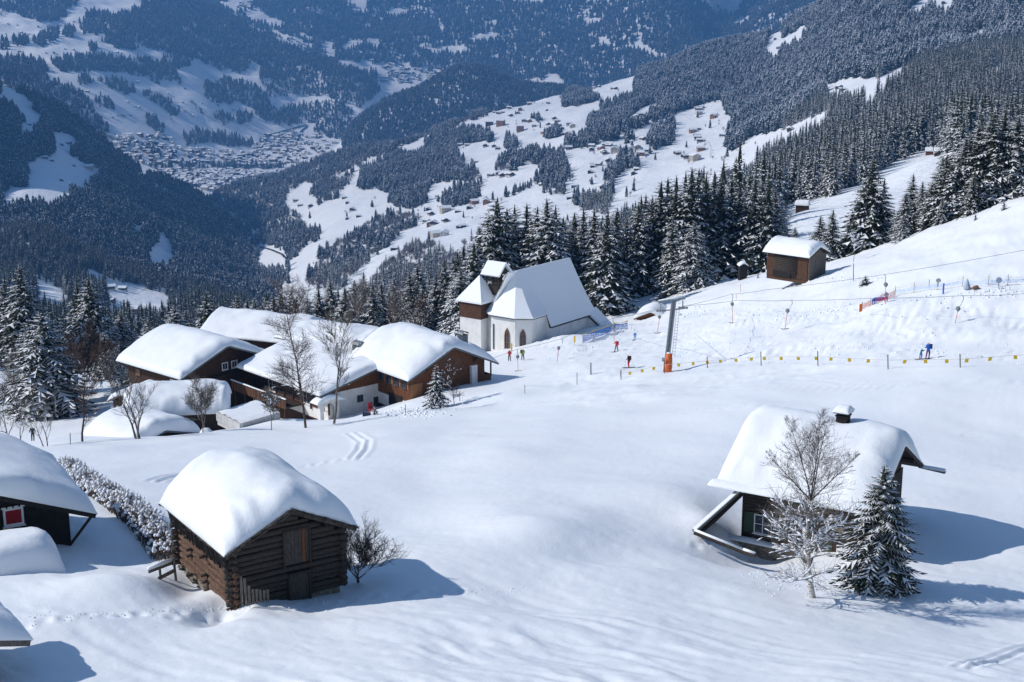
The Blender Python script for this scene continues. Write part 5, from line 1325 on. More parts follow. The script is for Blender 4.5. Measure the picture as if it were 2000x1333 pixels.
# low porch roof running down to the snow at the far end
m = MB(); m.add([ch(12.2, 4.8, -48.2), ch(15.2, 4.8, -48.2), ch(16.4, 8.6, -52.0), ch(13.6, 8.6, -52.0)], [(0, 1, 2, 3)]); o = m.build('porch_roof', SNOW_ROOF, T); sd = o.modifiers.new('t', 'SOLIDIFY'); sd.thickness = .5; sd.offset = 1
m = MB(); m.beam(ch(12.2, 4.9, -48.9), ch(13.5, 8.3, -52.2), .12, .25); m.build('porch_verge', WOOD_DARK, T)
m = MB(); m.add([ch(12.5, 4.9, -48.8), ch(13.8, 8.3, -52.2), ch(13.8, 8.3, -54), ch(12.5, 4.9, -54)], [(0, 1, 2, 3)]); m.build('porch_wall', PLASTER, T)
def gothic(a, b, fr, zb, w, h, nm='window'):
    """pointed window on the wall from a to b (chapel u, v), fr along it"""
    A, B = ch(a[0], a[1], 0), ch(b[0], b[1], 0); dd = (B - A).normalized(); nn = Vector((dd.y, -dd.x, 0))
    cpt = A.lerp(B, fr); mid_ = Vector((4, 0, 0))
    if (cpt - mid_).dot(nn) < 0: nn = -nn
    def q(s, z, o): return Vector((cpt.x, cpt.y, 0)) + dd * s + nn * o + Vector((0, 0, z + 53.5))
    prof = [(-w / 2, 0), (-w / 2, h * .66), (-w * .36, h * .83), (0, h), (w * .36, h * .83), (w / 2, h * .66), (w / 2, 0)]
    m = MB(); vs = [q(s, zb + z, .02) for s, z in prof]; m.add(vs, [tuple(range(7))]); pane = None
    fr_ = MB()
    for k_ in range(len(prof) - 1):
        s0, z0 = prof[k_]; s1, z1 = prof[k_ + 1]; fr_.beam(q(s0 * 1.05, zb + z0, .05), q(s1 * 1.05, zb + z1, .05), .12, .14, up=tuple(nn))
    wo = fr_.build(nm, BRICK, T)
    m.build('pane', GLASS, wo)
    g_ = MB(); g_.beam(q(0, zb, .05), q(0, zb + h * .95, .05), .07, .06, up=tuple(nn))
    for z in (.3, .55): g_.beam(q(-w / 2, zb + h * z, .05), q(w / 2, zb + h * z, .05), .04, .05, up=tuple(nn))
    for s_ in (-1, 1): g_.beam(q(s_ * w * .25, zb + h * .66, .05), q(0, zb + h * .86, .05), .04, .05, up=tuple(nn))
    g_.build('tracery', BRICK, wo)
    s_ = MB(); s_.add([q(-w * .62, zb, .06), q(w * .62, zb, .06), q(w * .7, zb - .45, .42), q(-w * .7, zb - .45, .42), q(-w * .7, zb - .5, .02), q(w * .7, zb - .5, .02)], [(0, 1, 2, 3), (3, 2, 5, 4), (0, 3, 4), (1, 5, 2)])
    s_.build('sill', METAL_GREY, wo)
BRICK = noise_mat('brick_surround', (.13, .075, .05), (.30, .19, .13), 8, .9)
gothic((-3.5, -2.2), (-3.5, 2.2), .66, -52.15, .85, 3.2)
gothic((-3.5, 2.2), (-2.1, 4.3), .48, -52.0, .85, 3.1)
m = MB(); m.box(ch(-3.56, -1.95, -50.6), (.1, .22, 4.0)); m.build('drain_pipe', METAL_GREY, T)
# tower and belfry
def tw(u, v, z): return ch(-2.0 + u, -6.1 + v, z)
m = MB(); hs = 2.1
c4 = [(-hs, -hs), (-hs, hs), (hs, hs), (hs, -hs)]
m.add([tw(a, b, -56) for a, b in c4] + [tw(a, b, -47.9) for a, b in c4], [(i, 4 + i, 4 + (i + 1) % 4, (i + 1) % 4) for i in range(4)]); m.build('tower_wall', PLASTER, T)
m = MB(); hs = 2.16
c5 = [(-hs, -hs), (-hs, hs), (hs, hs), (hs, -hs)]
m.add([tw(a, b, -48.1) for a, b in c5] + [tw(a, b, -45.5) for a, b in c5], [(i, 4 + i, 4 + (i + 1) % 4, (i + 1) % 4) for i in range(4)] + [(0, 1, 2, 3)])
tb_ = m.build('tower_cladding', noise_mat('tower_shingle', (.045, .026, .018), (.15, .07, .04), 3.5, .85, (1, 1, 2.5), .6, 9), T)
for r_ in range(9):
    m = MB(); z = -48.0 + r_ * .28
    for k_ in range(14): m.box(tw(-hs - .03, -hs + .15 + k_ * .31, z + .1), (.04, .28, .26), R3=Matrix.Rotation(.06, 3, 'Y'))
    o = m.build('shingle_course', tb_.data.materials[0], T)
m = MB(); hs = 2.5
m.add([tw(-hs, -hs, -45.6), tw(-hs, hs, -45.6), tw(hs, hs, -45.6), tw(hs, -hs, -45.6), tw(.3, 0, -41.9), ], [(0, 1, 4), (1, 2, 4), (2, 3, 4), (3, 0, 4), (3, 2, 1, 0)])
m.build('tower_roof', SHINGLE, T)
def pyr(hs_, dz):
    m = MB(); n_ = 8
    for s in range(4):
        a, b = [(-1, -1), (-1, 1), (1, 1), (1, -1)][s], [(-1, 1), (1, 1), (1, -1), (-1, -1)][s]
        P0, P1, A = tw(a[0] * hs_, a[1] * hs_, -45.6 + dz), tw(b[0] * hs_, b[1] * hs_, -45.6 + dz), tw(.3, 0, -41.9 + dz + .05)
        m.add([P0, P1, A, P0 - Vector((0, 0, dz)), P1 - Vector((0, 0, dz))], [(0, 1, 2), (3, 4, 1, 0)])
    return m
pyr(2.55, .28).build('tower_snow', SNOW_ROOF, T)
def bf(u, v, z): return ch(.2 + u, -4.1 + v, z)
m = MB()
for a in (-1.15, 1.15):
    for b in (-1.15, 0, 1.15): m.box(bf(a, b, -42.9), (.2, .2, 3.4))
m.build('belfry_post', WOOD_DARK, T)
m = MB(); m.box(bf(0, 0, -43.9), (2.5, 2.5, 1.5)); m.box(bf(0, 0, -41.3), (2.6, 2.6, .2)); m.build('belfry_frame', WOOD_DARK, T)
m = MB(); m.tube([bf(0, 0, -41.5), bf(0, 0, -41.9), bf(0, 0, -42.3), bf(0, 0, -42.5)], [.12, .28, .36, .46], 12); m.build('bell', mat('bell_bronze', (.12, .10, .06), .5, .7), T, True)
m = MB()
for sg in (-1, 1): m.add([bf(0, -1.75, -39.75), bf(0, 1.75, -39.75), bf(sg * 1.75, 1.75, -41.6), bf(sg * 1.75, -1.75, -41.6)], [(0, 1, 2, 3)])
for b in (-1.3, 1.3): m.add([bf(-1.5, b, -41.4), bf(1.5, b, -41.4), bf(0, b, -39.85)], [(0, 1, 2)])
m.build('belfry_roof', WOOD_DARK, T)
m = MB()
for sg in (-1, 1): m.add([bf(0, -1.82, -39.6), bf(0, 1.82, -39.6), bf(sg * 1.85, 1.82, -41.5), bf(sg * 1.85, -1.82, -41.5)], [(0, 1, 2, 3)])
o = m.build('belfry_snow', SNOW_ROOF, T); sd = o.modifiers.new('t', 'SOLIDIFY'); sd.thickness = .3; sd.offset = 0

# ------------------------------------------------------------------ bare trees
def bare_tree(name, label, base, h, seed, rad=.12, spread=.9, splits=2, levels=4, kids=5, bark=TWIG, snow=.0, trunks=1, up=.25, first=.25, fine=None, sides=5,
              lean=(0, 0), droop=0.0, crown_lo=.3, side_snow=0.05, twigr=.012, kink=.16, bark2=None, len0=.42, snow_top=9):
    rr = random.Random(seed); tr, br, sn = MB(), MB(), MB()
    t = thing(name, label, 'tree', base)
    def limb(p, d, L, r, lev):
        n = max(3, 6 - lev); pts = [p]; rad_ = [r]; dirs = [d]
        for i in range(n):
            g_ = up * (.3 if lev else .1) - droop * (lev >= 2) * .25
            d = (d + Vector((rr.uniform(-kink, kink), rr.uniform(-kink, kink), rr.uniform(-kink, kink) + g_ * .35))).normalized()
            pts.append(pts[-1] + d * L / n); rad_.append(max(twigr * .5, r * (1 - (i + 1) / n * (.86 if lev else .9)))); dirs.append(d)
        (tr if lev == 0 else br).tube(pts, rad_, max(3, sides - lev), 0, False)
        if snow and 1 <= lev <= 2 or (snow and lev == 0 and trunks > 1):
            for a_, b_, ra in zip(pts[:-1], pts[1:], rad_):
                if a_.z < h * snow_top and rr.random() < snow * (1.0 if lev < 3 else .55) and abs((b_ - a_).normalized().z) < .93:
                    o = Vector((0, 0, ra * .7 + side_snow * .35)); w_ = ra * .8 + side_snow * rr.uniform(.5, 1.2)
                    m_ = (a_ + b_) * .5 + Vector((0, 0, side_snow * .3))
                    sn.tube([a_ + o, m_ + o, b_ + o], [w_ * .5, w_, w_ * .45], 5, 0)
        if lev < levels:
            k_ = kids if lev < levels - 1 else (fine or kids + 2)
            for c in range(k_):
                f = (crown_lo if lev == 0 else .2) + (1 - (crown_lo if lev == 0 else .2)) * (c + rr.random()) / k_
                f = min(f, .98); i = min(int(f * n), n - 1); q = pts[i].lerp(pts[i + 1], f * n - i)
                a = rr.uniform(0, 6.28); ax = dirs[i].cross(Vector((math.cos(a), math.sin(a), .3))).normalized()
                an = rr.uniform(.45, 1.0) * spread
                d2 = (Matrix.Rotation(an, 3, ax) @ dirs[i]).normalized()
                if droop and lev == 0 and d2.z > .5: d2.z *= .6; d2.normalize()
                L2 = L * (len0 if lev == 0 else rr.uniform(.38, .62)) * (1 - .45 * f * (lev == 0)) * rr.uniform(.75, 1.2)
                limb(q, d2, L2, max(twigr, rad_[i] * .5), lev + 1)
    for k in range(trunks):
        a = k * 2.4 + seed
        sp = .0 if trunks == 1 else .14
        limb(Vector((math.cos(a) * .12 * (trunks > 1), math.sin(a) * .12 * (trunks > 1), -.5)), Vector((math.cos(a) * sp + lean[0], math.sin(a) * sp + lean[1], 1)).normalized(), h * (1 if k == 0 else rr.uniform(.8, .97)), rad, 0)
    tr.build('trunk', bark, t, True); br.build('branches', bark2 or bark, t, True)
    if sn.v: sn.build('branch_snow', SNOW_TREE, t, True)['kind'] = 'stuff'
    return t

bare_tree('larch_tree', 'tallest bare larch, left of the two standing before the middle chalet', W(597, 832, 150), 14.6, 1, .15, 1.2, 2, 3, 24, TWIG, .06, crown_lo=.15, len0=.25, fine=6, kink=.12, up=.05, twigr=.011)
bare_tree('alder_tree', 'bare grey tree with upswept boughs, right of the two before the middle chalet', W(651, 826, 152), 11.0, 2, .15, .75, 2, 4, 7, TWIG_GREY, .12, crown_lo=.24, len0=.46, fine=7, twigr=.014)
bare_tree('bare_tree', 'three-stemmed bare tree in front of the half-buried garage', W(272, 866, 142), 7.2, 3, .14, .72, 2, 3, 7, TWIG_GREY, .05, trunks=3, crown_lo=.3, len0=.5, fine=7, twigr=.013)
bare_tree('bushy_tree', 'round bare tree with frosted upright twigs beside the terrace', W(402, 842, 150), 4.6, 4, .14, .95, 2, 4, 9, TWIG_GREY, .22, crown_lo=.18, len0=.62, fine=6, twigr=.012, up=.6, side_snow=.04)
bare_tree('bare_tree', 'bare tree with reddish top standing before the dark spruces at left', W(160, 864, 142), 8.6, 5, .13, .8, 2, 4, 8, TWIG_RED, .04, crown_lo=.2, len0=.4, fine=5, twigr=.012)
bare_tree('bare_tree', 'thin leaning bare tree at the far left edge by the buried shed', W(20, 880, 136), 6.2, 6, .12, .9, 2, 4, 7, BIRCH, .15, crown_lo=.2, len0=.5, lean=(-.15, 0), fine=5, twigr=.013, bark2=TWIG)
bare_tree('bare_tree', 'double bare sapling beside the person in black at left', W(90, 873, 140), 5.2, 7, .07, .8, 2, 3, 7, TWIG_GREY, .05, trunks=2, crown_lo=.2, len0=.5, fine=5, twigr=.012)
bare_tree('bare_tree', 'bare twiggy tree between the left edge and the black-clad person', W(42, 872, 141), 5.0, 8, .07, .9, 2, 3, 8, TWIG_GREY, .15, crown_lo=.2, len0=.5, fine=5, twigr=.012)
bare_tree('shrub', 'snow-clumped shrub under the balcony of the middle chalet', W(532, 812, 163), 3.0, 9, .06, 1.1, 2, 4, 7, TWIG_GREY, .4, trunks=2, crown_lo=.15, len0=.6, side_snow=.07, twigr=.012)
bare_tree('pollard_tree', 'bare fruit tree with a dense fan of upright twigs beside the log barn', G(700, 1138), 1.15, 10, .12, .95, 2, 4, 10, TWIG, .35, crown_lo=.5, len0=2.0, fine=7, twigr=.006, up=.9, side_snow=.022, sides=7, kink=.2)
bare_tree('shrub', 'thin bare shrub against the gable of the brown chalet', W(887, 790, 161), 5.0, 12, .05, .9, 2, 4, 7, TWIG_RED, .25, crown_lo=.15, len0=.5, twigr=.010)
bare_tree('sapling', 'lone leafless sapling with snowy tip beside the hay barn above the lift', G(1668, 512), 4.4, 13, .05, 1.2, 2, 3, 8, TWIG_GREY, .8, crown_lo=.5, len0=.3, side_snow=.10, twigr=.012)
bare_tree('bare_tree', 'tall leafless bush with reddish twigs in front of the left spruces', W(170, 740, 205), 6.5, 14, .08, .7, 2, 4, 8, TWIG_RED, .1, trunks=3, crown_lo=.1, len0=.55, twigr=.018)
for k, (a_, b_, d_, h_, lab) in enumerate([(110, 742, 214, 5.0, 'reddish leafless thicket below the heavily laden spruce'), (215, 735, 214, 4.2, 'snow-dusted thicket left of the big chalet roof'), (255, 730, 212, 3.6, 'snow-dusted thicket touching the corner of the big chalet'), (30, 752, 216, 5.2, 'dark leafless thicket at the left edge below the spruces'),
        (590, 640, 245, 7, 'bare thicket behind the rear chalet roof'), (770, 640, 240, 6, 'frosted bare bushes behind the humped roofs'), (815, 655, 236, 6, 'frosted bare bushes left of the chapel tower'), (700, 620, 250, 6, 'brown bare bushes among the spruces behind the chalets')]):
    bare_tree('thicket', lab, W(a_, b_, d_), h_, 30 + k, .06, .8, 2, 3, 9, (TWIG_RED, TWIG_GREY)[k % 2], .16, trunks=4, crown_lo=.05, len0=.55, fine=6, twigr=.018, side_snow=.05)

# birch in front of the hut: white stem, snowy boughs low, fine upright twigs above
b_ = G(1592, 1168)
t = bare_tree('birch_tree', 'leafless birch with snow-caked lower boughs in front of the dark hut', b_, 5.6, 21, .15, 1.25, 2, 3, 17, BIRCH, .78, crown_lo=.20, len0=.52, snow_top=.82, fine=8, twigr=.008, up=-.1, side_snow=.035, lean=(-.07, .0), bark2=TWIG_GREY, sides=9, droop=.35, kink=.2)
rr = random.Random(77); br = MB(); tops = [(-.05, .03, 8.7, -.55), (.30, .1, 9.0, .0), (.55, -.1, 8.6, .45), (-.5, .1, 6.9, -1.1), (.2, .2, 6.8, 1.05)]
P0 = Vector((-.42, 0, 4.7))
def fine_limb(m, p, d, L, r, lev):
    n = 7 if lev == 0 else (4, 4, 3, 2)[lev]; pts = [p]; rs_ = [r]; ds = [d]
    for i in range(n):
        d = (d + Vector((rr.uniform(-.09, .09), rr.uniform(-.09, .09), .05 if lev else .03))).normalized(); pts.append(pts[-1] + d * L / n); rs_.append(max(.003, r * (1 - (i + 1) / n * .85))); ds.append(d)
    m.tube(pts, rs_, 5 if lev == 0 else 3, 0, False)
    if lev < 3:
        k = (22, 8, 5)[lev]
        for c in range(k):
            f = (.12 if lev == 0 else .15) + .85 * (c + rr.random()) / k; f = min(f, .97); i = min(int(f * n), n - 1); q = pts[i].lerp(pts[i + 1], f * n - i)
            a = rr.uniform(0, 6.28); ax = ds[i].cross(Vector((math.cos(a), math.sin(a), .2))).normalized()
            d2 = Matrix.Rotation(rr.uniform(.5, .95), 3, ax) @ ds[i]
            fine_limb(m, q, d2, L * (.46 * (1.12 - f) if lev == 0 else .45) * rr.uniform(.7, 1.2), max(.0045, rs_[i] * .45), lev + 1)
for (dx, dy, hh, lx) in tops:
    top = Vector((-.42 + lx * 2.0, dy * 4, hh - .15)); d = (top - P0); fine_limb(br, P0, d.normalized(), d.length, .032, 0)
br.build('fine_twigs', noise_mat('dark_twig', (.030, .020, .016), (.075, .052, .042), 3), t, True)

# spruce beside the hut
cr, tk = spruce(6.3, 2.35, 40, 14, 9, 500, .85, .8, .02, True, .2, .9, True)
g_ = G(1712, 1147)
t = thing('spruce_tree', 'dense young spruce with a bare leader, right of the birch by the hut', 'tree', g_ - Vector((0, 0, .1)))
tk.build('trunk', BARK, t); cr.build('crown', SNAMES, t)
# small snowy spruce before the brown chalet, and small bushes
cr, tk = spruce(5.6, 1.75, 20, 10, 5, 501, .98, 1.1, .06, True, .1, 3.2, True)
t = thing('spruce_tree', 'little spruce with thick snow pads in front of the brown chalet gable', 'tree', W(853, 803, 160)); tk.build('trunk', BARK, t); cr.build('crown', SNAMES, t)
cr, tk = spruce(1.7, 1.0, 9, 8, 4, 502, 1.0, 1.2, .0, True, .1, 3, True)
t = thing('bush', 'snow-capped dwarf spruce by the white chalet wall', 'bush', W(733, 820, 159)); tk.build('trunk', BARK, t); cr.build('crown', SNAMES, t)
cr, tk = spruce(1.2, 1.0, 9, 9, 4, 503, .15, 1.0, .0, True, .1, 1, True)
t = thing('bush', 'dark low conifer bush sticking out of the snow right of the sapling', 'bush', G(1690, 556)); tk.build('trunk', BARK, t); cr.build('crown', SNAMES, t)
for k, (a_, b_, s_, lab) in enumerate([(1480, 541, .9, 'tiny snow-capped bush left of the hay barn'), (1960, 408, 1.5, 'frosted small bush on the crest below the right spruces'), (1905, 428, 1.1, 'small white bush on the crest left of the frosted one')]):
    cr, tk = spruce(s_, s_ * .5, 7, 6, 3, 510 + k, 1.0, 1.2, .0, True, .1, 3, True)
    t = thing('bush', lab, 'bush', G(a_, b_ + 3) or W(a_, b_, 190)); tk.build('trunk', BARK, t); cr.build('crown', SNAMES, t)

# hedge: a band of twigs loaded with snow lumps
HP = [(122, 915, 98), (165, 950, 88), (215, 985, 79.5), (262, 1012, 73), (305, 1034, 68.5), (338, 1052, 65.5)]
ctr = [W(a_, b_ + 4, d_) for a_, b_, d_ in HP]
ctr = [Vector((p.x, p.y, gz(p.x, p.y) or p.z)) for p in ctr]
t = thing('hedge', 'long hedge of brown twigs loaded with snow lumps behind the log barn', 'hedge', ctr[0])
rr = random.Random(9); tw_, ln = MB(), MB(); o0 = ctr[0]
for i in range(len(ctr) - 1):
    L_ = (ctr[i + 1] - ctr[i]).length; dd = (ctr[i + 1] - ctr[i]).normalized(); sd = Vector((-dd.y, dd.x, 0)).normalized()
    for k in range(int(L_ * 95)):
        f = rr.random(); w_ = rr.uniform(-.75, .75); hh = (1.15 + .25 * math.sin(i * 2 + f * 5)) * (1 - .45 * abs(w_) ** 2) * rr.uniform(.6, 1.1)
        p = ctr[i].lerp(ctr[i + 1], f) + sd * w_ - o0; p.z = (gz(p.x + o0.x, p.y + o0.y) or p.z + o0.z) - o0.z - .1
        q = p + Vector((rr.uniform(-.3, .3), rr.uniform(-.3, .3), hh))
        tw_.tube([p.lerp(q, .15), p.lerp(q, .6) + Vector((rr.uniform(-.07, .07), rr.uniform(-.07, .07), 0)), q], [.02, .014, .006], 3, 0, False)
        for z_ in range(2):
            q2 = p.lerp(q, rr.uniform(.4, .9)); e_ = q2 + Vector((rr.uniform(-.22, .22), rr.uniform(-.22, .22), rr.uniform(0, .15))); tw_.tube([q2, e_], [.010, .005], 3, 0, False)
        if rr.random() < .52:
            r_ = rr.uniform(.05, .13); c_ = p.lerp(q, rr.uniform(.75, 1.0))
            vs = []; 
            for (th, zz_) in ((0, -.5), (1, 0), (2, .55)):
                for a in range(5):
                    ra = (.75, 1.0, .6)[th] * r_ * rr.uniform(.75, 1.25); vs.append(c_ + Vector((ra * math.cos(a * 1.257), ra * math.sin(a * 1.257), zz_ * r_ * 1.1)))
            vs.append(c_ + Vector((0, 0, r_ * .8)))
            ln.add(vs, [(i_ * 5 + a, i_ * 5 + (a + 1) % 5, i_ * 5 + 5 + (a + 1) % 5, i_ * 5 + 5 + a) for i_ in range(2) for a in range(5)] + [(10 + a, 10 + (a + 1) % 5, 15) for a in range(5)])
o = tw_.build('twigs', TWIG, t); o['kind'] = 'stuff'
o = ln.build('snow_lumps', SNOW_TREE, t, True); o['kind'] = 'stuff'

# wooden rail fence by the barn
t = thing('rail_fence', 'short two-rail wooden fence with snow on its top rail, left of the barn', 'fence', (0, 0, 0))
a, b = W(290, 1117, 60.5), W(340, 1098, 61.5); c_, d2_ = W(309, 1131, 60.5), W(342, 1114, 61.3)
for nm, m_, pts, r_ in (('rail', WOOD_GREY, (a, b), .06), ('rail', WOOD_GREY, (c_, d2_), .06)):
    m = MB(); m.beam(pts[0], pts[1], .05, .16); m.build(nm, m_, t)
m = MB(); m.tube([a + Vector((0, 0, .14)), a.lerp(b, .5) + Vector((0, 0, .17)), b + Vector((0, 0, .13))], [.08, .11, .06], 7); m.build('rail_snow', SNOW_ROOF, t, True)
for (px_, py_) in ((339, 1090), (312, 1112)):
    p = W(px_, py_, 61.3); m = MB(); m.beam(p, p - Vector((-.05, 0, 1.1)), .09, .09); m.build('post', WOOD_GREY, t)

# ------------------------------------------------------------------ far houses
WALLS = [noise_mat('far_brown_wall', (.05, .032, .022), (.10, .06, .04), .5), noise_mat('far_dark_wall', (.03, .024, .022), (.06, .048, .04), .5),
         mat('far_cream_wall', (.50, .44, .36), .9), mat('far_orange_wall', (.30, .155, .085), .9), mat('far_white_wall', (.62, .60, .57), .9)]
def far_house(w, l, h, wm, slope=.42, base=None, win=True):
    m = MB(); x, y = l / 2, w / 2; rz = h + y * slope
    vs = [(-x, -y, -2.5), (-x, y, -2.5), (-x, y, h), (-x, 0, rz), (-x, -y, h)]; vs += [(x, v[1], v[2]) for v in vs]
    m.add(vs, [(4, 3, 2, 1, 0), (5, 6, 7, 8, 9)] + [(i, (i + 1) % 5, 5 + (i + 1) % 5, 5 + i) for i in (0, 1, 3, 4)], 0)
    o, t = 1.0, .55
    X, Y = x + o, y + o; ze = h - o * slope
    for sg in (-1, 1):
        a = [(xx, yy * sg, zz) for xx in (-X, X) for yy, zz in ((0, rz + t), (Y, ze + t * .9), (Y, ze), (0, rz))]
        m.add(a, [(0, 1, 2, 3), (7, 6, 5, 4), (0, 4, 5, 1)], 1); m.add(a, [(1, 5, 6, 2)], 1)
    if base is not None: m.box((0, 0, h * .18 - .5), (l + .1, w + .1, h * .36 + 1), mi=3)
    if win:
        for fy in (.3, .68):
            for k in range(max(2, int(l / 3.2))):
                for sg in (-1, 1): m.box((-x + l * (k + .5) / max(2, int(l / 3.2)), sg * (y + .04), h * fy), (1.1, .06, 1.1), mi=2)
            for k in (-.25, .25):
                for sg in (-1, 1): m.box((sg * (x + .04), k * w, h * fy), (.06, 1.0, 1.1), mi=2)
    return m.mesh('house_shape', [WALLS[wm], SNOW_ROOF, GLASS, WALLS[4]])
HM = {'b': [far_house(8, 10, 4.8, 0, base=1), far_house(7, 9, 4.2, 1, base=1), far_house(9, 12, 5.5, 0, base=1)], 'd': [far_house(5.5, 7, 3.2, 1, .45, None, False), far_house(5, 6, 3, 0, .4, None, False)],
      'c': [far_house(10, 12, 6, 2), far_house(9, 11, 5.5, 4), far_house(11, 14, 7, 2)], 'o': [far_house(9, 11, 5.5, 3)]}
nh = 0
def fh(sh, px, py, k, label, group, sc=1.0, rot=None):
    global nh
    p = sh.P(px, py)
    if p is None: return None
    me = HM[k][nh % len(HM[k])]
    o = link('farmhouse' if k in 'bd' else 'house', me); o.location = p; nh += 1
    o.rotation_euler = (0, 0, rot if rot is not None else (-.5 + 1.0 * hsh(px, py, 1)) + (1.57 if hsh(px, py, 2) > .5 else 0))
    o.scale = (sc, sc, sc)
    tag(o, label, 'house', group); return o
LB = []
def addz(ox, oy, s, lst, k):
    for a_, b_ in lst: LB.append((ox + a_ / s, oy + b_ / s + 1.2, k))
addz(400, 240, 5, [(885, 765), (930, 810), (1030, 820), (1320, 430), (1355, 470), (1360, 600), (1440, 855), (1915, 225)], 'b')
addz(400, 240, 5, [(1360, 735), (1390, 785), (1500, 915), (1390, 940), (830, 1010), (1460, 1170), (1845, 1235)], 'd')
addz(800, 240, 5, [(490, 222), (560, 222), (735, 232), (820, 235), (860, 258), (1090, 280), (1190, 250), (865, 505), (900, 525), (790, 520), (955, 515), (985, 518), (205, 898), (160, 968), (235, 995), (345, 965), (1835, 418), (1550, 258), (1780, 235), (1865, 260), (1895, 300), (1905, 225), (1945, 230), (1940, 385), (1780, 275)], 'b')
addz(800, 240, 5, [(650, 385), (1290, 610), (1605, 625), (1875, 635), (1765, 487), (1785, 430), (580, 835), (465, 870), (520, 1015), (480, 1025), (180, 848), (460, 1285), (1560, 740), (1220, 255)], 'd')
addz(800, 240, 5, [(1310, 105), (635, 788), (200, 1005), (750, 785), (1540, 118)], 'o'); addz(800, 240, 5, [(350, 868), (255, 1110), (340, 1100)], 'c')
addz(800, 100, 5, [(970, 560), (1095, 530), (865, 612), (910, 600), (985, 635), (1060, 610), (1350, 510), (1120, 690), (1350, 720), (1400, 730), (1410, 665), (1440, 690), (1470, 730), (1560, 720), (1485, 765), (1760, 355), (1855, 350), (1985, 370), (1215, 735)], 'b')
addz(800, 100, 5, [(1340, 578), (1245, 622), (825, 600), (1490, 815)], 'd'); addz(800, 100, 5, [(1170, 520), (1080, 575), (1550, 820), (1170, 690)], 'o'); addz(800, 100, 5, [(1590, 745), (1710, 350), (1800, 365)], 'c')
addz(1150, 100, 5, [(260, 268), (310, 258), (255, 372), (105, 350), (20, 355), (1100, 555), (1072, 578), (1225, 630), (475, 640), (505, 630), (1070, 770), (1060, 830), (1065, 860), (1085, 885), (1305, 830), (945, 1045), (865, 1010), (525, 845), (530, 870), (160, 925), (150, 1005), (30, 975), (485, 990), (565, 980), (90, 1115), (45, 1120), (195, 1080), (1140, 355)], 'b')
addz(1150, 100, 5, [(430, 1130), (465, 1160), (435, 1200), (15, 1185), (130, 1325), (1850, 965), (1965, 770)], 'd')
addz(1150, 100, 5, [(440, 415), (1215, 650), (1015, 790), (1095, 970), (120, 960), (505, 1015)], 'o'); addz(1150, 100, 5, [(1075, 615), (255, 985), (470, 960), (200, 925), (1035, 1062)], 'c')
addz(1300, 0, 2.854, [(620, 158), (610, 220), (628, 268), (965, 490), (985, 505), (1548, 20), (695, 727)], 'd')
KIND = {'b': 'brown farmhouse', 'd': 'small dark barn', 'c': 'pale house', 'o': 'orange-walled house'}
def where(px, py):
    if py > 430: return 'low on the slope above the gorge'
    if px < 760: return 'on the meadow above the gorge at left'
    if px > 1480: return 'in a clearing of the big forest'
    if 1340 < px <= 1480: return 'in the upper hamlet below the forest'
    if 1180 < px: return 'near the far village church'
    if py < 240: return 'in the village with the orange hotel'
    if py < 320: return 'below the village with the orange hotel'
    return 'on the open meadows of the sunny slope'
FM = defaultdict(list)
for q in LB: FM[(q[2], where(q[0], q[1]))].append(q[0])
for v_ in FM.values(): v_.sort()
for (a_, b_, k_) in LB:
    w_ = where(a_, b_); v_ = FM[(k_, w_)]; rk = v_.index(a_); nm_ = KIND[k_]
    if 1 < len(v_) <= 20: nm_ = ORD[rk] + ' ' + nm_ + ' from the left'
    fh(shB, a_, b_, k_, nm_ + ', ' + w_, KIND[k_] + 's ' + w_, {'b': 1.05, 'd': 1.15, 'c': 1.15, 'o': 1.1}[k_])
# the hotels and the village church on the slope
def hotel(px, py, l, w, h, rot, label, fl=4, wm=3):
    p = shB.P(px, py)
    t = thing('hotel', label, 'hotel', p, rot)
    m = MB(); m.box((0, 0, h / 2 - 2), (l, w, h + 4)); m.build('wall', WALLS[wm], t)
    m = MB(); m.box((0, 0, h + .45), (l + 1.2, w + 1.2, .9)); m.build('roof_snow', SNOW_ROOF, t)
    m = MB(); m.box((-l * .5 - .06, 0, h * .5), (.1, w * .8, h * .9)); m.build('balcony_front', WALLS[0], t)
    for f in range(fl):
        for k in range(int(l / 4)):
            q = MB(); q.box((-l / 2 + (k + .5) * 4, -w / 2 - .07, h * (f + .5) / fl), (2.0, .12, 1.6)); q.build('window', GLASS, t)
hotel(1016, 257, 17, 14, 13, .1, 'orange four-storey hotel block standing alone on the snowy slope', 4)
hotel(978, 246, 18, 15, 13, -.5, 'right hotel block with dark balconies in the far village', 4, 3)
hotel(956, 246, 20, 14, 10, .0, 'left reddish hotel block in the far village', 3, 0)
p = shB.P(1230, 301); t = thing('church', 'small far church with a pointed tower among the farmhouses', 'church', p, .3)
m = MB(); m.box((-5, 0, 3), (13, 8, 8)); m.build('nave', WALLS[4], t)
m = MB(); m.add([(-12, -4.6, 7), (2, -4.6, 7), (2, 4.6, 7), (-12, 4.6, 7), (-12, 0, 12), (2, 0, 12)], [(0, 1, 5, 4), (3, 2, 5, 4), (1, 2, 5), (0, 3, 4)]); m.build('nave_roof', SNOW_ROOF, t)
m = MB(); m.box((4, 0, 6), (4.4, 4.4, 18)); m.build('tower', WALLS[4], t)
m = MB(); m.add([(1.6, -2.4, 15), (6.4, -2.4, 15), (6.4, 2.4, 15), (1.6, 2.4, 15), (4, 0, 24)], [(0, 1, 4), (1, 2, 4), (2, 3, 4), (3, 0, 4)]); m.build('spire', METAL_GREY, t)
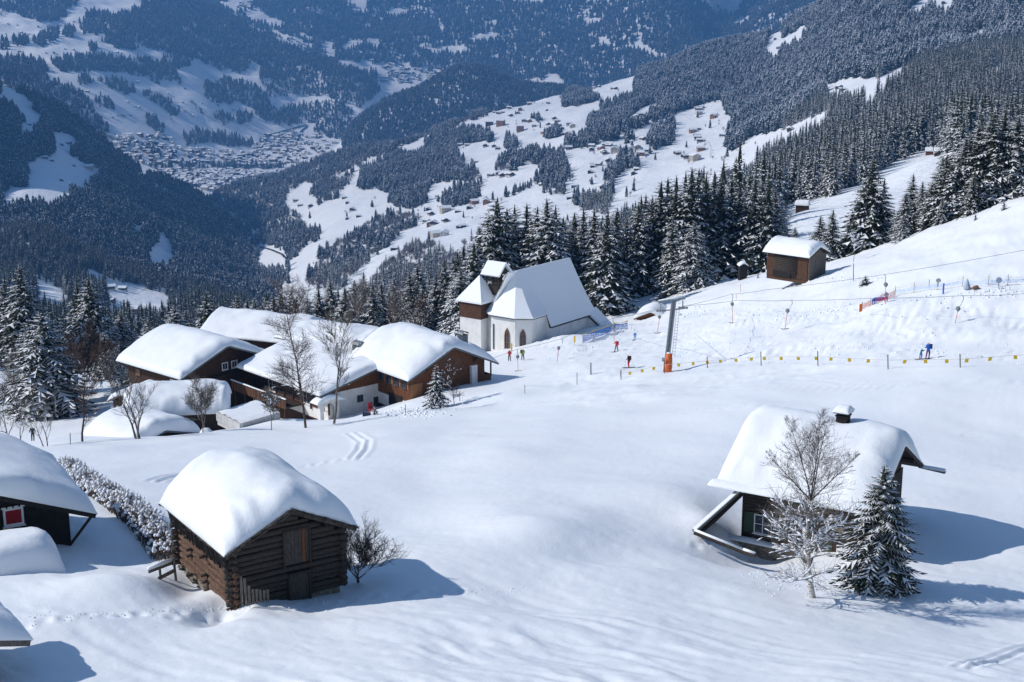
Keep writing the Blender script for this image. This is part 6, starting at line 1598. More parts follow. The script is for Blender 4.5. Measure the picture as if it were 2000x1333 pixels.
LC = [(58, 243.6, 'd'), (121, 283, 'd'), (134, 282, 'b'), (88, 310, 'b'), (101, 314, 'd'), (144, 324, 'd'), (175, 330, 'c'), (187, 327, 'd'), (181, 348, 'b'), (198, 339, 'd'), (120, 353, 'd'), (128, 391, 'c'), (295, 359, 'c'), (57, 196, 'd'), (2, 193, 'd'),
      (216, 565, 'b'), (240, 567, 'b'), (218, 589, 'd'), (258, 612, 'o'), (286, 606, 'd'), (331, 570, 'd'), (299, 619, 'd')]
for k, (a_, b_, k_) in enumerate(LC):
    w_ = 'on the shaded hillside clearing at left' if b_ < 420 else 'on the shaded meadow behind the left spruces'
    fh(shC, a_, b_ + 1, k_, KIND[k_] + ' ' + w_, KIND[k_] + 's ' + w_, 1.25 if k in (6, 11) else 1.0)
LD = [(x / 5, y / 5 + .8) for x, y in [(80, 240), (170, 245), (375, 265), (55, 330), (205, 325), (290, 335), (830, 82), (718, 212), (560, 200), (613, 328), (525, 420), (635, 480), (715, 488), (450, 520), (525, 520), (195, 505), (1145, 520), (1185, 520), (1350, 70), (1285, 808), (1345, 805), (795, 885), (855, 900), (1000, 940), (1245, 1000), (1325, 1042), (1360, 1050), (1155, 1130), (1205, 1135), (1275, 1128), (1100, 1150), (1640, 915), (1810, 870), (1780, 1000), (1810, 1090), (1500, 1108), (1670, 1165), (1975, 1005), (1880, 1135), (2420, 730), (2360, 780), (2180, 720), (2275, 1075), (2540, 1050), (2130, 1030), (2850, 1005), (2745, 1060)]]
for k, (a_, b_) in enumerate(LD): fh(shD, a_, b_, 'bd'[k % 2], 'tiny farmhouse scattered on the far sunlit valley slope', 'farmhouses on the far valley slope', 1.15)
# the town on the valley floor and the upper village
TOWN = [([(210, 268), (330, 262), (360, 292), (420, 292), (480, 298), (505, 278), (520, 262), (560, 262), (620, 287), (690, 302), (650, 307), (620, 314), (590, 323), (540, 326), (300, 323), (260, 318), (225, 300)], 420, 1),
        ([(308, 334), (450, 332), (500, 336), (580, 331), (570, 337), (490, 347), (450, 362), (430, 374), (400, 372), (340, 352)], 400, 1), ([(500, 278), (600, 250), (616, 252), (640, 272), (690, 280), (620, 290), (510, 300)], 60, 1)]
VIL = [([(745, 130), (800, 133), (860, 142), (850, 152), (800, 165), (745, 160)], 80), ([(720, 118), (790, 128), (740, 135)], 12), ([(455, 10), (495, 0), (490, 20), (465, 20)], 14), ([(525, 62), (600, 90), (560, 74)], 12), ([(690, 170), (720, 165), (715, 180), (695, 182)], 8)]
rs = np.random.RandomState(4); small = MB(); cnt = 0; tc_pts = []
for sh, lst in ((shD, TOWN), (shF, VIL)):
    for it in lst:
        poly, n = it[0], it[1]; xs = [q[0] for q in poly]; ys = [q[1] for q in poly]; tries = 0; made = 0
        while made < n and tries < n * 12:
            tries += 1; a_, b_ = rs.uniform(min(xs), max(xs)), rs.uniform(min(ys), max(ys))
            if not inpoly(a_, b_, poly): continue
            p = sh.P(a_, b_)
            if p is None: continue
            made += 1; cnt += 1
            if made <= (44 if sh is shD else 8):
                k_ = 'bccob'[made % 5]; me = HM[k_][made % len(HM[k_])]
                o = link('house', me); o.location = p; o.rotation_euler = (0, 0, rs.uniform(-.4, .4) + (1.57 if made % 3 == 0 else 0)); s_ = rs.uniform(1.1, 1.6); o.scale = (s_ * 1.1, s_, s_)
                tag(o, 'snow-roofed house in the town on the valley floor' if sh is shD else 'snow-roofed house in the far upper village', 'house', 'houses of the valley town' if sh is shD else 'houses of the far upper village')
            else: tc_pts.append((tuple(p), rs.uniform(9, 17), rs.uniform(9, 24), rs.uniform(5, 10), rs.uniform(0, 3.14)))
m = MB()
for (p, w_, l_, h_, a_) in tc_pts:
    M_ = Matrix.Translation(p) @ Matrix.Rotation(a_, 4, 'Z')
    x, y = l_ / 2, w_ / 2; rz = h_ + y * .4
    vs = [(-x, -y, -3), (-x, y, -3), (-x, y, h_), (-x, 0, rz), (-x, -y, h_)]; vs += [(x, v[1], v[2]) for v in vs]
    wi = rs.randint(0, 4)
    m.add(vs, [(4, 3, 2, 1, 0), (5, 6, 7, 8, 9), (1, 2, 7, 6), (4, 0, 5, 9)], wi, M_)
    m.add([(-x - 1, -y - 1, h_ - .2), (x + 1, -y - 1, h_ - .2), (x + 1, 0, rz + .5), (-x - 1, 0, rz + .5), (-x - 1, y + 1, h_ - .2), (x + 1, y + 1, h_ - .2)], [(0, 1, 2, 3), (3, 2, 5, 4)], 4, M_)
o = m.build('town_houses', [WALLS[2], WALLS[0], WALLS[1], WALLS[4], SNOW_ROOF]); tag(o, 'dense mass of small houses filling the valley floor', kind='stuff')
tt = [(p[0] + rs.uniform(-22, 22), p[1] + rs.uniform(-22, 22), p[2] - 1) for p, *_ in tc_pts for _k in range(2)]
wood('town_trees', None, mesh_bare + mesh_far[:1], np.array(tt), rs.uniform(7, 14, len(tt)), 21)
# roads and river on the valley floor
def strip(name, sh, pts, w, mt, lift=.4, kind='structure'):
    m = MB(); P_ = []
    for (x0_, y0_), (x1_, y1_) in zip(pts[:-1], pts[1:]):
        for k in range(8):
            q = sh.P(x0_ + (x1_ - x0_) * k / 8, y0_ + (y1_ - y0_) * k / 8)
            if q is not None: P_.append(q)
    for i in range(len(P_) - 1):
        d = (P_[i + 1] - P_[i]); d.z = 0; d.normalize(); s_ = Vector((-d.y, d.x, 0)) * w / 2
        u_ = Vector((0, 0, lift)); m.add([P_[i] - s_ + u_, P_[i] + s_ + u_, P_[i + 1] + s_ + u_, P_[i + 1] - s_ + u_], [(0, 1, 2, 3)])
    o = m.build(name, mt); o['kind'] = kind; return o
ASPH = mat('wet_road', (.05, .055, .06), .6); RIV = mat('river_bed', (.07, .09, .11), .4)
strip('river', shD, [(470, 312), (495, 300), (508, 290), (508, 270), (530, 262), (580, 248), (600, 243)], 22, RIV, 1)
strip('valley_road', shD, [(583, 268), (590, 255), (602, 246)], 12, ASPH, 1.2)
strip('valley_road', shD, [(583, 268), (605, 284), (625, 302)], 12, ASPH, 1.2)
strip('railway', shD, [(300, 329), (400, 328), (560, 327)], 24, RIV, 1)
strip('gorge_road', shB, [(508, 482), (530, 488), (552, 497), (560, 506)], 9, ASPH, 1)
strip('village_lane', shB, [(1384, 276), (1390, 290), (1388, 312)], 5, SNOW_ROOF, .3)

# ------------------------------------------------------------------ the ski lift
B0, T0 = G(1300, 727), None
dB = proj(*B0)[2]
T0 = W(1316, 590, dB)
ax = (T0 - B0).normalized()
t = thing('lift_pylon', 'leaning grey ski lift pylon with a ladder and an orange padded foot', 'pylon', B0)
def rel(p): return p - B0
m = MB()
side = Vector((1, 0, 0)); fwd_ = Vector((0, 1, 0))
for s_ in (-1, 1): m.beam(side * s_ * .20 - ax * .6, rel(T0) + side * s_ * .18, .17, .36, up=(0, 1, 0))
m.beam(Vector((0, .05, 0)) - ax * .6, rel(T0) + Vector((0, .05, 0)), .28, .2, up=(0, 1, 0))
for k in range(14): m.beam(rel(B0 + ax * (.6 + k * .6)) - side * .18, rel(B0 + ax * (.6 + k * .6)) + side * .18, .06, .22, up=(0, 1, 0))
m.build('column', METAL_MAST, t)
m = MB()
for s_ in (.52, .82): m.beam(ax * 1.8 + side * s_, rel(T0) + side * (s_ - .1) - ax * .6, .035, .035)
m.build('ladder_rail', METAL_LIGHT, t)
for k in range(20):
    m = MB(); c_ = ax * (2.0 + k * .34); m.beam(c_ + side * .5, c_ + side * .8, .03, .03); m.build('rung', METAL_LIGHT, t)
tp = rel(T0)
m = MB(); m.beam(tp + side * -1.75 + ax * -.05, tp + side * 1.25 + ax * .42, .22, .26, up=(0, 1, 0)); m.beam(tp - side * 1.5 - ax * 1.05, tp + side * 1.25 - ax * .75, .12, .12, up=(0, 1, 0)); m.build('cross_arm', METAL_MAST, t)
s = MB(); s.tube([tp + side * -1.75 + ax * .14, tp + side * -.6 + ax * .33, tp + ax * .42, tp + side * 1.2 + ax * .62], [.07, .12, .2, .08], 7); s.build('arm_snow', SNOW_ROOF, t, True)
SH = []
for s_, dz in ((-1.35, -.95), (1.1, -.62)):
    c_ = tp + side * s_ + ax * dz
    m = MB(); m.beam(tp + side * (s_ - .1) + ax * (.0 + s_ * .15), c_, .12, .12); m.beam(c_ - side * .5 - fwd_ * .0, c_ + side * .45, .10, .16, up=(0, 1, 0)); m.build('sheave_arm', METAL_LIGHT, t)
    for k in range(4):
        q = c_ + side * (-.42 + .28 * k) + Vector((0, -.16, -.02))
        m = MB(); m.tube([q - fwd_ * .05, q + fwd_ * .05], .15, 12); m.build('sheave', METAL_MAST, t, True)
    SH.append(c_ + B0 + Vector((0, -.16, .14)))
m = MB(); bn = ax
q = [side * .33 + Vector((0, -.22, -.1)), side * .33 + ax * 1.9 + Vector((0, -.22, 0))]
m.tube([Vector((.16, -.15, -.3)), ax * .7 + Vector((.22, -.15, 0)), ax * 1.5 + Vector((.16, -.15, 0)), ax * 2.1 + Vector((.12, -.12, 0))], [.42, .45, .42, .36], 14); m.build('orange_padding', ORANGE_PAD, t, True)
m = MB(); m.tube([ax * 2.0 + Vector((.12, -.12, 0)), ax * 2.2 + Vector((.12, -.12, 0)), ax * 2.3 + Vector((.12, -.12, 0))], [.36, .28, .1], 10); m.build('padding_snow', SNOW_ROOF, t, True)
m = MB(); m.box((-.33, -.2, 1.5), (.28, .2, .42)); m.build('control_box', METAL_LIGHT, t)

TB = [('T-bar on the lift line in the hands of the red-jacketed skier', 1195, 623, 1198, 640, 1200, 668, 208, 1),
      ('empty T-bar hanging just left of the lift pylon', 1293, 600, 1288, 619, 1284, 651, 196, 1),
      ('empty T-bar hanging right of the pylon near the curved track', 1428, 575, 1430, 594, 1431, 631, 188, 0),
      ('empty T-bar in the middle of the piste right of the pylon', 1544, 587, 1538, 607, 1533, 643, 168, 1),
      ('empty T-bar beside the orange net and the seated skier', 1726, 537, 1730, 556, 1729, 596, 165, 0),
      ('rightmost empty T-bar hanging over the wide piste', 1878, 578, 1871, 603, 1863, 643, 148, 1),
      ('empty T-bar hanging in front of the yellow marker pole by the chapel', 1096, 663, 1091, 680, 1088, 709, 196, 2),
      ('lowest empty T-bar, beside the two people standing under the chapel', 1008, 683, 1011, 697, 1012, 725, 192, 2)]
hooks = []
for lab, a_, b_, c_, d_, e_, f_, dd, ln in TB:
    A_, B_, E_ = W(a_, b_, dd), W(c_, d_, dd), W(e_, f_, dd)
    t = thing('tow_bar', lab, 'T-bar lift', A_, 0, 'T-bars hanging from the ski lift cable')
    m = MB(); b = B_ - A_
    m.tube([Vector((0, 0, .04)), Vector((.18, 0, -.05)), Vector((.22, 0, b.z * .35)), Vector((b.x * .5 + .12, 0, b.z * .8)), b], .045, 6); m.build('hanger', METAL_LIGHT, t, True)
    m = MB(); m.tube([b + Vector((0, -.13, .0)), b + Vector((0, .13, .0))], [.24, .24], 14); m.tube([b + Vector((0, -.16, -.2)), b + Vector((0, .1, -.2))], .12, 8); m.build('spring_box', METAL_MAST, t, True)
    m = MB(); m.tube([b + Vector((0, 0, -.2)), E_ - A_], .032, 6); m.build('pole', ORANGE_PAD, t)
    if ln != 1 or 'red-jack' not in lab:
        e = E_ - A_; m = MB(); m.tube([e + Vector((-.5, 0, .05)), e + Vector((-.3, 0, -.02)), e + Vector((0, 0, 0)), e + Vector((.3, 0, .02)), e + Vector((.5, 0, .10))], [.035, .05, .05, .05, .035], 6); m.build('cross_bar', BLACK, t, True)
    hooks.append(A_)
def cable(pts, label, sag_=.08):
    m = MB(); P_ = []
    for a, b in zip(pts[:-1], pts[1:]):
        for k in range(6): f = k / 6; P_.append(a.lerp(b, f) - Vector((0, 0, sag_ * math.sin(math.pi * f))))
    P_.append(pts[-1]); m.tube(P_, .022, 5)
    o = m.build('lift_cable', METAL_GREY); tag(o, label, 'cable')
cable([W(2150, 463, 140), W(2000, 489, 150), hooks[4], W(1500, 566, 180), hooks[2], SH[1]], 'upper lift cable rising from the pylon to the right edge')
cable([W(2150, 571, 138), W(2000, 574, 143), hooks[5], W(1700, 583, 156), hooks[3], W(1440, 587, 172), SH[1] + Vector((.1, -.2, .1))], 'nearly level lift cable running right from the pylon')
cable([SH[0], hooks[0], W(1120, 650, 200), hooks[6] + Vector((0, 0, .05)), hooks[7], W(960, 700, 192)], 'lift cable descending left from the pylon past the chapel')
cable([SH[0] + Vector((.3, -.1, -.1)), hooks[1], W(1240, 614, 204), hooks[0] + Vector((0, 0, .15))], 'second lift cable just left of the pylon')

# ------------------------------------------------------------------ piste furniture
ROPE = mat('pale_rope', (.45, .42, .36), .8)
posts = [(1213, 736, 726, 0), (1298, 728, 703, 0), (1382, 717, 697, 0), (1487, 713, 687, 0), (1598, 714, 686, 0), (1735, 720, 693, 0), (1876, 717, 692, 0), (2010, 712, 680, 0)]
tops = []
for k, (a_, yb, yt, _) in enumerate(posts):
    g_ = G(a_, yb + 1.5); d_ = proj(*g_)[2]; tp = W(a_ - 1, yt, d_); tops.append(g_.lerp(tp, .62))
    m = MB(); m.beam(g_ - Vector((0, 0, .3)), tp, .075, .075); o = m.build('fence_post', WOOD_GREY)
    nm_ = ['post at the left end of the flag rope', 'post of the flag rope behind the pylon foot', 'first post right of the pylon', 'post with the dark shadow loop right of the pylon', 'post in the middle of the flag rope', 'post left of the adult and child', 'post just right of the adult and child', 'rightmost post of the flag rope'][k]
    tag(o, 'thin wooden ' + nm_, 'post', 'posts of the flag rope')
t = thing('flag_rope', 'rope with small yellow flags running along the lower edge of the piste', 'rope', (0, 0, 0))
m = MB(); m.tube(tops, .018, 4); m.build('rope', ROPE, t)
for a_ in (1231, 1255, 1278, 1326, 1354, 1381, 1408, 1438, 1469, 1493, 1527, 1560, 1594, 1625, 1661, 1698, 1769, 1809, 1850, 1889, 1935, 1983):
    for A_, B_ in zip(tops[:-1], tops[1:]):
        xa, xb = proj(*A_)[0], proj(*B_)[0]
        if xa <= a_ <= xb:
            p = A_.lerp(B_, (a_ - xa) / (xb - xa)); r_ = random.Random(a_)
            m = MB(); w_ = .16; h_ = .36; tl = r_.uniform(-.08, .08); m.add([p + Vector((-w_, 0, 0)), p + Vector((w_, 0, 0)), p + Vector((w_ + tl, .03, -h_)), p + Vector((-w_ + tl, .05, -h_))], [(0, 1, 2, 3), (3, 2, 1, 0)])
            o = m.build('flag', YELLOW, t)
for k, (a_, yb, yt, r_, mt, lab) in enumerate([(1154, 731, 709, .09, METAL_MAST, 'stubby grey padded stake below the chapel piste'), (1127, 751, 728, .04, WOOD_GREY, 'thin stake left of the stubby grey one'), (1213, 741, 722, .045, WOOD_GREY, 'stake beside the left end of the flags'), (1025, 768, 752, .035, WOOD_GREY, 'short stake on the snow right of the brown chalet'),
        (1667, 549, 515, .05, WOOD_GREY, 'tall slim wooden stake beside the lone sapling'), (1815, 559, 546, .04, METAL_MAST, 'small dark stake with a box at the net'), (903, 792, 774, .04, WHITE, 'white stake by the right corner of the brown chalet'), (898, 783, 764, .04, WOOD_GREY, 'brown stake beside the white stake'), (792, 812, 790, .04, WOOD_GREY, 'thin stake in the snow heap left of the little spruce'),
        (1446, 570, 556, .03, ORANGE_PAD, 'red marker stick on the curved track'), (1438, 584, 576, .03, ORANGE_PAD, 'lower red marker stick at the curved track'), (530, 840, 812, .05, WOOD_GREY, 'pale stake in front of the snowy shrub'), (396, 845, 826, .05, WOOD_GREY, 'white stake beside the round frosted tree'), (137, 868, 846, .04, WOOD_GREY, 'thin stake right of the bare saplings at left')]):
    g_ = G(a_, yb + 1) or W(a_, yb, 150); d_ = proj(*g_)[2]; tp = W(a_, yt, d_)
    m = MB(); m.tube([g_ - Vector((0, 0, .3)), tp], r_, 6); o = m.build('stake', mt); tag(o, lab, 'stake')
g_ = W(402, 845, 149); m = MB(); s_ = snow_cap(1.0, .9, .05, .45, (.4, .4), .4, .3, 4, nx=12, ny=12); o = s_.build('snow_heap', SNOW_ROOF, None, True, g_); tag(o, 'round snow cap on a small stump beside the terrace tree', 'stump')
for a_, yb, yt, lab in ((1122, 673, 656, 'yellow marker sleeve on a pole between the chapel and the net'), (999, 690, 670, 'yellow marker sleeve against the chapel window')):
    g_ = G(a_, yb + 3); d_ = proj(*g_)[2]; t = thing('marker_pole', lab, 'marker', g_); h_ = (W(a_, yt, d_) - g_).z
    m = MB(); m.tube([(0, 0, -.3), (0, 0, h_ * .4)], .03, 6); m.build('pole', METAL_LIGHT, t); m = MB(); m.tube([(0, 0, h_ * .35), (0, 0, h_)], .13, 8); m.build('sleeve', YELLOW, t)
def net(name, label, line, hgt, mats_, rows, group=None, post=True, sag=.08):
    t = thing(name, label, 'safety net', (0, 0, 0)); P_ = [G(a_, b_) for a_, b_ in line]
    for (z0, z1, mt, nm) in rows:
        m = MB()
        for i in range(len(P_) - 1):
            for k in range(4):
                f0, f1 = k / 4, (k + 1) / 4; a, b = P_[i].lerp(P_[i + 1], f0), P_[i].lerp(P_[i + 1], f1)
                s0, s1 = sag * math.sin(math.pi * f0) * 2, sag * math.sin(math.pi * f1) * 2
                m.add([a + Vector((0, 0, z0)), b + Vector((0, 0, z0)), b + Vector((0, 0, z1 - s1)), a + Vector((0, 0, z1 - s0))], [(0, 1, 2, 3)])
        m.build(nm, mt, t)
    if post:
        for p in P_: m = MB(); m.tube([p - Vector((0, 0, .2)), p + Vector((0, 0, hgt + .15))], .03, 5); m.build('post', METAL_MAST, t)
def net_mat(name, c, op):
    m = mat(name, c, .7); nt, N, L, b = nodes(m)
    tc = N.new('ShaderNodeTexCoord'); w1 = N.new('ShaderNodeTexNoise'); w1.inputs['Scale'].default_value = 14
    L.new(tc.outputs['Object'], w1.inputs['Vector'])
    mth = N.new('ShaderNodeMath'); mth.operation = 'LESS_THAN'; L.new(w1.outputs[0], mth.inputs[0]); mth.inputs[1].default_value = .5 + (op - .5) * .3
    L.new(mth.outputs[0], b.inputs['Alpha']); return m
NB, NY, NO = net_mat('blue_netting', (.05, .20, .62), .62), mat('yellow_band', (.78, .55, .08), .7), net_mat('orange_netting', (.75, .16, .05), .5)
net('safety_net', 'blue safety net with yellow edges beside the chapel', [(1138, 671), (1160, 663), (1185, 654), (1200, 648), (1225, 644)], 1.4, None, [(.12, 1.25, NB, 'netting'), (1.25, 1.45, NY, 'top_band'), (0, .12, NY, 'bottom_band')])
net('safety_net', 'long pale blue and yellow safety net along the top of the piste', [(1748, 578), (1785, 572), (1830, 567), (1880, 560), (1930, 559), (1968, 558), (2010, 556)], 1.1, None, [(.3, .8, net_mat('pale_netting', (.35, .50, .75), .42), 'netting'), (.9, 1.02, net_mat('pale_yellow', (.75, .6, .2), .55), 'top_band'), (.05, .15, net_mat('pale_yellow_low', (.75, .6, .2), .5), 'bottom_band')])
net('safety_net', 'orange safety net coming down beside the seated skier', [(1683, 606), (1700, 599), (1722, 589), (1748, 580)], .9, None, [(.05, .85, NO, 'netting')], sag=.05)
g_ = G(1681, 608); m = MB(); m.box((0, 0, .38), (.36, .06, .95)); o = m.build('orange_panel', ORANGE_PAD, None, False, g_); tag(o, 'bright orange panel at the lower end of the orange net', 'panel')
g_ = G(1842, 574); m = MB(); m.tube([(0, 0, -.2), (0, 0, 1.2)], .09, 8); o = m.build('blue_pole', mat('blue_padding', (.04, .12, .55), .5), None, False, g_); tag(o, 'short blue padded pole in front of the long net', 'pole')
for a_, b_, w_, lab in ((1832, 561, .28, 'pale square sign on a stick at the net'), (1888, 566, .35, 'cone-shaped grey figure standing in front of the net'), (1950, 561, .34, 'pale rounded sign figure at the right part of the net')):
    g_ = G(a_, b_); t = thing('sign_figure', lab, 'sign', g_)
    m = MB(); m.tube([(0, 0, -.1), (0, 0, .5)], .05, 5); m.build('stand', METAL_MAST, t)
    m = MB()
    if a_ == 1888: m.tube([(0, 0, .1), (0, 0, .5), (0, 0, .9), (0, 0, 1.25)], [.42, .34, .18, .04], 10)
    else:
        n_ = 10; vs = [(w_ * math.cos(6.283 * i / n_ + .3) * (1.1 if a_ == 1832 else 1), y_, .78 + w_ * math.sin(6.283 * i / n_ + .3)) for y_ in (-.04, .04) for i in range(n_)]
        m.add(vs, [tuple(range(n_)), tuple(range(2 * n_ - 1, n_ - 1, -1))] + [(i, (i + 1) % n_, n_ + (i + 1) % n_, n_ + i) for i in range(n_)])
    m.build('board', mat('pale_blue_board', (.40, .46, .55), .6), t)
g_ = G(1720, 588); t = thing('play_mat', 'blue inflatable cushion beside the orange net', 'cushion', g_, .25); m = MB(); m.tube([(-.9, 0, .2), (-.8, 0, .22), (.8, 0, .22), (.9, 0, .2)], [.08, .24, .24, .08], 10); m.build('cushion', mat('royal_blue', (.03, .07, .6), .4), t, True)
g_ = G(1905, 566); t = thing('straw_figure', 'small brown fabric heap lying on the snow by the net', 'heap', g_, .2); m = MB(); m.tube([(-.5, 0, .1), (-.2, 0, .22), (.2, 0, .28), (.5, 0, .1)], [.06, .2, .22, .06], 8); m.build('heap', mat('brown_fabric', (.25, .13, .08), .8), t, True)
for k_, pl in enumerate((((1990, 588), (2040, 583)),)): pass
# things by the white wall: red chair, rubbish bin, snow shovel
g_ = W(716, 812, 160); t = thing('snow_shovel', 'wide red-handled snow scoop leaning at the white chalet wall', 'snow scoop', g_)
m = MB(); m.tube([(-.3, 0, .1), (-.3, -.1, 1.5), (.3, -.1, 1.5), (.3, 0, .1)], .03, 5); m.build('handle', RED, t); m = MB(); m.box((0, .1, .05), (.9, .5, .45)); m.build('scoop', mat('dark_blue_plastic', (.02, .03, .08), .5), t)
g_ = W(725, 806, 163); t = thing('red_chair', 'red plastic chair against the white chalet wall', 'chair', g_, .6)
m = MB(); m.box((0, 0, .45), (.55, .5, .06)); m.build('seat', RED, t); m = MB(); m.box((0, .24, .8), (.55, .06, .7)); m.build('backrest', RED, t)
for sx in (-.22, .22):
    for sy in (-.2, .2): m = MB(); m.box((sx, sy, .2), (.05, .05, .45)); m.build('leg', RED, t)
# basketball-like frame at far left
g_ = W(88, 800, 175); t = thing('banner_frame', 'empty metal frame standing on the snow at far left', 'frame', g_, .5)
m = MB(); m.tube([(-1.3, 0, -.5), (-1.3, 0, 1.0)], .04, 5); m.tube([(1.3, 0, -.5), (1.3, 0, 1.6)], .04, 5); m.tube([(-1.3, 0, 1.0), (1.3, 0, 1.6)], .03, 5); m.tube([(-1.3, 0, .3), (1.3, 0, .8)], .03, 5); m.build('frame_tube', METAL_MAST, t)

# ------------------------------------------------------------------ people
SKIN = mat('skin', (.55, .33, .24), .6)
def cloth(n, c): return mat(n, c, .75)
def person(label, at_, h, face, J, C_, hat, name='person', skis=None, poles=True, pack=None, rot=0):
    """J: joints as fractions of the height; x right, y away, z up"""
    t = thing(name, label, 'person', at_, rot)
    D = dict(hip=(0, 0, .52), chest=(0, 0, .74), neck=(0, 0, .84), head=(0, -.005, .915), hipL=(-.055, 0, .5), hipR=(.055, 0, .5), kneL=(-.07, -.02, .28), kneR=(.07, -.02, .28), ftL=(-.08, 0, .05), ftR=(.08, 0, .05), toL=(-.08, -.08, .03), toR=(.08, -.08, .03),
             shL=(-.105, 0, .80), shR=(.105, 0, .80), elL=(-.15, -.03, .65), elR=(.15, -.03, .65), haL=(-.15, -.13, .55), haR=(.15, -.13, .55))
    D.update(J)
    names = list(D); V = [Vector(D[n]) * h for n in names]; ix = {n: i for i, n in enumerate(names)}
    Ed = [('hip', 'chest'), ('chest', 'neck'), ('neck', 'head'), ('hip', 'hipL'), ('hip', 'hipR'), ('hipL', 'kneL'), ('kneL', 'ftL'), ('ftL', 'toL'), ('hipR', 'kneR'), ('kneR', 'ftR'), ('ftR', 'toR'), ('chest', 'shL'), ('chest', 'shR'), ('shL', 'elL'), ('elL', 'haL'), ('shR', 'elR'), ('elR', 'haR')]
    Rd = dict(hip=.088, chest=.098, neck=.035, head=.062, hipL=.062, hipR=.062, kneL=.046, kneR=.046, ftL=.036, ftR=.036, toL=.028, toR=.028, shL=.052, shR=.052, elL=.036, elR=.036, haL=.028, haR=.028)
    me = bpy.data.meshes.new('body'); me.from_pydata([tuple(v) for v in V], [(ix[a], ix[b]) for a, b in Ed], [])
    o = link('body', me)
    sk = o.modifiers.new('skin', 'SKIN')
    for n in names: me.skin_vertices[0].data[ix[n]].radius = (Rd[n] * h, Rd[n] * h)
    me.skin_vertices[0].data[ix['hip']].use_root = True
    ss = o.modifiers.new('sub', 'SUBSURF'); ss.levels = ss.render_levels = 1
    dg = bpy.context.evaluated_depsgraph_get(); m2 = bpy.data.meshes.new_from_object(o.evaluated_get(dg)); m2.name = 'body'
    bpy.data.objects.remove(o)
    for c in C_ + [SKIN, BLACK, hat]: m2.materials.append(c)
    hx = Vector(D['head']) * h
    for p in m2.polygons:
        c = p.center; p.use_smooth = True
        dmin = min((c - Vector(D[n]) * h).length for n in ('haL', 'haR'))
        hipz = D['hip'][2] * h
        if (c - hx).length < .085 * h: p.material_index = 4 if c.z > hx.z + .0 * h or c.y > hx.y + .03 * h else 2
        elif dmin < .05 * h: p.material_index = 3
        elif c.z > hipz - .03 * h or min((c - Vector(D[n]) * h).length for n in ('elL', 'elR')) < .06 * h: p.material_index = 0
        elif c.z < .08 * h: p.material_index = 3
        else: p.material_index = 1
    link('body', m2, t)
    if pack: m = MB(); q = Vector(D['chest']) * h; m.box(q + Vector((pack[1][0] * h, pack[1][1] * h, -.02 * h)), (.17 * h, .12 * h, .26 * h)); m.build('backpack', pack[0], t)
    if skis is not None:
        for n in ('ftL', 'ftR'):
            f = Vector(D[n]) * h; m = MB(); d = Vector(skis).normalized(); L_ = h * .48
            m.beam(Vector((f.x, f.y, .03)) - d * L_ * .85, Vector((f.x, f.y, .03)) + d * L_ * .8, .09, .025); m.beam(Vector((f.x, f.y, .03)) + d * L_ * .8, Vector((f.x, f.y, .12)) + d * L_, .08, .02); m.build('ski', BLACK, t)
        if poles:
            for n, e in (('haL', poles[0]), ('haR', poles[1])):
                f = Vector(D[n]) * h; m = MB(); m.tube([f + Vector((0, 0, .04)), Vector(e)], .012, 4); m.build('ski_pole', METAL_MAST, t)
    return t
def gp(a_, b_): return G(a_, b_) + Vector((0, 0, .02))
CR, CK, CG, CB, CDB, CPU, CT, CPK, CGY = cloth('red_jacket', (.62, .03, .045)), cloth('black_cloth', (.02, .02, .024)), cloth('lime_jacket', (.20, .30, .03)), cloth('blue_cloth', (.02, .24, .62)), cloth('strong_blue_cloth', (.02, .13, .55)), cloth('purple_trousers', (.14, .05, .18)), cloth('teal_cloth', (.02, .22, .30)), cloth('pink_trousers', (.75, .03, .14)), cloth('grey_trousers', (.13, .13, .14))
CRT = cloth('red_trousers', (.72, .03, .03)); HK, HB = cloth('dark_helmet', (.03, .03, .04)), cloth('blue_helmet', (.03, .2, .5))
person('person in a red jacket and black trousers standing before the chapel', gp(995, 706), 1.75, 0, dict(elL=(-.14, .03, .66), haL=(-.07, -.1, .62), haR=(.08, -.1, .62)), [CR, CK], HK)
person('person in a lime green jacket standing right of the one in red', gp(1021, 704), 1.78, 0, dict(ftR=(.10, .02, .05)), [CG, CK], HB, pack=(BLACK, (-.12, .0)))
person('skier in a red jacket and grey trousers holding the T-bar', gp(1204, 688), 1.75, 0, dict(hip=(-.02, 0, .52), ftL=(-.13, -.02, .05), toL=(-.21, -.04, .03), ftR=(.12, .02, .05), toR=(.06, 0, .03), haL=(-.25, -.05, .68), elL=(-.18, -.03, .70), kneL=(-.10, -.02, .28), kneR=(.08, 0, .28)), [CR, CGY], HB, skis=(-1, -.35, 0), poles=False, pack=(cloth('dark_red_pack', (.3, .02, .03)), (.09, .06)))
person('child in a bright blue ski suit alone left of the pylon', gp(1240, 665), 1.25, 0, dict(hip=(0, 0, .46), ftL=(-.14, 0, .05), toL=(-.16, -.08, .03), ftR=(.14, 0, .05), toR=(.16, -.08, .03), elL=(-.17, -.02, .66), elR=(.17, -.02, .66), kneL=(-.10, -.03, .26), kneR=(.10, -.03, .26)), [CB, CB], HK, skis=(-.5, -.9, 0), poles=False)
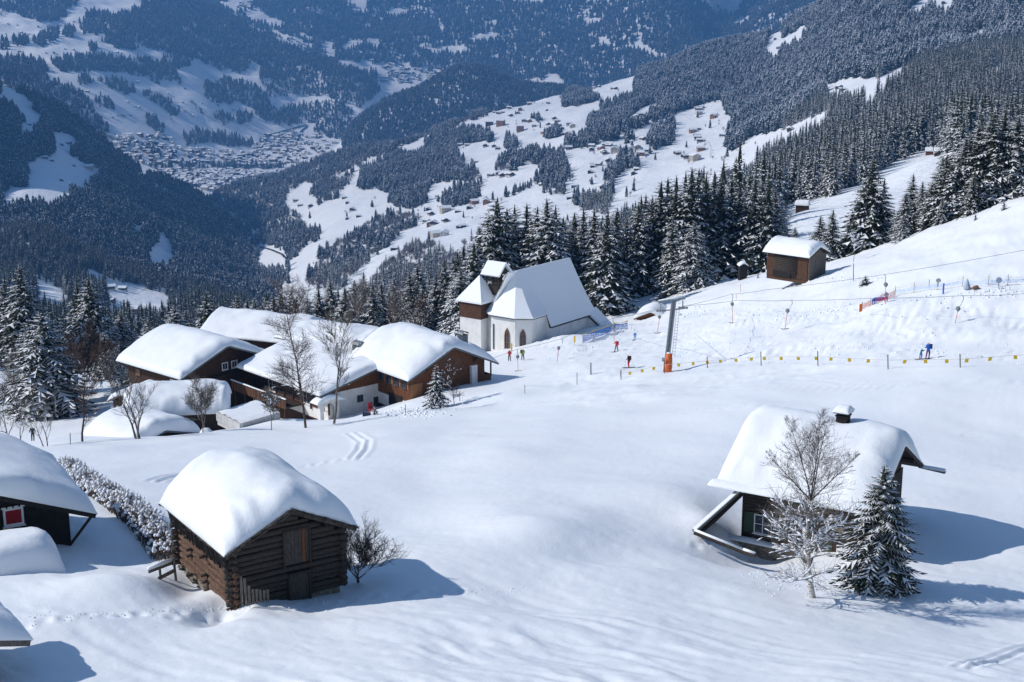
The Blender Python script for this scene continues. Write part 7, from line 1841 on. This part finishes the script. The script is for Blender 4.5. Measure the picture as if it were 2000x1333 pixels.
person('skier in a black jacket and red trousers with two poles', gp(1228, 719), 1.75, 0, dict(hip=(.03, 0, .50), chest=(-.02, 0, .71), neck=(-.05, 0, .81), head=(-.08, 0, .885), shL=(-.08, -.06, .77), shR=(-.03, .09, .77), kneL=(-.05, -.05, .28), kneR=(-.01, .05, .28), ftL=(.0, -.06, .05), ftR=(.03, .06, .05), toL=(-.08, -.07, .03), toR=(-.05, .05, .03), elL=(-.10, -.12, .64), haL=(-.22, -.14, .62), elR=(.0, .13, .64), haR=(.08, .15, .58)), [CK, CRT], HK, skis=(-1, -.15, 0), poles=((-.55, -.3, .0), (.75, .3, .05)), pack=(cloth('maroon_pack', (.15, .02, .03)), (.10, .02)))
person('adult in a blue jacket and purple trousers with a dark backpack', gp(1812, 702), 1.72, 0, dict(neck=(-.02, 0, .84), head=(-.03, 0, .91), ftL=(-.12, -.04, .05), toL=(-.18, -.06, .03), ftR=(.07, .05, .05), toR=(.0, .03, .03), kneL=(-.09, -.03, .28), elL=(-.15, -.07, .68), haL=(-.23, -.08, .67), elR=(.03, .12, .66), haR=(-.10, .1, .64)), [CDB, CPU], cloth('brown_hair', (.05, .03, .025)), skis=(-1, -.1, 0), poles=False, pack=(cloth('navy_pack', (.02, .04, .12)), (.12, .02)))
person('small child in teal and blue with a blue helmet beside the adult', gp(1798, 703), 1.22, 0, dict(hip=(-.03, 0, .5), chest=(.03, 0, .71), neck=(.07, 0, .80), head=(.10, 0, .88), shL=(.02, -.09, .77), shR=(.06, .09, .77), elL=(.13, -.10, .72), haL=(.24, -.08, .74), elR=(.16, .10, .72), haR=(.27, .06, .74), ftL=(-.10, -.05, .05), ftR=(.04, .05, .05)), [CT, CDB], HB, skis=(-1, -.1, 0), poles=False)
person('skier in pink trousers beside the orange net under the T-bar', gp(1730, 590), 1.55, 0, dict(hip=(0, 0, .40), kneL=(-.12, -.10, .30), kneR=(.10, -.10, .30), chest=(-.01, 0, .60), neck=(-.02, 0, .70), head=(-.02, 0, .78), shL=(-.11, 0, .67), shR=(.09, 0, .67), elL=(-.15, -.04, .54), elR=(.14, -.04, .54), haL=(-.14, -.14, .46), haR=(.14, -.14, .46)), [cloth('grey_jacket', (.30, .33, .42)), CPK], HK)
person('crouching child in a blue suit left of the skier in pink', gp(1706, 596), 1.15, 0, dict(hip=(0, 0, .34), kneL=(-.12, -.12, .26), kneR=(.12, -.12, .26), chest=(0, -.03, .54), neck=(0, -.04, .64), head=(0, -.05, .73), shL=(-.12, -.03, .61), shR=(.12, -.03, .61), elL=(-.16, -.08, .46), elR=(.16, -.08, .46), haL=(-.14, -.18, .40), haR=(.14, -.18, .40)), [CDB, CDB], HB)
person('person in a turquoise suit standing far left below the thicket', (G(198, 757) or W(198, 757, 245)), 1.7, 0, {}, [cloth('turquoise_cloth', (.02, .38, .45)), cloth('turquoise_trousers', (.02, .33, .42))], cloth('dark_hair', (.02, .015, .012)))
person('person dressed in black between the bare saplings at left', (G(65, 862) or W(65, 858, 172)), 1.8, 0, dict(ftR=(.06, -.05, .05), elL=(-.17, 0, .66), elR=(.17, 0, .66), haL=(-.15, -.04, .54), haR=(.15, -.04, .54)), [CK, CK], HK)

# loose snow chunks thrown up by skis and the groomer
def chunk(seed):
    r_ = random.Random(seed); m = MB(); vs = [(0, 0, 1)]
    for k in range(6): a = k * 1.047; q = r_.uniform(.7, 1.3); vs.append((math.cos(a) * q, math.sin(a) * q * .8, r_.uniform(-.1, .45)))
    vs.append((0, 0, -.8)); m.add(vs, [(0, 1 + k, 1 + (k + 1) % 6) for k in range(6)] + [(7, 1 + (k + 1) % 6, 1 + k) for k in range(6)]); return m.mesh('chunk_shape', [SNOW_ROOF])
rs = np.random.RandomState(12); pts, scs = [], []
BANK = [[(1060, 700), (1110, 684), (1165, 672), (1200, 655), (1240, 640)], [(1290, 622), (1370, 610), (1440, 612), (1510, 606)], [(1760, 592), (1840, 580), (1900, 573), (2000, 570)], [(1500, 628), (1600, 612), (1700, 596)], [(1560, 548), (1640, 545), (1730, 548)]]
def drop(a_, b_, s_):
    p = G(a_, b_)
    if p is not None and p.length < 280: pts.append(tuple(p)); scs.append(s_)
for ln_ in BANK:
    for (xa, ya), (xb, yb) in zip(ln_[:-1], ln_[1:]):
        for k in range(int(abs(xb - xa) * .8)):
            f = rs.rand(); drop(xa + (xb - xa) * f + rs.randn() * 4, ya + (yb - ya) * f + rs.randn() * 4.5, rs.gamma(2, .035) + .03)
for k in range(3400):
    a_, b_ = rs.uniform(990, 2010), rs.uniform(590, 712)
    if vnoise(a_ / 60, b_ / 9, 44) + .25 * vnoise(a_ / 15, b_ / 4, 45) > .02: drop(a_, b_, rs.gamma(2, .018) + .025)
for k in range(260): drop(*(lambda f: (30 + 1000 * f + rs.randn() * 6, 1212 - 60 * f + rs.randn() * 5))(rs.rand()), rs.uniform(.02, .05))
for k in range(240): drop(rs.normal(1560, 60), rs.normal(1135, 14), rs.uniform(.02, .06))
for k in range(160): drop(rs.normal(800, 30), rs.normal(808, 5), rs.uniform(.05, .2))
wood('loose_snow_chunks', None, [chunk(k) for k in range(3)], np.array(pts), np.array(scs), 31)

# ------------------------------------------------------------------ the air
def haze():
    m = bpy.data.materials.new('air'); m.use_nodes = True
    N = m.node_tree.nodes; N.remove(N['Principled BSDF'])
    v = N.new('ShaderNodeVolumePrincipled')
    v.inputs['Color'].default_value = (0.15, 0.44, 1.0, 1)
    v.inputs['Density'].default_value = 0.000115
    v.inputs['Absorption Color'].default_value = (0.012, 0.004, 0.0, 1)
    v.inputs['Anisotropy'].default_value = 0.1
    m.node_tree.links.new(v.outputs[0], N['Material Output'].inputs['Volume'])
    mb = MB()
    zs = [s_.Z.min() for s_ in (near, shB, shC, shD, shE, shF)]; zt = [s_.Z.max() for s_ in (near, shB, shC, shD, shE, shF)]
    x0 = min(s_.X.min() for s_ in (near, shB, shC, shD, shE, shF)) - 100; x1 = max(s_.X.max() for s_ in (near, shB, shC, shD, shE, shF)) + 100
    z0, z1 = min(zs) - 3, max(zt) + 60
    mb.box(((x0 + x1) / 2, 5600, (z0 + z1) / 2), (x1 - x0, 11900, z1 - z0))
    o = mb.build('haze', m); o['kind'] = 'stuff'
    o['label'] = 'thin blue winter haze filling the valley air'
haze()
